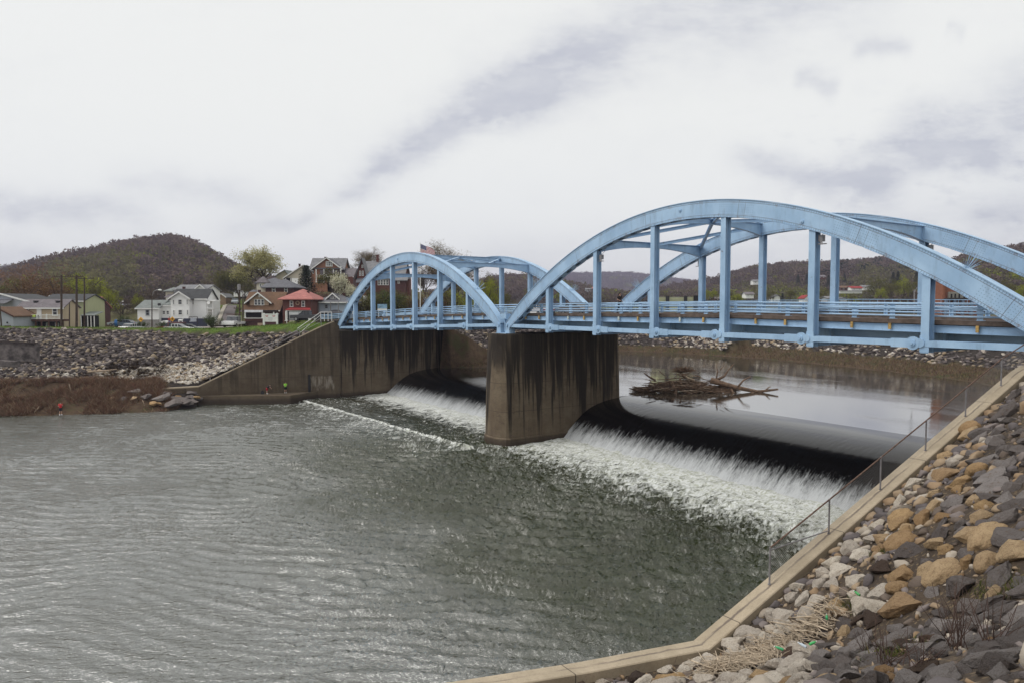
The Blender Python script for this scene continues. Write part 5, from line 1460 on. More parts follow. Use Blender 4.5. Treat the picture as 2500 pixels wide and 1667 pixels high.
# billboard sign under the left arch
B=atY(934,775,128); t=thing('information_board','picture topped information board behind the bridge rail under the left arch','information board',B)
m=M(); 
for x in (924,944): m=M(); m.box((X_at(x,128),128,Z_at(765,128)),(.12,.12,Z_at(745,128)-Z_at(778,128))); sub('post',m,TRIM,t)
xa,xb=X_at(922,128),X_at(945,128); m=M(); m.box(((xa+xb)/2,127.9,Z_at(748.5,128)),(xb-xa,.08,Z_at(743,128)-Z_at(754,128))); sub('picture_panel',m,plain('picture_print',(.18,.30,.42),.5,.5,1.4),t)
m=M(); m.box(((xa+xb)/2,127.9,Z_at(757,128)),(xb-xa,.08,Z_at(754.2,128)-Z_at(760,128))); sub('lower_panel',m,TRIM,t)
B=atY(863,775,128); t=thing('road_sign','green over white road sign plates behind the foot of the left arch','road sign',B); m=M(); m.tube([(B.x,B.y,B.z-1),(B.x,B.y,Z_at(755,128))],.06,6); sub('signpost',m,GALV,t)
m=M(); m.box((B.x,B.y-.08,Z_at(757,128)),(.45,.04,.35)); sub('green_plate',m,plain('sign_green',(.02,.20,.11),.5),t); m=M(); m.box((B.x,B.y-.08,Z_at(764,128)),(.42,.04,.6)); sub('white_plate',m,TRIM,t)
# small yard things in front of the white house
B=atY(283,796,140); m=M(); m.tube([B,B+Vector((0,0,1.0))],.28,10); m.tube([B+Vector((0,0,1.0)),B+Vector((0,0,1.25))],[.28,.12],10); tag(mkobj('mailbox',m,plain('postbox_blue',(.02,.12,.32),.5),None,True,B),'blue rounded postbox by the roadside left of the white garage','mailbox')
t=thing('porch_swing','grey garden swing seat under a dark frame by the white house','swing',atY(472,792,134)); m=M(); Y=134
for x in (461,481): m.tube([(X_at(x,Y),Y,Z_at(793,Y)),(X_at(x,Y),Y,Z_at(774,Y))],.06,6)
m.tube([(X_at(461,Y),Y,Z_at(774,Y)),(X_at(481,Y),Y,Z_at(774,Y))],.06,6); sub('frame',m,BLACK,t)
m=M(); m.box((X_at(470,Y),Y,Z_at(785,Y)),(1.1,.5,.12)); m.box((X_at(470,Y),Y+.25,Z_at(781,Y)),(1.1,.08,.6)); sub('seat',m,SGREY,t)
# white deer ornament
t=thing('deer_ornament','white standing deer lawn ornament beside the white house','ornament',atY(440,791,132)); m=M(); Y=132; c=Vector((X_at(440,Y),Y,Z_at(791,Y)))
m.tube([c+Vector(q) for q in ((-.45,0,.62),(-.2,0,.68),(.15,0,.66),(.4,0,.72))],[.10,.19,.18,.10],8); m.tube([c+Vector(q) for q in ((.35,0,.72),(.5,0,1.0),(.52,0,1.08))],[.10,.07,.07],6); m.tube([c+Vector(q) for q in ((.48,0,1.08),(.72,0,1.02))],[.09,.04],6)
for x,y in ((-.35,-.08),(-.32,.08),(.3,-.08),(.33,.08)): m.tube([c+Vector((x,y,.62)),c+Vector((x+.02,y,.3)),c+Vector((x,y,0))],[.06,.035,.03],5)
sub('body',m,TRIM,t); m=M()
for sgn in(-1,1): m.tube([c+Vector((.5,0,1.12)),c+Vector((.42,sgn*.14,1.3)),c+Vector((.55,sgn*.2,1.45))],.02,4); m.tube([c+Vector((.42,sgn*.14,1.3)),c+Vector((.3,sgn*.14,1.42))],.018,4)
sub('antlers',m,TRIM,t)
m=M(); c=atY(402,790,136); 
dome=[c+Vector((.9*math.cos(a)*1,0,.55*math.sin(a))) for a in np.linspace(0,math.pi,9)]
for y in (0,): m.prism(dome,(0,.8,0))
tag(mkobj('tent',m,TRIM,None,False,c),'small white domed tent before the navy base of the white house','tent')
# concrete outfall headwall at left
t=thing('outfall_headwall','weathered concrete outfall headwall set into the left rock slope','headwall',W(117,-2,-9)); 
a=atY(-30,834,96); b=atY(84,838,101); 
m=M(); A=Vector((a.x,a.y,a.z)); Bv=Vector((b.x,b.y,b.z-.05)); m.prism([A,Bv,Bv-Vector((0,0,2.6)),A-Vector((0,0,2.4))],Vector((.2,.8,0))); 
sub('face_wall',m,plain('blotched_concrete',(.15,.13,.125),.95,.65,.9),t)
m=M(); m.bar(A+Vector((0,.3,.08)),Bv+Vector((.1,.3,.08)),1.1,.2); sub('cap',m,plain('dark_concrete',(.07,.055,.05),.95),t)
m=M(); a2=atY(-20,880,93); b2=atY(36,881,95); m.prism([a2,b2,b2-Vector((0,0,.8)),a2-Vector((0,0,.8))],Vector((.2,.8,0))); sub('apron',m,bpy.data.materials['blotched_concrete'],t)
# ================================================================== HILLS WITH WOODS
def quads_cloud(centres,size,rng,flat=.55):
    """random oriented quads; centres (n,3), size (n,)"""
    n=len(centres); a=rng.normal(size=(n,3)); a/=np.linalg.norm(a,axis=1)[:,None]; b=rng.normal(size=(n,3)); b-=a*(a*b).sum(1)[:,None]; b/=np.linalg.norm(b,axis=1)[:,None]
    s=np.asarray(size)[:,None]; a=a*s; b=b*s*flat
    v=np.stack([centres-a,centres-b*1.0,centres+a,centres+b],1).reshape(-1,3)
    f=np.arange(4*n).reshape(n,4); return v,f
BARE=np.array([[.125,.092,.088],[.155,.115,.105],[.10,.075,.074],[.165,.125,.10]]); OLIVE=np.array([[.145,.135,.06],[.165,.15,.065],[.13,.115,.065]]); LIME=np.array([[.22,.24,.03],[.18,.20,.03]]); RUSTY=np.array([[.17,.095,.05],[.14,.085,.045]]); FIR=np.array([[.015,.025,.015],[.02,.03,.02]]); PURP=np.array([[.12,.088,.115],[.14,.105,.13]])
def hill(name,sky,Yf,Yt,yfront,ntree,th,mix,seed,label,spec=None,treez=None,steps=26):
    """sky: skyline points (px,py) in picture; the slope rises from depth Yf to depth Yt"""
    r=np.random.default_rng(seed); xs=np.array([q[0] for q in sky],float); ys=np.array([q[1] for q in sky],float)
    nx=90; X=np.linspace(xs[0],xs[-1],nx); S=np.interp(X,xs,ys)
    v=[]; 
    ts=np.linspace(0,1.35,steps)
    def surf(xp,t):
        Y=Yf+(Yt-Yf)*t; yy=np.interp(xp,xs,ys)+ th*F/Yt*.75
        zt=-(yy-745.3)/F*Yt; z0=-(yfront-745.3)/F*Yf
        k=np.where(t<=1,np.sin(np.clip(t,0,1)*math.pi/2)**1.15,1-((t-1)/.35)**2*.45)
        ang=(xp-1250)/F
        Xw=ang*Y
        z=z0+(zt-z0)*k
        z=z+(fbm2(Xw/ (Yt*.12)+seed*3.1,Y/(Yt*.12),seed,4)-.5)*th*1.1*np.clip(t*3,0,1)*np.clip(np.abs(1-t)*4,0.15,1)
        return Xw,Y,z
    XX,TT=np.meshgrid(X,ts,indexing='ij'); Xw,Yw,Z=surf(XX,TT)
    Yw=np.broadcast_to(Yw,Xw.shape)
    v=np.stack([Xw,Yw,E+Z],-1).reshape(-1,3); idx=np.arange(XX.size).reshape(XX.shape); f=np.stack([idx[:-1,:-1],idx[1:,:-1],idx[1:,1:],idx[:-1,1:]],-1).reshape(-1,4)
    struct('hill',(v,f),bpy.data.materials.get('hill_floor') or plain('hill_floor',(.06,.05,.04),.95,.3,.02,bump=0),True)
    # woods: many small canopy flakes
    xp=r.uniform(xs[0],xs[-1],ntree); t=r.uniform(0,1.06,ntree)**.85; Xw,Yw,Z=surf(xp,t); Yw=np.broadcast_to(Yw,Xw.shape)
    hgt=th*r.uniform(.7,1.25,ntree); wid=hgt*r.uniform(.32,.5,ntree)
    nf=fbm2(Xw/(Yt*.045),Yw/(Yt*.045),seed+50,3); nf2=r.random(ntree)*.35+nf*.65
    cols=np.zeros((ntree,3)); q=np.argsort(nf2+ (mix[3]*(1-t) if len(mix)>3 else 0)); cum=np.cumsum(mix[:3]); fr=np.empty(ntree); fr[q]=np.linspace(0,1,ntree)
    for i in range(ntree):
        P=BARE if fr[i]<cum[0] else OLIVE if fr[i]<cum[1] else LIME
        if mix[0]>.93 and fr[i]<cum[0]: P=PURP
        cols[i]=P[r.integers(len(P))]*r.uniform(.8,1.2)
    if spec:
        for (x0,x1,t0,t1,pal,dens,hk) in spec:
            m_=(xp>x0)&(xp<x1)&(t>t0)&(t<t1)&(r.random(ntree)<dens); k=m_.sum(); cols[m_]=pal[r.integers(len(pal),size=k)]*r.uniform(.8,1.2,(k,1)); hgt[m_]*=hk; wid[m_]*=hk
    K=42; d=r.normal(size=(ntree,K,3)); d/=np.linalg.norm(d,axis=2)[:,:,None]; d*=r.random((ntree,K,1))**.45
    c=np.stack([Xw,Yw,E+Z+hgt*.62],-1)[:,None,:]+d*np.stack([wid,wid,hgt*.42],-1)[:,None,:]
    sz=np.repeat(hgt*.085,K)*r.uniform(.6,1.4,ntree*K)
    vv,ff=quads_cloud(c.reshape(-1,3),sz,r,.6)
    cc=np.repeat(np.repeat(cols,K,0)*r.uniform(.86,1.14,(ntree*K,1)),4,0)
    o=mkobj('woodland',(vv,ff),WOODM); set_col(o,cc); tag(o,label,'woodland',kind='stuff'); return surf
WOODM=m_attr('woodland_foliage',island=.12)
hill('left',[(-420,690),(-200,676),(-60,664),(40,654),(95,645),(150,640)],900,1500,748,3800,13,(.9,.08,.02),11,'distant bluish wooded ridge at the left edge behind the nearer hill')
hill('left',[(-300,730),(-120,705),(0,682),(60,664),(120,648),(200,632),(260,617),(330,603),(390,594),(430,590),(465,597),(500,612),(545,643),(590,665),(650,690),(720,712),(800,730)],330,640,742,7000,9.5,(.86,.12,.02,.5),12,'wooded round hill of bare and budding trees above the left town',
     [(-60,190,.0,.42,RUSTY,.45,1.1),(120,330,.0,.5,OLIVE,.6,1.1)])
hill('mid',[(1000,735),(1080,716),(1130,700),(1180,692),(1240,682),(1300,680),(1360,690),(1430,708),(1500,725),(1600,738)],500,850,748,3600,10,(.86,.12,.02,.3),13,'brown wooded hill seen through the foot of the left arch')
hill('far',[(1040,742),(1200,700),(1300,676),(1380,671),(1450,670),(1530,667),(1580,672),(1660,684),(1800,700),(1900,715)],1700,2500,748,6500,14,(.97,.02,.01),14,'far purple wooded plateau behind the bridge')
hill('right',[(1500,730),(1600,716),(1680,700),(1740,690),(1790,672),(1850,657),(1920,652),(2000,648),(2080,643),(2150,638),(2200,640),(2260,652),(2330,668),(2450,700),(2600,715)],480,900,750,8500,9.5,(.86,.12,.02,.55),15,'wooded slope with houses behind the main arch',
     [(2090,2300,.0,.4,OLIVE,.6,1.2),(1990,2240,.3,.55,FIR,.06,1.2)])
hill('right',[(2150,720),(2230,700),(2290,668),(2330,640),(2370,626),(2430,618),(2500,606),(2600,596),(2760,590),(3000,600)],330,560,752,5200,8.5,(.82,.15,.03,.4),16,'dark wooded hill rising at the right edge behind the arches')
# ================================================================== TREES
def tree_mesh(kind,h,seed):
    r=random.Random(seed); nr=np.random.default_rng(seed); m=M(); leaf=[]; sizes=[]
    def branch(p,d,L,rad,lev,maxlev):
        n=4 if lev==0 else 3; pts=[p.copy()]; q=p.copy(); dd=d.copy()
        for k in range(n):
            dd=(dd+Vector((r.gauss(0,.12),r.gauss(0,.12),r.gauss(.03 if kind!='conifer' else 0,.07)))).normalized(); q=q+dd*L/n; pts.append(q.copy())
        radii=[rad*(1-.62*k/n) for k in range(n+1)]
        m.tube(pts,radii,6 if lev<2 else (4 if lev<3 else 3),cap=False)
        if lev>=maxlev:
            for k in range(1,n+1): leaf.append(pts[k]); 
            return
        kids={0:5,1:4,2:4,3:3}.get(lev,3)
        for k in range(kids):
            t=r.uniform(.45,1.) if lev else r.uniform(.5,1.); i=min(n-1,int(t*n)); b=pts[i].lerp(pts[i+1],t*n-i)
            an=r.uniform(0,2*math.pi)+k*2.4; sp=r.uniform(.45,.95) if lev else r.uniform(.35,.8)
            ax=dd.orthogonal().normalized(); ax2=dd.cross(ax); nd=(dd*math.cos(sp)+(ax*math.cos(an)+ax2*math.sin(an))*math.sin(sp)).normalized(); nd.z=nd.z*.85+.18; nd.normalize()
            branch(b,nd,L*r.uniform(.55,.78),rad*.52,lev+1,maxlev)
        branch(pts[-1],dd,L*.7,rad*.42,lev+1,maxlev)
    if kind in('budding','bare','blossom'):
        branch(Vector((0,0,-.5)),Vector((r.uniform(-.05,.05),0,1)).normalized(),h*.34,h*.026,0,4 if kind!='blossom' else 3)
        pts=np.array([tuple(q) for q in leaf]); top=pts[:,2].max(); s=h/top
        m.v=[(x*s,y*s,z*s) for x,y,z in m.v]; pts*=s
        if kind=='budding': K=7; sp=h*.028; lz=h*.0105
        elif kind=='bare': K=8; sp=h*.026; lz=h*.016
        else: K=9; sp=h*.022; lz=h*.015
        c=np.repeat(pts,K,0)+nr.normal(size=(len(pts)*K,3))*sp; sz=nr.uniform(.6,1.4,len(c))*lz
        return m,quads_cloud(c,sz,nr,.5 if kind!='bare' else .09)
    if kind=='round':
        m.tube([(0,0,-1),(0,0,h*.3),(.1,.05,h*.6)],[h*.03,h*.024,h*.01],7)
        for k in range(9):
            an=k*2.4; m.tube([(0,0,h*(.2+.04*k)),(math.cos(an)*h*.14,math.sin(an)*h*.14,h*(.38+.05*k)),(math.cos(an)*h*.26,math.sin(an)*h*.26,h*(.5+.05*k))],[h*.012,h*.008,h*.003],5,False)
        C=[];Sz=[]
        for k in range(26):
            an=r.uniform(0,6.28); el_=math.asin(r.uniform(-.45,1)); rr=r.uniform(.5,1); c=np.array([math.cos(an)*math.cos(el_)*.30*h*rr,math.sin(an)*math.cos(el_)*.30*h*rr,h*.58+math.sin(el_)*.36*h*rr]); R_=h*r.uniform(.08,.15)
            d=nr.normal(size=(130,3)); d/=np.linalg.norm(d,axis=1)[:,None]; d*=nr.random((130,1))**.4; C.append(c+d*R_); Sz.append(nr.uniform(.5,1.3,130)*h*.014)
        return m,quads_cloud(np.concatenate(C),np.concatenate(Sz),nr,.55)
    if kind=='conifer':
        m.tube([(0,0,-1),(0,0,h*.98)],[h*.022,h*.004],6); C=[];Sz=[]
        for k in range(46):
            t=k/46; z=h*(.08+.9*t); R_=h*.21*(1-t)**.85*r.uniform(.8,1.1)+.1
            for j in range(9):
                an=j*.698+k*1.3+r.uniform(-.2,.2); rr=R_*r.uniform(.7,1.1); tip=(math.cos(an)*rr,math.sin(an)*rr,z-rr*.28)
                m.tube([(0,0,z),tip],[h*.004,h*.0015],3,False)
                n=12; tt=nr.random(n)**.7; C.append(np.array([0,0,z])+np.outer(tt,np.array(tip)-np.array([0,0,z]))+nr.normal(size=(n,3))*h*.012); Sz.append(nr.uniform(.5,1.2,n)*h*.016)
        return m,quads_cloud(np.concatenate(C),np.concatenate(Sz),nr,.35)
    if kind=='shrub':
        leafs=[]
        for k in range(34):
            an=r.uniform(0,6.28); sp=r.uniform(.1,.95); L=h*r.uniform(.6,1.0); d=Vector((math.cos(an)*sp,math.sin(an)*sp,1)).normalized(); p=Vector((math.cos(an)*h*.12*r.random(),math.sin(an)*h*.12*r.random(),-.2)); pts=[p,p+d*L*.5,p+d*L*.85+Vector((r.gauss(0,.1),r.gauss(0,.1),0))]
            m.tube(pts,[h*.012,h*.008,h*.003],3,False)
            for t in np.linspace(.3,1,8): leafs.append(tuple(p+d*L*.87*t))
            for j in range(3):
                q=p+d*L*r.uniform(.35,.8); e=(d+Vector((r.gauss(0,.5),r.gauss(0,.5),r.gauss(0,.2)))).normalized(); m.tube([q,q+e*h*.25],[h*.006,h*.002],3,False); leafs+= [tuple(q+e*h*.25*t) for t in (.4,.7,1.)]
        pts=np.array(leafs); c=np.repeat(pts,9,0)+nr.normal(size=(len(pts)*9,3))*h*.045; return m,quads_cloud(c,nr.uniform(.5,1.3,len(c))*h*.02,nr,.5)
LEAF={'yellowgreen':leafmat('spring_leaves',[(.42,.40,.17),(.52,.49,.23),(.33,.30,.12),(.62,.58,.32)],trans=.5),
 'olive':leafmat('olive_leaves',[(.09,.10,.025),(.14,.14,.03),(.11,.09,.03),(.17,.16,.04)],trans=.2),
 'lime':leafmat('lime_leaves',[(.24,.27,.02),(.34,.36,.03),(.17,.19,.02)],trans=.3),
 'rust':leafmat('rust_leaves',[(.15,.075,.03),(.19,.11,.04),(.10,.055,.03)],trans=.2),
 'twig':leafmat('bare_twigs',[(.10,.075,.055),(.15,.11,.075),(.075,.055,.045)]),
 'twigp':leafmat('purplish_twigs',[(.085,.06,.055),(.12,.09,.08),(.07,.05,.048)]),
 'bud':leafmat('bud_twigs',[(.20,.15,.07),(.15,.11,.06),(.27,.22,.11)],trans=.2),
 'fir':leafmat('fir_needles',[(.010,.020,.012),(.02,.035,.018),(.03,.045,.03)]),
 'white':leafmat('white_blossom',[(.60,.58,.42),(.70,.68,.55),(.45,.44,.28)],trans=.3),
 'green':leafmat('green_leaves',[(.05,.085,.02),(.09,.13,.03),(.04,.06,.018)],trans=.2),
 'pink':leafmat('reddish_twigs',[(.16,.08,.06),(.11,.06,.045),(.20,.11,.08)])}
PROTO={}
def tree(kind,col,x,ybase,ytop,Y,label,cat='tree',name=None,group=None,w=1.,seed=0,dz=0):
    key=(kind,col,seed)
    B=atY(x,ybase,Y); g=float(town(np.array([B.x]),np.array([B.y]))[0])+E
    hz=E-(ytop-745.3)/F*Y
    zb=B.z+dz
    hh=hz-zb
    if key not in PROTO:
        tm,lm=tree_mesh(kind,10.,seed*17+hash(kind)%7 if False else seed*17+len(kind)); nm=name or {'conifer':'fir_tree','shrub':'shrub','blossom':'blossoming_tree','bare':'bare_tree'}.get(kind,'tree')
        t=thing(nm,label,cat,(0,0,0)); sub('trunk' if kind!='shrub' else 'stems',tm,BARK,t,True); sub('crown',lm,LEAF[col],t); PROTO[key]=t; o=t
        first=True
    else: o=copy_tree(PROTO[key]); o.name=(name or PROTO[key].name.split('.')[0])
    o.location=(B.x,B.y,zb); s=hh/10.; o.scale=(s*w,s*w,s); o.rotation_euler=(0,0,(x*7.3)%6.28)
    o['label']=label; o['category']=cat
    if group: o['group']=group
    elif 'group' in o.keys(): del o['group']
    return o
tree('budding','yellowgreen',636,712,599,205,'large spreading yellow-green budding tree on the skyline behind the town',seed=1,w=1.75)
tree('budding','olive',585,735,655,225,'smaller olive budding tree left below the large skyline tree',seed=2,w=1.6)
tree('round','olive',598,740,672,215,'olive tree crown beside the climbing street',seed=1,w=.9)
tree('bare','bud',870,690,604,205,'bare budding tree on the skyline between the two brick hill houses',seed=1,w=1.7)
tree('bare','twigp',828,690,630,215,'thin bare tree right of the tall orange brick house',seed=2,w=.9)
tree('bare','bud',1085,745,592,205,'tall bare budding tree behind the left arch crown',seed=3,w=1.3)
tree('bare','bud',1120,750,625,200,'bare tree with pale buds right of the tall skyline tree',seed=1,w=1.1)
tree('bare','twig',1040,740,650,185,'bare tree behind the flagpole',seed=2,w=.8)
tree('bare','twig',1195,770,660,230,'slender bare tree right of the left arch',seed=2,w=.55)
tree('conifer','fir',748,735,647,170,'big dark fir tree between the green gable and the orange brick house',seed=1,w=2.1)
tree('round','olive',812,735,652,172,'dense olive shrub tree in front of the orange brick house',seed=2,w=1.35)
tree('blossom','white',842,778,664,146,'white blossoming tree above the weathered blue house',seed=1,w=.95)
tree('blossom','white',868,770,690,150,'small white blossoming branchy tree behind the arch foot',seed=2,w=.9)
tree('shrub','pink',770,765,700,160,'reddish bare thicket below the big fir',cat='shrub',seed=1,w=1.3)
tree('shrub','twig',800,775,706,158,'brown bare thicket above the weathered blue house',cat='shrub',seed=2,w=1.3)
tree('shrub','twig',735,770,712,160,'brown scrub left of the reddish thicket',cat='shrub',seed=1,w=1.0)
tree('shrub','green',765,800,742,150,'green shrub between the red and the blue houses',cat='shrub',seed=2,w=.7)
tree('shrub','green',683,800,742,146,'dark green shrub between the bungalow and the red brick house',cat='shrub',seed=1,w=.55)
for i,(x,yb,yt,Y,col,lab,w) in enumerate([(905,780,700,150,'olive','olive bank thicket left under the left arch',1.1),(935,782,695,150,'green','tall green bank thicket behind the information board',1.1),(965,780,702,152,'olive','olive bank thicket behind the second hanger',1.1),(1000,778,712,155,'rust','rusty bank thicket left of the flagpole',1.2),(1050,778,704,158,'rust','rusty brown thicket right of the flagpole',1.2),(1085,782,700,160,'olive','olive thicket with yellow tips under the arch crown',1.1),(1125,785,690,165,'lime','lime budding bush behind the rising arch rib',1.0)]):
    tree('shrub',col,x,yb,yt,Y,lab,cat='shrub',seed=1+i%3,w=w)
tree('round','lime',1190,790,672,190,'yellow-green tree between the arch and the purple hill',seed=1,w=.9)
tree('round','olive',1225,790,700,205,'low olive tree right of the yellow-green tree',seed=2,w=1.1)
tree('round','olive',1160,790,690,185,'olive tree behind the right foot of the left arch',seed=3,w=.9)
# woods behind the left town
L_=[(-30,800,688,190,'olive'),(20,800,675,200,'olive'),(62,800,672,195,'rust'),(105,800,668,205,'rust'),(140,800,675,190,'rust'),(180,800,668,205,'olive'),(215,800,665,200,'lime'),(245,790,680,195,'olive'),(268,790,700,180,'lime'),(235,800,715,165,'olive')]
DESC=['olive budding tree behind the grey gabled house','olive wood tree over the roofs at the far left','rust-tinged tree above the tan decked house','rusty orange budding tree behind the sage roof','rusty budding tree behind the tallest utility pole','olive budding tree between the two utility poles','lime-yellow tree right of the crossarm pole','olive round tree by the transformer pole','lime topped tree left of the white garage','low olive tree behind the red roof gable']
for i,(x,yb,yt,Y,col) in enumerate(L_): tree('round',col,x,yb,yt,Y,DESC[i],seed=1+i%3,w=1.3 if i<7 else 1.)
L2=[(300,800,718,185,'twig','brown bare tree left of the white garage roof'),(330,800,700,215,'twigp','purplish bare tree above the garage roof'),(365,800,695,225,'twig','brown bare tree behind the street lamp'),(400,800,690,240,'twigp','bare tree behind the tower of the grey roofed house'),(520,780,672,250,'twig','brown bare tree above the small tan house'),(548,770,668,260,'olive','olive tree over the climbing street'),(500,780,680,260,'twigp','bare tree behind the white roofs'),(345,800,722,190,'olive','yellowish bush tree by the garage')]
for i,(x,yb,yt,Y,col,lab) in enumerate(L2): tree('round',col,x,yb,yt,Y,lab,seed=1+i%3,w=1.0)
tree('round','lime',338,778,716,200,'bright lime shrub tree above the garage wing',seed=2,w=.8)
for (x,yb,yt,Y,col,lab,w) in [(521,802,765,128,'green','dark green bush at the right foot of the white house',1.2),(306,800,768,150,'green','green bush left of the white garage',1.2),(395,803,783,128,'green','round garden bush in front of the link wing',1.3),(349,804,782,128,'green','flowering bush beneath the left curve sign',1.2),(545,768,746,190,'lime','yellow flowering bush beside the climbing street',1.5),(215,803,768,142,'green','dark shrub beside the porch of the sage house',1.),(234,802,770,150,'green','dark evergreen shrub right of the sage porch',1.)]:
    tree('shrub',col,x,yb,yt,Y,lab,cat='shrub',seed=3,w=w)
# right hand middle distance
RT=[(1720,745,704,270,'lime','lime-yellow tree left of the fourth hanger'),(1742,745,703,275,'lime','second lime tree beside the fourth hanger'),(1799,748,716,260,'lime','low bright yellow-green tree above the railing'),(1880,745,706,300,'olive','olive tree right of the white cottage'),(1930,745,702,320,'olive','olive tree before the fifth hanger'),(1893,690,672,600,'lime','small lime tree between the ridge houses'),(2010,745,700,330,'olive','olive tree right of the tall hanger'),(2060,690,678,560,'lime','lime tree below the ridge ranch house'),(2080,745,716,310,'olive','low olive tree beneath the terrace wall'),(2140,748,672,320,'olive','broad olive tree on the lower slope'),(2175,748,680,300,'olive','olive tree left of the double hanger'),(2205,748,673,310,'lime','yellow-green tall tree by the double hanger'),(2150,748,700,290,'lime','lime tree low on the slope'),(2230,750,675,290,'olive','olive tree left of the brick tower'),(2268,752,680,240,'lime','yellow-green tree touching the brick tower'),(2420,760,690,230,'olive','olive tree right of the brick tower'),(2460,760,680,240,'olive','olive tree near the right frame edge'),(2498,760,690,230,'lime','lime tree at the right frame edge'),(1780,745,705,330,'olive','grey-olive tree behind the white cottage'),(1690,748,722,280,'olive','small olive tree right of the banded building'),(2090,748,726,250,'lime','bright lime bush above the railing'),(2310,760,735,170,'green','bush at the foot of the brick tower')]
for i,(x,yb,yt,Y,col,lab) in enumerate(RT): tree('round',col,x,yb,yt,Y,lab,seed=1+i%3,w=.95 if i!=2 else 1.7)
for i,(x,yb,yt,Y,lab) in enumerate([(1948,700,670,560,'dark fir on the ridge left of the fifth hanger'),(1970,700,668,560,'dark fir beside the fifth hanger'),(2022,705,672,540,'dark fir right of the reddish ridge house'),(2062,690,668,560,'dark fir next to the ridge ranch house'),(2180,700,664,430,'left fir of the dark pair near the double hanger'),(2192,700,662,430,'right fir of the dark pair near the double hanger'),(2238,710,660,400,'dark fir behind the double hanger'),(1765,745,712,320,'dark fir left of the tall hanger base'),(1910,745,716,330,'small dark fir among olive trees')]):
    tree('conifer','fir',x,yb,yt,Y,lab,seed=1,w=1.5)
# ================================================================== GRASS FRINGE, BRUSH, MUD
def blades(n,fn,label,name,mat,hmin,hmax,wid,seed,cols,lean=.35,cat='grass'):
    r=np.random.default_rng(seed); P=fn(r,n); n=len(P); h=r.uniform(hmin,hmax,n)*r.uniform(.5,1,n); an=r.uniform(0,6.28,n); w=wid*r.uniform(.6,1.4,n)
    a=np.stack([np.cos(an)*w,np.sin(an)*w,np.zeros(n)],1); L=np.stack([r.normal(size=n)*lean*h,r.normal(size=n)*lean*h,h],1)
    v=np.stack([P-a,P+a,P+L],1).reshape(-1,3); f=np.arange(3*n).reshape(n,3); o=mkobj(name,(v,f),mat); c=np.asarray(cols)[r.integers(len(cols),size=n)]*r.uniform(.7,1.3,(n,1)); set_col(o,np.repeat(c,3,0)); return tag(o,label,cat,kind='stuff')
BLD=m_attr('blade',island=.3)
def onland(u,p):
    X=p*CT-u*ST; Y=p*ST+u*CT; z,c=land(X,Y); return np.stack([X,Y,E+z],-1),c
def g_crest(r,n):
    X=r.uniform(-85,10,n); Y=r.uniform(95,150,n); z,c=land(X,Y); k=(c[:,0]>.35); return np.stack([X,Y,E+z-.02],-1)[k]
blades(110000,g_crest,'short green grass along the top of the far levee','grass',BLD,.12,.34,.035,31,[[.09,.15,.02],[.12,.19,.03],[.07,.11,.02],[.15,.17,.05]])
def g_brush(r,n):
    p=r.uniform(-22,17.5,n); us=np.interp(p,LSP,LSU); u=us+r.uniform(-.03,1,n)*11.5; k=(fbm2(u*.5,p*.5,77,4)+r.normal(size=n)*.06)>.45; P,c=onland(u,p); red=atY(148,1003,92.); k&=~((np.abs(P[:,0]-red.x)<1.6)&(P[:,1]<95.5)&(P[:,1]>88)); return P[k&(c[:,2]>.5)]
blades(170000,g_brush,'tangled brown dead brush covering the muddy far shore','brush',BLD,.1,1.15,.028,32,[[.20,.115,.075],[.25,.155,.10],[.13,.07,.05],[.33,.24,.16],[.19,.09,.07],[.24,.20,.13],[.10,.06,.045]],lean=.9,cat='brush')
def g_up(r,n):
    X=r.uniform(-25,75,n); Y=r.uniform(85,185,n); z,c=land(X,Y); k=(c[:,2]>.5)&(z>-10.25); return np.stack([X,Y,E+z],-1)[k]
blades(150000,g_up,'dry brown weeds on the mud bank beyond the pool','weeds',BLD,.15,.9,.035,33,[[.15,.10,.065],[.20,.14,.085],[.11,.07,.05],[.12,.13,.045],[.26,.20,.13],[.09,.055,.04]],lean=.6,cat='weeds')
def g_burnt(r,n):
    p=r.normal(11.5,2.2,n); u=uwf(p)+r.normal(2.6,1.3,n)+(p-11.5)*.3; P,c=onland(u,p); k=(c[:,1]>.5)&(fbm2(u*.8,p*.8,91,3)>.42); return P[k]
blades(26000,g_burnt,'blackened dead brush lying on the rocks above the dark slabs','brush',BLD,.15,.7,.03,34,[[.035,.025,.02],[.06,.04,.03],[.12,.085,.05],[.02,.016,.014]],lean=1.0,cat='brush')
# driftwood logs at the left toe of the rocks
lr=random.Random(9)
for i,(x0,y0,x1,y1,Y,rad,lab) in enumerate([(168,920,285,900,104,.20,'long pale stripped log lying along the far shore'),(180,900,240,912,105,.14,'short pale log above the long stripped log'),(200,935,245,922,103,.17,'thick forked log at the foot of the rocks')]):
    a=atY(x0,y0,Y); b=atY(x1,y1,Y-1.0); m=M(); mid=(a+b)/2+Vector((0,0,.25)); m.tube([a,a.lerp(mid,.5)+Vector((0,0,.1)),mid,mid.lerp(b,.6)-Vector((0,0,.1)),b],[rad,rad*.95,rad*.8,rad*.6,rad*.3],7)
    m.tube([mid,mid+Vector((.9,.2,.7))],[rad*.5,.04],5); m.tube([a.lerp(b,.75),a.lerp(b,.75)+Vector((.6,-.3,-.4))],[rad*.4,.03],5)
    tag(mkobj('log',m,DRIFT,None,True,a),lab,'log')
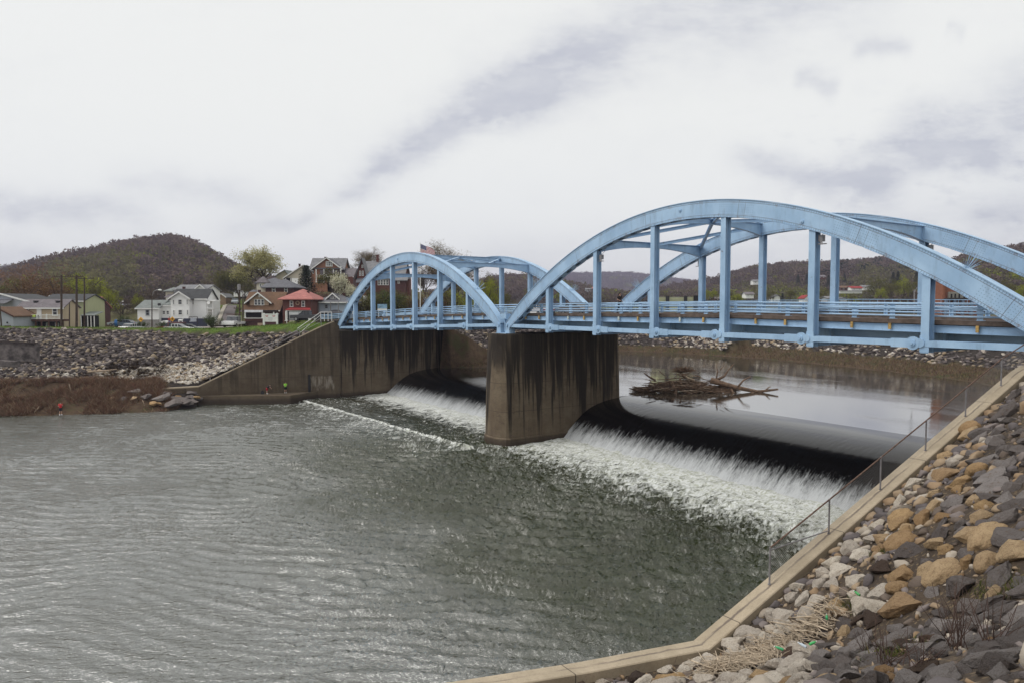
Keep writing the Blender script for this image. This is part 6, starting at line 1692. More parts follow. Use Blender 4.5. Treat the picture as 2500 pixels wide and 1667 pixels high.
for i,(x,y0,y1,Y,dx,lab) in enumerate([(172,935,960,98,-4,'pale upright stick in the brush near the red-shirted person'),(352,975,990,96,-5,'small pale stick standing at the water edge'),(84,990,1005,93,12,'pale fallen branch at the left water edge')]):
    m=M(); a=atY(x,y1,Y); b=atY(x+dx,y0,Y); m.tube([a,(a+b)/2+Vector((.08,0,0)),b],[.06,.05,.03],5); tag(mkobj('stick',m,DRIFT,None,True,a),lab,'stick')
# ================================================================== ROCKS
import bmesh
def rock_mesh(seed,angular,sub_=3,flat=.7):
    r=random.Random(seed); bm=bmesh.new(); bmesh.ops.create_icosphere(bm,subdivisions=sub_,radius=1.)
    planes=[]
    for k in range(17 if angular else 5):
        d=Vector((r.gauss(0,1),r.gauss(0,1),r.gauss(0,1))).normalized(); planes.append((d,r.uniform(.44,.74) if angular else r.uniform(.72,.95)))
    off=Vector((seed*3.7,seed*1.3,0))
    for v in bm.verts:
        c=v.co
        for d,h in planes:
            q=c.dot(d)
            if q>h: c=c-d*(q-h)*(.985 if angular else .8)
        n=mnoise.noise(c*1.3+off)*.16+mnoise.noise(c*3.1+off)*.07+((mnoise.noise(c*7+off)*.045+mnoise.noise(c*15+off)*.02) if sub_>2 else 0)
        v.co=c*(1+n*(1.0 if angular else .9))
    bm.verts.ensure_lookup_table(); v=np.array([tuple(q.co) for q in bm.verts]); f=np.array([[w.index for w in q.verts] for q in bm.faces]); bm.free()
    v/=np.abs(v).max(0); v[:,2]*=flat; return v,f
TANR=rockmat('tan_stone',[(.47,.32,.17),(.57,.42,.26),(.37,.24,.125),(.50,.34,.18)],(.10,.075,.055)); ORR=rockmat('ochre_stone',[(.43,.29,.155),(.34,.22,.12),(.52,.38,.23)],(.13,.10,.075))
WHR=rockmat('limestone',[(.68,.61,.51),(.60,.53,.45),(.74,.67,.57),(.56,.50,.43)],(.15,.13,.115)); GRR=rockmat('grey_stone',[(.165,.145,.138),(.215,.19,.18),(.13,.112,.106),(.275,.25,.24)],(.20,.13,.075)); BRR=rockmat('brown_stone',[(.085,.058,.042),(.12,.08,.06),(.07,.05,.04)],(.04,.03,.025))
RPROTO={}
def rproto(kind):
    if kind in RPROTO: return RPROTO[kind]
    ang={'tan':0,'ochre':1,'white':1,'grey':1,'brown':1}[kind]; mt={'tan':TANR,'ochre':ORR,'white':WHR,'grey':GRR,'brown':BRR}[kind]; L=[]
    for k in range(6):
        v,f=rock_mesh(100+k*7+len(kind)*31,bool(ang) if kind!='tan' else k in(1,3,5),4 if kind!='brown' else 3,{'tan':.68,'grey':.55,'white':.72,'ochre':.62,'brown':.6}[kind])
        me=bpy.data.meshes.new('boulder'); me.from_pydata([tuple(q) for q in v],[],[tuple(q) for q in f]); me.polygons.foreach_set('use_smooth',[True]*len(me.polygons))
        me.materials.append(mt); me.update(); me.set_sharp_from_angle(angle=R(24 if ang else 50)); L.append(me)
    RPROTO[kind]=L; return L
rr=random.Random(21); placed=[]
def zone(x,y,u,p,P_Y=99):
    """kind and mean size of the stone by its place on the bank"""
    uw,zw=nw(p); d=uw-u       # distance from the wall
    if P_Y<8.5: return ('grey' if rr.random()<.9 else 'ochre'),rr.uniform(.16,.34)
    if y>1500 and x>1980: return ('grey' if rr.random()<.88 else 'ochre' if rr.random()<.5 else 'brown'),rr.uniform(.20,.40)
    if y>1440 and x>2290: return ('grey' if rr.random()<.9 else 'ochre'),rr.uniform(.24,.46)
    if y>1300 and x>2330: return ('grey' if rr.random()<.72 else 'ochre' if rr.random()<.6 else 'tan'),rr.uniform(.26,.48)
    if x>2420 or (x>2370 and y<1200): return ('grey' if rr.random()<.85 else 'tan'),rr.uniform(.26,.50)
    if y<1330 and x>1960 and d<2.0 and rr.random()<.55: return 'white',rr.uniform(.16,.32)
    if y<1330 and x>1960: 
        k=rr.random(); return ('tan' if k<.66 else 'ochre' if k<.82 else 'grey' if k<.92 else 'white'),rr.uniform(.20,.43)
    if x>2190 and y<1500: k=rr.random(); return ('tan' if k<.35 else 'ochre' if k<.7 else 'grey'),rr.uniform(.25,.5)
    k=rr.random(); return ('white' if k<.80 else 'brown' if k<.87 else 'tan' if k<.94 else 'ochre'),rr.uniform(.20,.38)
cand=[]
tries=0
def proj_ok(P):
    if P.y<1.5: return None
    q=pix(P); return q
grid={}
def try_place(u,p,force=None,scale=1.,embed=.30):
    uw,zw=nw(p); uw-=.34
    P=W(u,p,float(nearbank(np.array([u]),np.array([p]))[0])); q=proj_ok(P)
    if q is None or not(-150<q[0]-0 and q[0]<2640 and q[1]<1830 and q[1]>820): return False
    kd,s=zone(q[0],q[1],u,p,P.y)
    if force: kd=force
    s*=scale
    if u+s*.75>uw: return False
    key=(int(u/1.),int(p/1.))
    for i in range(-2,3):
        for j in range(-2,3):
            for (a,b,c) in grid.get((key[0]+i,key[1]+j),()):
                if math.hypot(a-u,b-p)<(c+s)*.72: return False
    grid.setdefault(key,[]).append((u,p,s)); placed.append((u,p,s,kd,P,q)); return True
for n_,sc in ((4000,1.2),(9000,1.0),(14000,.75),(16000,.5)):
    for k in range(n_):
        p=rr.uniform(-3,41); uw,_=nw(p); u=uw-.3-rr.random()*(17.5 if p<25 else 13.5)
        if u<-1.2: continue
        if math.hypot(u,p)<2.6: continue
        # bare soil patches
        f_=float(fbm2(np.array([u*.35]),np.array([p*.35]),88,3)[0])
        if f_>.66 and rr.random()<.9: continue
        if sc<.6 and rr.random()<.35: continue
        try_place(u,p,None,sc)
def nrm_at(u,p):
    e=.4; f_=lambda a,b: float(nearbank(np.array([a]),np.array([b]))[0]); du=(f_(u+.01,p)-f_(u-e,p))/(e); dp=(f_(u,p+e)-f_(u,p-e))/(2*e)
    n=Vector((-ST,CT,0))*(-du)+Vector((CT,ST,0))*(-dp)+Vector((0,0,1)); return n.normalized()
def visible_size(s,P): return s*F/max(1.,P.y)
placed.sort(key=lambda a:-visible_size(a[2],a[4])*(1 if (0<a[5][0]<2520 and a[5][1]<1690) else .02))
NEAR_N=285
COLW={'tan':'tan','ochre':'ochre','white':'white','grey':'grey','brown':'brown'}
def where(q,u,p):
    uw,_=nw(p); d=uw-u; k=min(range(6),key=lambda i:abs(fp[i][1]-p)); o=['lowest','second','third','fourth','fifth','topmost'][k]
    side='hugging wall' if d<1.2 else 'near wall' if d<2.3 else 'lower bank' if d<3.4 else 'mid bank' if d<5.2 else 'upper bank' if d<7.5 else 'top of bank'
    if p<fp[0][1]-1.5:
        if 1600<q[0]<2150 and 1440<q[1]<1640: return side+' in litter'
        return side+(' below the litter' if q[0]<1900 else ' right of litter' if q[0]<2200 else ' at lower right corner')
    return side+' at %s fence post'%o
stuff={k:[] for k in COLW}
from mathutils import Matrix, Quaternion
cnt={}
for idx_,(u,p,s,kd,P,q) in enumerate(placed):
    n=nrm_at(u,p); qt=Vector((0,0,1)).rotation_difference(n) @ Quaternion((0,0,1),rr.uniform(0,6.28)) @ Quaternion((1,0,0),rr.gauss(0,.22))
    sx,sy,sz=s*rr.uniform(.85,1.35),s*rr.uniform(.70,1.0),s*rr.uniform(.75,1.15)
    if kd=='tan': sx*=1.12
    pos=P+n*(s*rr.uniform(.0,.20))
    me=rproto(kd)[rr.randrange(6)]
    if idx_<NEAR_N:
        o=bpy.data.objects.new('boulder',me); COL.objects.link(o); o.location=pos; o.rotation_mode='QUATERNION'; o.rotation_quaternion=qt; o.scale=(sx,sy,sz)
        szw='biggest' if s>.50 else 'large' if s>.40 else 'middling' if s>.31 else 'small' if s>.24 else 'little'; shp='long' if sx/sy>1.6 else 'oval' if sx/sy>1.3 else 'squat' if sx/sy<1.1 else 'lumpy'
        szw='huge' if szw=='biggest' else szw; nb=min((w for w in placed if w[0]!=u and w[2]>.16),key=lambda w:(w[0]-u)**2+(w[1]-p)**2); ns=nb[2]; lab='%s %s %s boulder %s, %s %s %s one'%(szw,shp,COLW[kd],where(q,u,p),'left of' if nb[5][0]>q[0] else 'right of','huge' if ns>.5 else 'large' if ns>.4 else 'middling' if ns>.31 else 'small' if ns>.24 else 'little',COLW[nb[3]])
        tag(o,lab,'boulder','riprap boulders on the near bank')
    else: stuff[kd].append((pos,qt,(sx,sy,sz),me))
def bake(lst,name,mat,label,cat='rocks'):
    V=[];Fc=[];off=0
    for pos,qt,sc,(v,f) in lst:
        Mx=np.array(qt.to_matrix()) if not isinstance(qt,np.ndarray) else qt
        w=(v*np.array(sc))@Mx.T+np.array(pos); V.append(w); Fc.append(f+off); off+=len(v)
    o=mkobj(name,(np.concatenate(V),np.concatenate(Fc)),mat,None,True); tag(o,label,cat,kind='stuff'); return o
LOW=[rock_mesh(500+k,True,2,.62) for k in range(8)]; LOWR=[rock_mesh(600+k,False,2,.65) for k in range(4)]
LO1=[rock_mesh(700+k,True,1,.6) for k in range(10)]
RIP=rockmat('riprap',[(.095,.08,.078),(.14,.12,.12),(.075,.062,.06),(.11,.09,.085),(.18,.155,.15),(.10,.085,.082),(.24,.20,.17),(.085,.07,.068),(.125,.105,.10),(.30,.24,.17),(.105,.09,.088),(.40,.35,.30)],island=True)
RIPW=rockmat('pale_riprap',[(.50,.45,.38),(.58,.53,.46),(.40,.35,.28),(.62,.58,.52),(.34,.26,.17),(.48,.44,.40)],island=True)
SMALLR=rockmat('bank_rubble',[(.30,.21,.13),(.20,.17,.16),(.40,.35,.29),(.14,.11,.09),(.32,.24,.16),(.12,.105,.105)],island=True)
rest=[(a,b,c,LOW[i%8]) for i,(a,b,c,me) in enumerate(sum(stuff.values(),[]))]
# fine rubble between the boulders
g_=np.random.default_rng(5)
for k in range(5200):
    p=g_.uniform(-3,42); uw,_=nw(p); u=uw-.5-g_.random()*16.5
    if math.hypot(u,p)<2.: continue
    P=W(u,p,float(nearbank(np.array([u]),np.array([p]))[0])); s=g_.uniform(.035,.12)
    rest.append((P+Vector((0,0,s*.2)),Quaternion((g_.normal(),g_.normal(),g_.normal(),g_.normal())).normalized(),(s,s*.8,s*.8),LO1[k%10]))
bake(rest,'rubble',SMALLR,'small stones and rubble filling the gaps on the near bank')
# far levee riprap
def scatter(n,fn,smin,smax,mat,label,seed,protos,name='riprap'):
    r=np.random.default_rng(seed); lst=[]; P=fn(r,n)
    for i,q in enumerate(P):
        s=r.uniform(smin,smax)*(1 if r.random()<.8 else 1.35); qt=Quaternion((r.normal()*.35+1,r.normal()*.3,r.normal()*.3,r.normal()*2)).normalized()
        lst.append(((q[0],q[1],q[2]+s*.12),qt,(s*r.uniform(.9,1.5),s*r.uniform(.6,1.),s*r.uniform(.6,1.1)),protos[i%len(protos)]))
    return bake(lst,name,mat,label)
def f_left(r,n):
    p=r.uniform(-24,37.5,n); uw=uwf(p); u=uw+r.uniform(.8,18.5,n)*1.; P,c=onland(u,p); z=P[:,2]-E
    white=(z<-9.3)&(p>7)&(p<26)&(u-uw<6.2)
    frac=np.where(white,.12,1.)
    k=(c[:,1]>.5)&(r.random(n)<frac); return P[k]
scatter(9500,f_left,.22,.46,RIP,'dark and light riprap rocks covering the far levee slope',41,LO1+LOW[:2])
def f_white(r,n):
    p=r.uniform(7,28.5,n); uw=uwf(p); u=uw+r.uniform(.9,7.5,n)*np.clip((29.5-p)/8,.25,1); P,c=onland(u,p); z=P[:,2]-E
    lim=-8.9+np.interp(p,[7,14,19,28.5],[-1.0,-.3,.0,2.2]); k=(z<lim)&(c[:,1]>.5); return P[k]
scatter(2600,f_white,.20,.36,RIPW,'pale limestone riprap at the foot of the sloping wing wall',42,LOW)
def f_white2(r,n):
    p=r.uniform(-6,8,n); uw=uwf(p); u=uw+r.uniform(.3,5.,n); P,c=onland(u,p); k=(c[:,1]>.5)&(r.random(n)<.5); return P[k]
scatter(500,f_white2,.18,.34,RIPW,'scattered pale stones along the lower edge of the far levee',43,LOW)
def f_up(r,n):
    X=r.uniform(-22,112,n); Y=r.uniform(70,200,n); z,c=land(X,Y); u=-X*ST+Y*CT; p=X*CT+Y*ST; k=(c[:,1]>.5)&(p>54); return np.stack([X,Y,E+z],-1)[k]
scatter(42000,f_up,.26,.50,RIP,'riprap rocks on the levee beyond the upstream pool',44,LO1)
def f_up2(r,n):
    P=f_up(r,n); X,Y=P[:,0],P[:,1]; u=-X*ST+Y*CT; p=X*CT+Y*ST; z=P[:,2]-E
    k=(((u>96)&(z<-7.6)&(p<85))|((u>84)&(u<112)&(p>100)&(z<-6.5)&(r.random(len(P))<.7))|((u>55)&(u<=84)&(z<-7.2)&(r.random(len(P))<.12))); return P[k]
scatter(38000,f_up2,.26,.44,RIPW,'pale stones along the upstream levee foot',45,LO1)
# big dark slabs where wall meets the shore
sl=random.Random(14)
SLP=[(16.5,108.9,1.3,'grey'),(15.2,108.0,1.1,'grey'),(17.6,110.0,.9,'grey'),(14.0,109.5,1.2,'grey'),(12.8,108.4,1.0,'tan'),(16.0,110.6,.9,'tan'),(18.2,111.0,.7,'grey'),(12.0,110.3,.9,'grey'),(10.6,110.6,1.0,'tan'),(9.4,111.5,.8,'grey'),(17.0,107.8,.7,'grey'),(18.6,109.8,.7,'tan'),(14.6,111.2,1.0,'grey'),(11.2,112.2,.9,'grey'),(8.2,112.3,.7,'tan'),(17.9,108.8,.6,'grey'),(13.4,107.6,.8,'tan'),(19.0,110.6,.5,'grey')]
WD=['largest dark slab at the shore end of the ledge','dark slab left of the largest slab','dark slab tucked against the wing wall','broad grey slab in the middle of the shore pile','pale flat slab low by the brush','yellowish slab among the dark ones','small dark slab touching the wall toe','grey slab above the pale flat one','buff slab at the left of the shore pile','grey slab at the foot of the pale riprap','small dark slab nearest the water','buff slab at the waterline by the ledge','grey slab in the upper row of the pile','dark slab under the burnt brush','little buff slab farthest left in the pile','small dark slab beside the ledge tip','flat buff slab half in the brush','tiny grey slab wedged by the wall corner']
for (p,u,s,kd),lab in zip(SLP,WD):
    P,c=onland(np.array([u]),np.array([p])); me=rproto(kd)[sl.randrange(6)]; o=bpy.data.objects.new('stone_slab',me); COL.objects.link(o); P=P[0]; P[2]=max(P[2],E-13.6); o.location=(P[0],P[1],P[2]+s*.15); s*=1.35 if kd=='grey' else .8; o.scale=(s,s*.7,s*.6); o.rotation_euler=(sl.gauss(0,.2),sl.gauss(0,.2),sl.uniform(0,6.28)); tag(o,lab,'stone slab','dark stone slabs at the far waterline')
# ================================================================== VEHICLES
TYRE=plain('tyre_rubber',(.02,.02,.02),.9,.2,5,bump=0); CHROME=plain('wheel_alloy',(.35,.35,.36),.35,.1,5,.8,bump=0); LRED=plain('tail_lamp',(.45,.02,.02),.3,.05,3,bump=0); LWH=plain('head_lamp',(.75,.75,.72),.2,.05,3,bump=0)
def carpaint(n,c): return plain(n,c,.28,.05,1,0,.6,bump=0)
def car(x,y,Y,yaw,kind,paint,label,group=None,pos=None,name='parked_car',cat='car'):
    """local frame: x forward, y left, z up"""
    B=pos if pos is not None else atY(x,y,Y); t=thing(name,label,cat,(0,0,0),group); 
    L,Wd={'sedan':(4.6,1.8),'suv':(4.8,1.95),'pickup':(5.4,1.95),'truck':(6.5,2.3)}[kind]
    hw=Wd/2
    prof={'sedan':[(-2.3,.35),(-2.3,.85),(-2.2,.98),(-1.45,1.02),(1.05,.98),(2.1,.82),(2.3,.68),(2.3,.35)],
          'suv':[(-2.4,.4),(-2.4,1.0),(-2.3,1.1),(1.1,1.1),(2.25,.98),(2.4,.8),(2.4,.4)],
          'pickup':[(-2.7,.5),(-2.7,1.1),(-2.6,1.15),(1.2,1.15),(2.6,1.05),(2.7,.85),(2.7,.5)],
          'truck':[(-3.2,.6),(-3.2,1.0),(1.2,1.0),(1.3,1.2),(3.1,1.15),(3.2,.7),(3.2,.5)]}[kind]
    cab={'sedan':[(-1.65,1.0),(-.95,1.42),(.15,1.45),(1.05,.98)],'suv':[(-2.3,1.08),(-2.05,1.72),(.25,1.76),(1.15,1.1)],
         'pickup':[(-.75,1.13),(-.65,1.8),(.45,1.82),(1.3,1.14)],'truck':[(-.1,1.0),(-.1,2.0),(1.0,2.02),(1.5,1.15)]}[kind]
    m=M(); m.prism([(a,-hw,b) for a,b in prof],(0,Wd,0)); body=sub('body',m,paint,t)
    m=M(); hc=hw-.12; m.prism([(a,-hc,b) for a,b in cab],(0,2*hc,0)); sub('cabin',m,GLASS,t)
    m=M(); (a0,b0),(a1,b1),(a2,b2),(a3,b3)=cab; m.box(((a1+a2)/2,0,(b1+b2)/2+.015),(a2-a1+.1,2*hc+.04,.06)); sub('roof',m,paint,t)
    m=M()
    for q in (a1-.02,(a1+a2)/2,a2-.05):
        for s_ in(-1,1): m.box((q,s_*(hc+.005),(b1+b0)/2),(.08,.04,b1-b0))
    sub('pillars',m,paint,body)
    r=.33 if kind=='sedan' else .38
    for wx in (-L*.31,L*.31):
        for s_ in(-1,1):
            m=M(); m.disc((wx,s_*(hw-.08),r),(0,1,0),r,.22,16); w=sub('wheel',m,TYRE,t); m=M(); m.disc((wx,s_*(hw+.04),r),(0,1,0),r*.6,.03,12); sub('rim',m,CHROME,w)
    for s_ in(-1,1):
        m=M(); m.box((-prof[0][0]*-1-.0,s_*hw*.78,.82),(.06,.34,.18)); sub('tail_light',m,LRED,t); m=M(); m.box((-prof[0][0]-.02,s_*hw*.75,.72),(.06,.36,.16)); sub('headlight',m,LWH,t)
    m=M(); m.box((prof[0][0]-.04,0,.5),(.12,Wd*.96,.2)); sub('bumper',m,TRIM if kind in('pickup',) else BLACK,t)
    t.location=B; t.rotation_euler=(0,0,yaw); return t
PW_=carpaint('white_car_paint',(.72,.72,.72)); PDK=carpaint('dark_car_paint',(.045,.045,.055)); PSI=carpaint('silver_car_paint',(.38,.41,.45)); PRD=carpaint('maroon_car_paint',(.16,.02,.02)); PBL=carpaint('blue_grey_paint',(.14,.18,.24)); PBR=carpaint('taupe_car_paint',(.11,.10,.10)); PGN=carpaint('grey_green_paint',(.25,.28,.28))
car(323,811,123,R(80),'sedan',PW_,'white sedan seen from behind on the road beside the left curve sign')
car(420,812,124,R(178),'suv',PRD,'maroon sport utility vehicle half hidden behind the far levee')
car(438,812,122,R(0),'sedan',PW_,'white sedan whose roof shows above the levee by the white house')
car(464,812,126,R(5),'sedan',PGN,'grey-green sedan farthest right behind the levee before the white house')
car(293,797,150,R(175),'sedan',PSI,'silver car parked by the shrubs left of the blue postbox')
car(307,799,146,R(178),'sedan',PBL,'blue-grey car parked just left of the white garage')
car(749,784,127,R(182),'pickup',PDK,'dark pickup truck parked before the red brick house')
car(574,742,205,R(-72),'sedan',PSI,'silver car parked up the climbing street')
t=car(574,799,132,R(-92),'truck',PW_,'white work truck with ladders parked by the brown bungalow',cat='truck',name='work_truck')
m=M()
for k in (-.7,.7): m.tube([(-3.1,k,1.0),(-3.1,k,2.3),(2.2,k,2.35)],.04,5)
m.tube([(-3.1,.5,2.4),(2.4,.5,2.45)],.05,5); m.tube([(-3.1,-.5,2.4),(2.4,-.5,2.45)],.05,5); sub('ladder_rack',m,BROWNW,t)
# vehicles on the bridge
def on_deck(x,p):
    r=ray(x,745.); 
    k=p/(r.x*CT+r.y*ST); u=(-r.x*ST+r.y*CT)*k; return W(u,p,deckz(u)+(-.425 if 43.1<p<53.2 else .01))
bd=math.atan2(CT,-ST)
car(0,0,0,bd+math.pi,'sedan',PBR,'taupe car crossing the bridge behind the blue railing',pos=on_deck(1414,46.0),name='car')
car(0,0,0,bd,'sedan',PW_,'white car crossing the bridge near the centre pier',pos=on_deck(1312,50.5),name='car')
# ================================================================== PEOPLE
def person(base,H_,face,J,label,clothes,hair=(.03,.022,.016),skin=(.42,.26,.19)):
    """J: joints in units of body height; x forward, y left, z up. One skinned surface, clothing as children"""
    t=thing('person',label,'person',(0,0,0)); t.location=base; t.rotation_euler=(0,0,face)
    def skinobj(name,chain,rad,mat):
        v=[];e=[];rr_=[]
        for ch,rd in zip(chain,rad):
            for k,(q,r_) in enumerate(zip(ch,rd)):
                q=tuple(c*H_ for c in q)
                if q in v: i=v.index(q)
                else: v.append(q); rr_.append(r_*H_); i=len(v)-1
                if k: e.append((last,i))
                last=i
        me=bpy.data.meshes.new(name); me.from_pydata(v,e,[]); o=bpy.data.objects.new(name,me); COL.objects.link(o); o.parent=t; me.materials.append(mat)
        md=o.modifiers.new('skin','SKIN'); 
        for i,r_ in enumerate(rr_): me.skin_vertices[0].data[i].radius=(r_,r_)
        me.skin_vertices[0].data[0].use_root=True
        o.modifiers.new('sub','SUBSURF').levels=1; o.modifiers['sub'].render_levels=1; md.use_smooth_shade=True
        return o
    hip,ch,nk,hd=J['hip'],J['chest'],J['neck'],J['head']
    ca=[[hip,J['waist'],ch,nk,hd,tuple(a+b for a,b in zip(hd,J.get('hup',(0,0,.06))))]]; ra=[[.075,.062,.078,.030,.048,.040]]
    for s_ in 'LR':
        ca.append([ch,J['sh'+s_],J['el'+s_],J['wr'+s_]]); ra.append([.078,.038,.026,.018])
        ca.append([hip,J['hp'+s_],J['kn'+s_],J['an'+s_],J['to'+s_]]); ra.append([.075,.055,.036,.022,.018])
        w=np.array(J['wr'+s_]); el_=np.array(J['el'+s_]); d=(w-el_)/np.linalg.norm(w-el_); sd_=np.cross(d,[0,0,1.]) ; sd_=sd_/(np.linalg.norm(sd_)+1e-6); palm=tuple(w+d*.035)
        ca.append([J['wr'+s_],palm]); ra.append([.018,.016])
        for k,(a,l) in enumerate(((-.018,.036),(-.006,.044),(.006,.042),(.017,.034))):
            q1=tuple(np.array(palm)+d*.012+sd_*a); q2=tuple(np.array(palm)+d*(l)+sd_*a*1.25+np.array([0,0,-.008])); ca.append([palm,q1,q2]); ra.append([.016,.0058,.0045])
        q1=tuple(np.array(J['wr'+s_])+d*.022+sd_*.024); ca.append([palm,q1,tuple(np.array(q1)+d*.018+sd_*.008)]); ra.append([.016,.006,.005])
    SK=plain('skin_%d'%len(MATS),skin,.6,.06,8,bump=0); body=skinobj('body',ca,ra,SK); body.name='body'
    HM=plain('hair_%d'%len(MATS),hair,.8,.3,20); h=np.array(hd)
    # hair cap and face
    hu=np.array(J.get('hup',(0,0,.06))); hu=hu/np.linalg.norm(hu)
    m=M(); n1,n2=8,5
    fw=np.array([1.,0,0]); fw=fw-hu*fw.dot(hu); fw/=np.linalg.norm(fw); lf=np.cross(hu,fw)
    cen=h+hu*.035-fw*.012
    rings=[]
    for j in range(n2+1):
        a=j/n2*1.75; rr_=math.sin(a)*.058; zz=math.cos(a)*.062
        rings.append([tuple((cen+hu*zz+(fw*math.cos(b)*(1 if j<3 else .62)+lf*math.sin(b))*rr_)*H_) for b in np.linspace(0,2*math.pi,n1,endpoint=False)])
    v,f=extrude_rings(rings); 
    for q in v: m.v.append(q)
    m.f+=f; 
    if J.get('pony'): m.tube([tuple((cen-fw*.05)*H_),tuple((cen-fw*.085-hu*.05)*H_),tuple((cen-fw*.07-hu*.14)*H_)],[.022*H_,.02*H_,.008*H_],6)
    sub('hair',m,HM,t,True)
    m=M()
    for s_ in(-1,1): m.tube([tuple((h+hu*.028+fw*.044+lf*s_*.019)*H_),tuple((h+hu*.028+fw*.050+lf*s_*.019)*H_)],.006*H_,6)
    m.tube([tuple((h+hu*.018+fw*.046)*H_),tuple((h+hu*.010+fw*.060)*H_)],[.006*H_,.008*H_],5); m.tube([tuple((h-hu*.008+fw*.047-lf*.012)*H_),tuple((h-hu*.008+fw*.047+lf*.012)*H_)],.004*H_,5)
    sub('face',m,plain('features_%d'%len(MATS),(.10,.05,.04),.7,bump=0),t)
    for (nm,parts,rads,c) in clothes:
        ch_=[];rd=[]
        for pnames,rs_ in zip(parts,rads):
            pts=[]
            for q in pnames:
                if isinstance(q,tuple): a,b,k=q; pts.append(tuple(np.array(J[a])*(1-k)+np.array(J[b])*k))
                else: pts.append(J[q])
            ch_.append(pts); rd.append(rs_)
        m=M()
        for pts,rs in zip(ch_,rd):
            P3=[Vector(q)*H_ for q in pts]; R3=[r_*H_ for r_ in rs]
            d0=(P3[0]-P3[1]).normalized(); d1=(P3[-1]-P3[-2]).normalized(); e0,e1=R3[0]*.45,R3[-1]*.3
            m.tube([P3[0]+d0*e0]+P3+[P3[-1]+d1*e1],[R3[0]*.6]+R3+[R3[-1]*.75],10)
        sub(nm,m,plain('cloth_%d'%len(MATS),c,.85,.12,4,bump=0),t,True)
    return t
def shirt(c,long=False): 
    k=1.0 if long else .55
    return ('shirt',[[('waist','hip',.5),'waist','chest',('chest','neck',.6)],['chest','shL',('shL','elL',k)],['chest','shR',('shR','elR',k)]],[[.088,.084,.096,.05],[.085,.052,.042],[.085,.052,.042]],c)
def shorts(c,k=.75): return ('shorts',[[('waist','hip',.45),'hip'],['hip','hpL',('hpL','knL',k)],['hip','hpR',('hpR','knR',k)]],[[.082,.090],[.085,.074,.062],[.085,.074,.062]],c)
def trousers(c): return ('trousers',[[('waist','hip',.45),'hip'],['hip','hpL','knL',('knL','anL',.95)],['hip','hpR','knR',('knR','anR',.95)]],[[.080,.088],[.084,.068,.050,.038],[.084,.068,.050,.038]],c)
def shoes(c): return [('shoe',[[('anL','toL',-.1),'toL']],[[.036,.030]],c),('shoe',[[('anR','toR',-.1),'toR']],[[.036,.030]],c)]
STAND=dict(hip=(0,0,.52),waist=(.005,0,.60),chest=(0,0,.73),neck=(0,0,.83),head=(.012,0,.885),shL=(0,.105,.79),elL=(.0,.135,.63),wrL=(.06,.12,.50),shR=(0,-.105,.79),elR=(.0,-.135,.63),wrR=(.06,-.12,.50),hpL=(0,.05,.50),knL=(.01,.055,.28),anL=(-.01,.06,.045),toL=(.075,.065,.022),hpR=(0,-.05,.50),knR=(.01,-.055,.28),anR=(-.01,-.06,.045),toR=(.075,-.065,.022))
# walking figure on the bridge
J=dict(STAND,pony=True,knL=(.07,.05,.29),anL=(.12,.05,.05),toL=(.20,.05,.03),knR=(.0,-.05,.28),anR=(-.13,-.05,.09),toR=(-.07,-.05,.03),elL=(-.05,.13,.64),wrL=(.05,.11,.56),elR=(-.03,-.13,.64),wrR=(.09,-.10,.60),hup=(.008,0,.06))
person(on_deck(1513,42.35),1.86,bd+math.pi+.1,J,'person in black top and dark leggings walking along the bridge behind the rail',[shirt((.015,.013,.014)),trousers((.02,.02,.025))]+shoes((.05,.05,.06)))
# lime shirt on the ledge
b=atY(696,961,103.6); 
lp=W(*(lambda q:(q[0],q[1]))(up_of(b.x,b.y)),-13.15)
J=dict(STAND,elL=(.05,.13,.64),wrL=(.13,.06,.66),elR=(.05,-.13,.64),wrR=(.13,-.06,.64))
qx=atY(697,960,106.6); person((qx.x,qx.y,E-13.15),1.72,R(-60),J,'person in lime green shirt and black shorts standing on the concrete ledge',[shirt((.28,.75,.06)),shorts((.015,.015,.018))]+shoes((.55,.55,.55)))
# bent figure
J=dict(STAND,hip=(0,0,.50),waist=(.05,0,.57),chest=(.16,0,.66),neck=(.24,0,.71),head=(.285,0,.735),hup=(.035,0,.045),shL=(.19,.10,.70),elL=(.25,.12,.56),wrL=(.33,.08,.47),shR=(.19,-.10,.70),elR=(.27,-.12,.58),wrR=(.36,-.07,.52),knL=(.03,.06,.27),knR=(-.02,-.06,.27))
qx=atY(652,962,105.3); person((qx.x,qx.y,E-13.15),1.75,R(5),J,'person in dark top and red shorts bending forward on the concrete ledge',[shirt((.02,.02,.022)),shorts((.35,.02,.03))]+shoes((.6,.6,.6)))
m=M(); qx=atY(641,962,105.2); c=Vector((qx.x,qx.y,E-13.15)); m.prism([c+Vector(q) for q in ((-.22,-.16,0),(.22,-.16,0),(.2,-.14,.42),(.05,-.14,.55),(-.18,-.14,.45))],(0,.3,0)); m.tube([c+Vector((-.12,0,.45)),c+Vector((0,0,.66)),c+Vector((.12,0,.45))],.02,5); tag(mkobj('backpack',m,BLACK,None,False,c),'black backpack on the ledge beside the bending person','backpack')
# red shirt angler at the left
J=dict(STAND,elL=(.05,.12,.66),wrL=(.12,.08,.76),elR=(.02,-.14,.66),wrR=(.10,-.10,.70))
qx=atY(148,1003,92.0); u_,p_=up_of(qx.x,qx.y); zz=float(land(np.array([qx.x]),np.array([qx.y]))[0][0])
person((qx.x,qx.y,E+max(zz,-14.2)-.05),1.78,R(-50),J,'person in red shirt and black shorts standing at the brushy water edge',[shirt((.55,.02,.03)),shorts((.015,.015,.018))]+shoes((.6,.6,.65)))
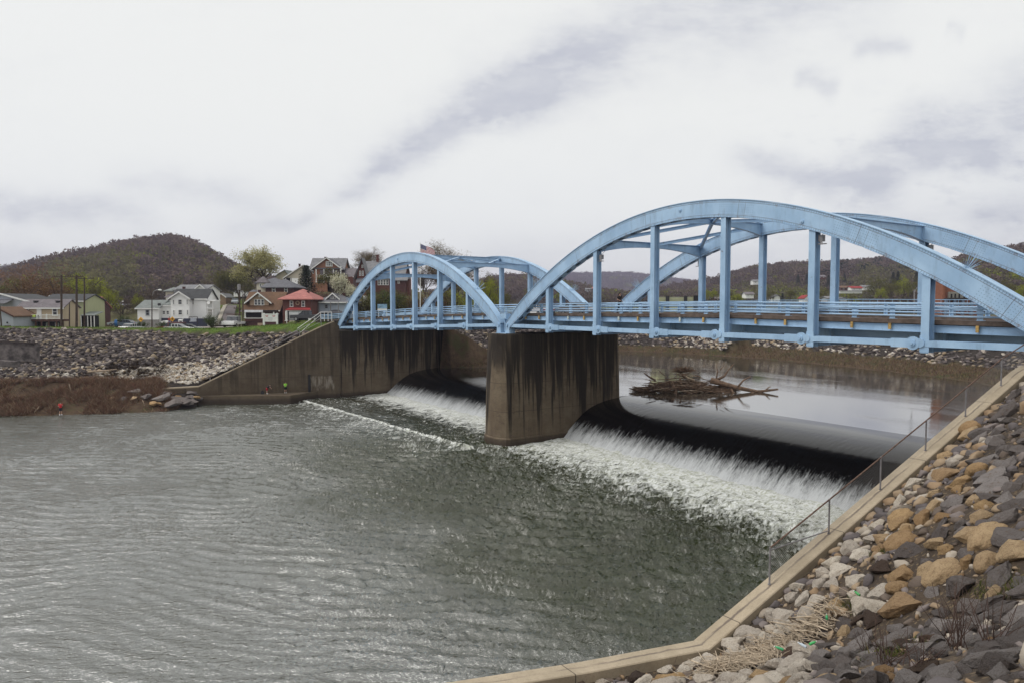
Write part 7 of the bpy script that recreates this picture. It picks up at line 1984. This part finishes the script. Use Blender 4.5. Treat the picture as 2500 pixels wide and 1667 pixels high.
# garden figure
qx=atY(414,796,133); g0=float(town(np.array([qx.x]),np.array([qx.y]))[0]); person((qx.x,qx.y,qx.z),1.75,R(-90),STAND,'person in red jacket and blue jeans in the garden of the white house',[shirt((.30,.03,.03),True),trousers((.08,.13,.25))]+shoes((.05,.05,.05)))
# ================================================================== FLOATING DRIFTWOOD
dw=thing('driftwood_raft','floating tangle of driftwood with a forked bare branch on the upstream pool','driftwood',W(60,78,-10.3))
def pp(x,y,z=0): 
    r=ray(x,y); k=(-10.3+z)/r.z; return Vector((r.x*k,r.y*k,E-10.3+z))
def dwp(x,y,Y): return atY(x,y,Y)
BY=85.
r=np.random.default_rng(4); m=M()
def raft(n,x0,x1,ym,hh,L,rad):
    for k in range(n):
        x=r.uniform(x0,x1); q=(x-x0)/(x1-x0); env=math.sin(min(1,q*1.6+.12)*math.pi/2)*math.sin(min(1,(1-q)*2.4+.2)*math.pi/2)
        dy=r.uniform(-1,1); Y=BY+dy*1.7*env; P=atY(x,ym,Y); P.z=E-10.3+abs(r.normal())*hh*env*.45+ (1-abs(dy))*hh*env*.5
        an=r.normal()*.45+.25; d=Vector((math.cos(an)*.9,math.sin(an)*.7,r.normal()*.16)); l=L*r.uniform(.4,1.2); m.tube([P-d*l/2,P+Vector((0,0,r.normal()*.06)),P+d*l/2],[rad*r.uniform(.5,1.3)*.5,rad*r.uniform(.6,1.2),rad*.3],5,False)
raft(420,1552,1750,930,1.05,2.6,.065); raft(70,1640,1700,912,1.9,1.9,.06); raft(120,1700,1790,938,.5,2.4,.055)
mat_=m; sub('wood_tangle',m,WETWOOD,dw,True); m=M(); raft(70,1560,1740,926,1.25,3.0,.06); sub('pale_sticks',m,DRIFT,dw,True)
def limb(pts,rads,name='branch'):
    m=M(); P=[dwp(*q)+Vector((0,0,.12)) for q in pts]; m.tube(P,[q*1.45 for q in rads],7); 
    return sub(name,m,WETWOOD,dw,True)
limb([(1735,930,85),(1790,946,84.5),(1850,958,84),(1900,952,83.5),(1890,956,83.5)][:4],[.26,.20,.14,.07],'main_limb')
limb([(1840,957,84),(1868,956,83.8),(1876,948,83.7),(1881,945,83.6)],[.12,.09,.05,.03]); limb([(1835,960,84),(1865,975,83),(1888,985,82.4)],[.13,.10,.04]); limb([(1868,976,83),(1872,985,82.8),(1880,994,82.6)],[.08,.05,.03])
limb([(1715,945,85),(1745,965,84),(1762,985,83),(1780,1003,82)],[.20,.16,.10,.03]); limb([(1762,985,83),(1775,1000,82.6),(1790,1007,82.2)],[.06,.04,.02])
limb([(1745,932,85),(1768,920,85.3),(1778,905,85.6),(1793,918-30,86)],[.14,.10,.06,.02]); limb([(1748,930,85),(1752,908,85.4),(1749,892,85.8)],[.08,.05,.02]); limb([(1640,935,84),(1650,958,83.5),(1626,985,82.5)],[.15,.13,.05]); limb([(1650,948,84),(1680,960,83.4),(1702,968,83)],[.13,.10,.05]); limb([(1640,975,83),(1632,985,82.5),(1625,986,82.3)],[.08,.06,.03])
limb([(1655,908,86),(1680,925,85),(1696,930,84.6)],[.09,.08,.05],'pale_branch').data.materials[0]=DRIFT
for pts in ([(1760,950,84),(1765,970,83.5),(1767,980,83)],[(1742,960,84),(1748,985,83),(1748,990,83)],[(1728,955,84.5),(1722,962,84),(1719,970,83.6)],[(1700,918,85),(1720,928,85),(1745,932,85)],[(1610,908,86),(1625,920,85.5),(1630,925,85)],[(1758,905,85.4),(1766,896,85.6),(1768,886,85.8)],[(1745,925,85.2),(1725,935,85),(1706,950,84.6)]):
    limb(pts,[.05,.035,.015],'twig')
for pts in ([(1600,930,84.5),(1585,922,84.3),(1572,912,84.2)],[(1660,925,85),(1668,960,84),(1690,975,83.4),(1708,985,83)],[(1800,948,84.3),(1815,930,84.4),(1832,921,84.4)],[(1785,952,84),(1800,975,83.2),(1806,992,82.8)]): limb(pts,[.09,.07,.05,.03][:len(pts)])
m=M(); P=atY(1668,913,85.6); 
for k in range(120): d=Vector(r.normal(size=3)).normalized(); m.tube([P+Vector((0,0,.3)),P+Vector((d.x*1.6,d.y*.6,.3+abs(d.z)*.75))],[.06,.02],4,False)
sub('root_ball',m,WETWOOD,dw,True)
# ================================================================== NEAR BANK LITTER
r=np.random.default_rng(8); m=M()
def bank_hit(x,y):
    rr2=ray(x,y); lo,hi=3.,60.
    for k in np.arange(3,60,.15):
        P=rr2*float(k); u,p=up_of(P.x,P.y)
        if P.z<float(nearbank(np.array([u]),np.array([p]))[0]): return u,p
    return None
pile=bank_hit(1860,1610); pu,pp_=pile
c2=bank_hit(1790,1640); c3=bank_hit(1990,1540)
for k in range(1100):
    a,b=[(pile,.8),(c2,.7),(c3,.6)][[0,0,1,1,2][k%5]]; u=a[0]+r.normal()*b*.6; p=a[1]+r.normal()*b*.75
    uw,_=nw(p); u=min(u,uw-1.3); z=float(nearbank(np.array([u]),np.array([p]))[0]); an=r.uniform(0,math.pi); l=r.uniform(.15,.75)*(1.6 if r.random()<.08 else 1); d=Vector((math.cos(an),math.sin(an),r.normal()*.18))*l/2; P=W(u,p,z+.16+abs(r.normal())*.13); rad=r.uniform(.006,.017)*(1.8 if l>.8 else 1)
    bend=Vector((r.normal(),r.normal(),r.normal()))*.04*l; m.tube([P-d,P+bend,P+d],[rad*.8,rad,rad*.5],4,False)
tag(mkobj('driftwood_litter',m,plain('pale_reed',(.42,.34,.25),.9,.4,6,bump=0),None,True),'pale tangled drift sticks and reeds heaped among the white rocks','driftwood',kind='stuff')
def bottle(x,y,c,label,an,cat='bottle'):
    q=bank_hit(x,y); 
    if q is None: return
    z=float(nearbank(np.array([q[0]]),np.array([q[1]]))[0])+.34; P=W(q[0],q[1],z); t=thing('plastic_bottle',label,cat,P); d=Vector((math.cos(an),math.sin(an),.15)).normalized()
    m=M(); m.tube([P,P+d*.02,P+d*.15,P+d*.19,P+d*.22],[.032,.036,.036,.016,.014],10); sub('bottle_body',m,plain('plastic_%d'%len(MATS),c,.2,.1,5,0,.7,bump=0),t); m=M(); m.disc(P+d*.23,d,.017,.025,8); sub('cap',m,TRIM,t)
bottle(1976,1604,(.05,.45,.12),'bright green plastic bottle lying in the driftwood litter',.4)
bottle(1968,1612,(.45,.52,.58),'clear plastic bottle just below the green bottle',2.2)
bottle(2018,1540,(.04,.35,.12),'green plastic bottle higher up in the drift pile',1.2)
bottle(1912,1616,(.05,.35,.14),'green bottle left of the clear bottle',2.6)
bottle(2098,1482,(.05,.30,.08),'green bottle between the upper white rocks',1.8)
bottle(1370,1662,(.05,.35,.75),'blue plastic bottle by the level wall at the bottom edge',.3)
bottle(1546,1634,(.65,.66,.72),'pale plastic bottle behind the dark boulder near the wall',.8)
def weed(x,y,h,label,seed,n=16,y2=None):
    q=bank_hit(x,y)
    if q is None: return
    r=random.Random(seed); z=float(nearbank(np.array([q[0]]),np.array([q[1]]))[0])+.1; P=W(q[0],q[1],z); t=thing('dry_weed',label,'dry plant',P,'bare weed stalks on the near bank'); m=M(); seeds=M()
    for k in range(n):
        d=Vector((r.gauss(0,.45),r.gauss(0,.45),1)).normalized(); L=h*r.uniform(.5,1.); a=P+Vector((r.gauss(0,.06),r.gauss(0,.06),0)); b=a+d*L*.5; c=b+(d+Vector((r.gauss(0,.15),r.gauss(0,.15),0)))*L*.5
        m.tube([a,b,c],[.007,.0055,.003],4,False)
        for j in range(4): q_=a.lerp(c,r.uniform(.35,.95)); e=q_+Vector((r.gauss(0,.12),r.gauss(0,.12),.12))*h*.6; m.tube([q_,e],[.003,.0015],3,False)
    sub('stems',m,plain('dry_stem',(.075,.045,.035),.9,.3,5,bump=0) if 'dry_stem' not in MATS else MATS['dry_stem'],t)
weed(2332,1600,1.05,'tall dark dry weed sprouting from the grey foreground rocks',1,22); weed(2160,1640,.8,'bare weed clump left of the tall dark weed',2,18); weed(2425,1590,.8,'dry weed clump near the right frame edge',3,16); weed(2240,1650,.6,'short bare weed between the foreground slabs',4,12); weed(1640,1652,.5,'thin dry weed by the boulders near the level wall',5,7); weed(2262,1120,.5,'thin dry stem on the upper bank beside the tan boulders',6,4); weed(2110,1600,.55,'low dry weed right of the drift pile',7,10)
def tuft(r,n):
    out=[]
    for (x,y,s) in ((2085,1478,.35),(2165,1590,.7),(2190,1600,.5),(2420,1440,.5),(2480,1440,.4),(2150,1350,.5)):
        q=bank_hit(x,y)
        if q is None: continue
        for k in range(n//6): u=q[0]+r.normal()*s*.5; p=q[1]+r.normal()*s*.5; out.append(W(u,p,float(nearbank(np.array([u]),np.array([p]))[0])))
    return np.array([tuple(v) for v in out])
blades(900,tuft,'sparse small green weeds between the near rocks','weeds',BLD,.1,.32,.012,51,[[.06,.10,.02],[.12,.13,.03],[.16,.14,.06]],lean=.6,cat='weeds')
# ================================================================== AIR
m=M(); m.box((0,1900,83),(6600,4900,173)); 
hz=bpy.data.materials.new('haze_air'); hz.use_nodes=True; n=hz.node_tree.nodes; n.clear(); o_=n.new('ShaderNodeOutputMaterial'); v_=n.new('ShaderNodeVolumePrincipled'); v_.inputs['Color'].default_value=(.74,.74,.95,1); v_.inputs['Density'].default_value=.00019; v_.inputs['Anisotropy'].default_value=.2; hz.node_tree.links.new(v_.outputs[0],o_.inputs['Volume'])
tag(mkobj('haze',m,hz),'thin pale air haze over the whole valley','haze',kind='stuff')
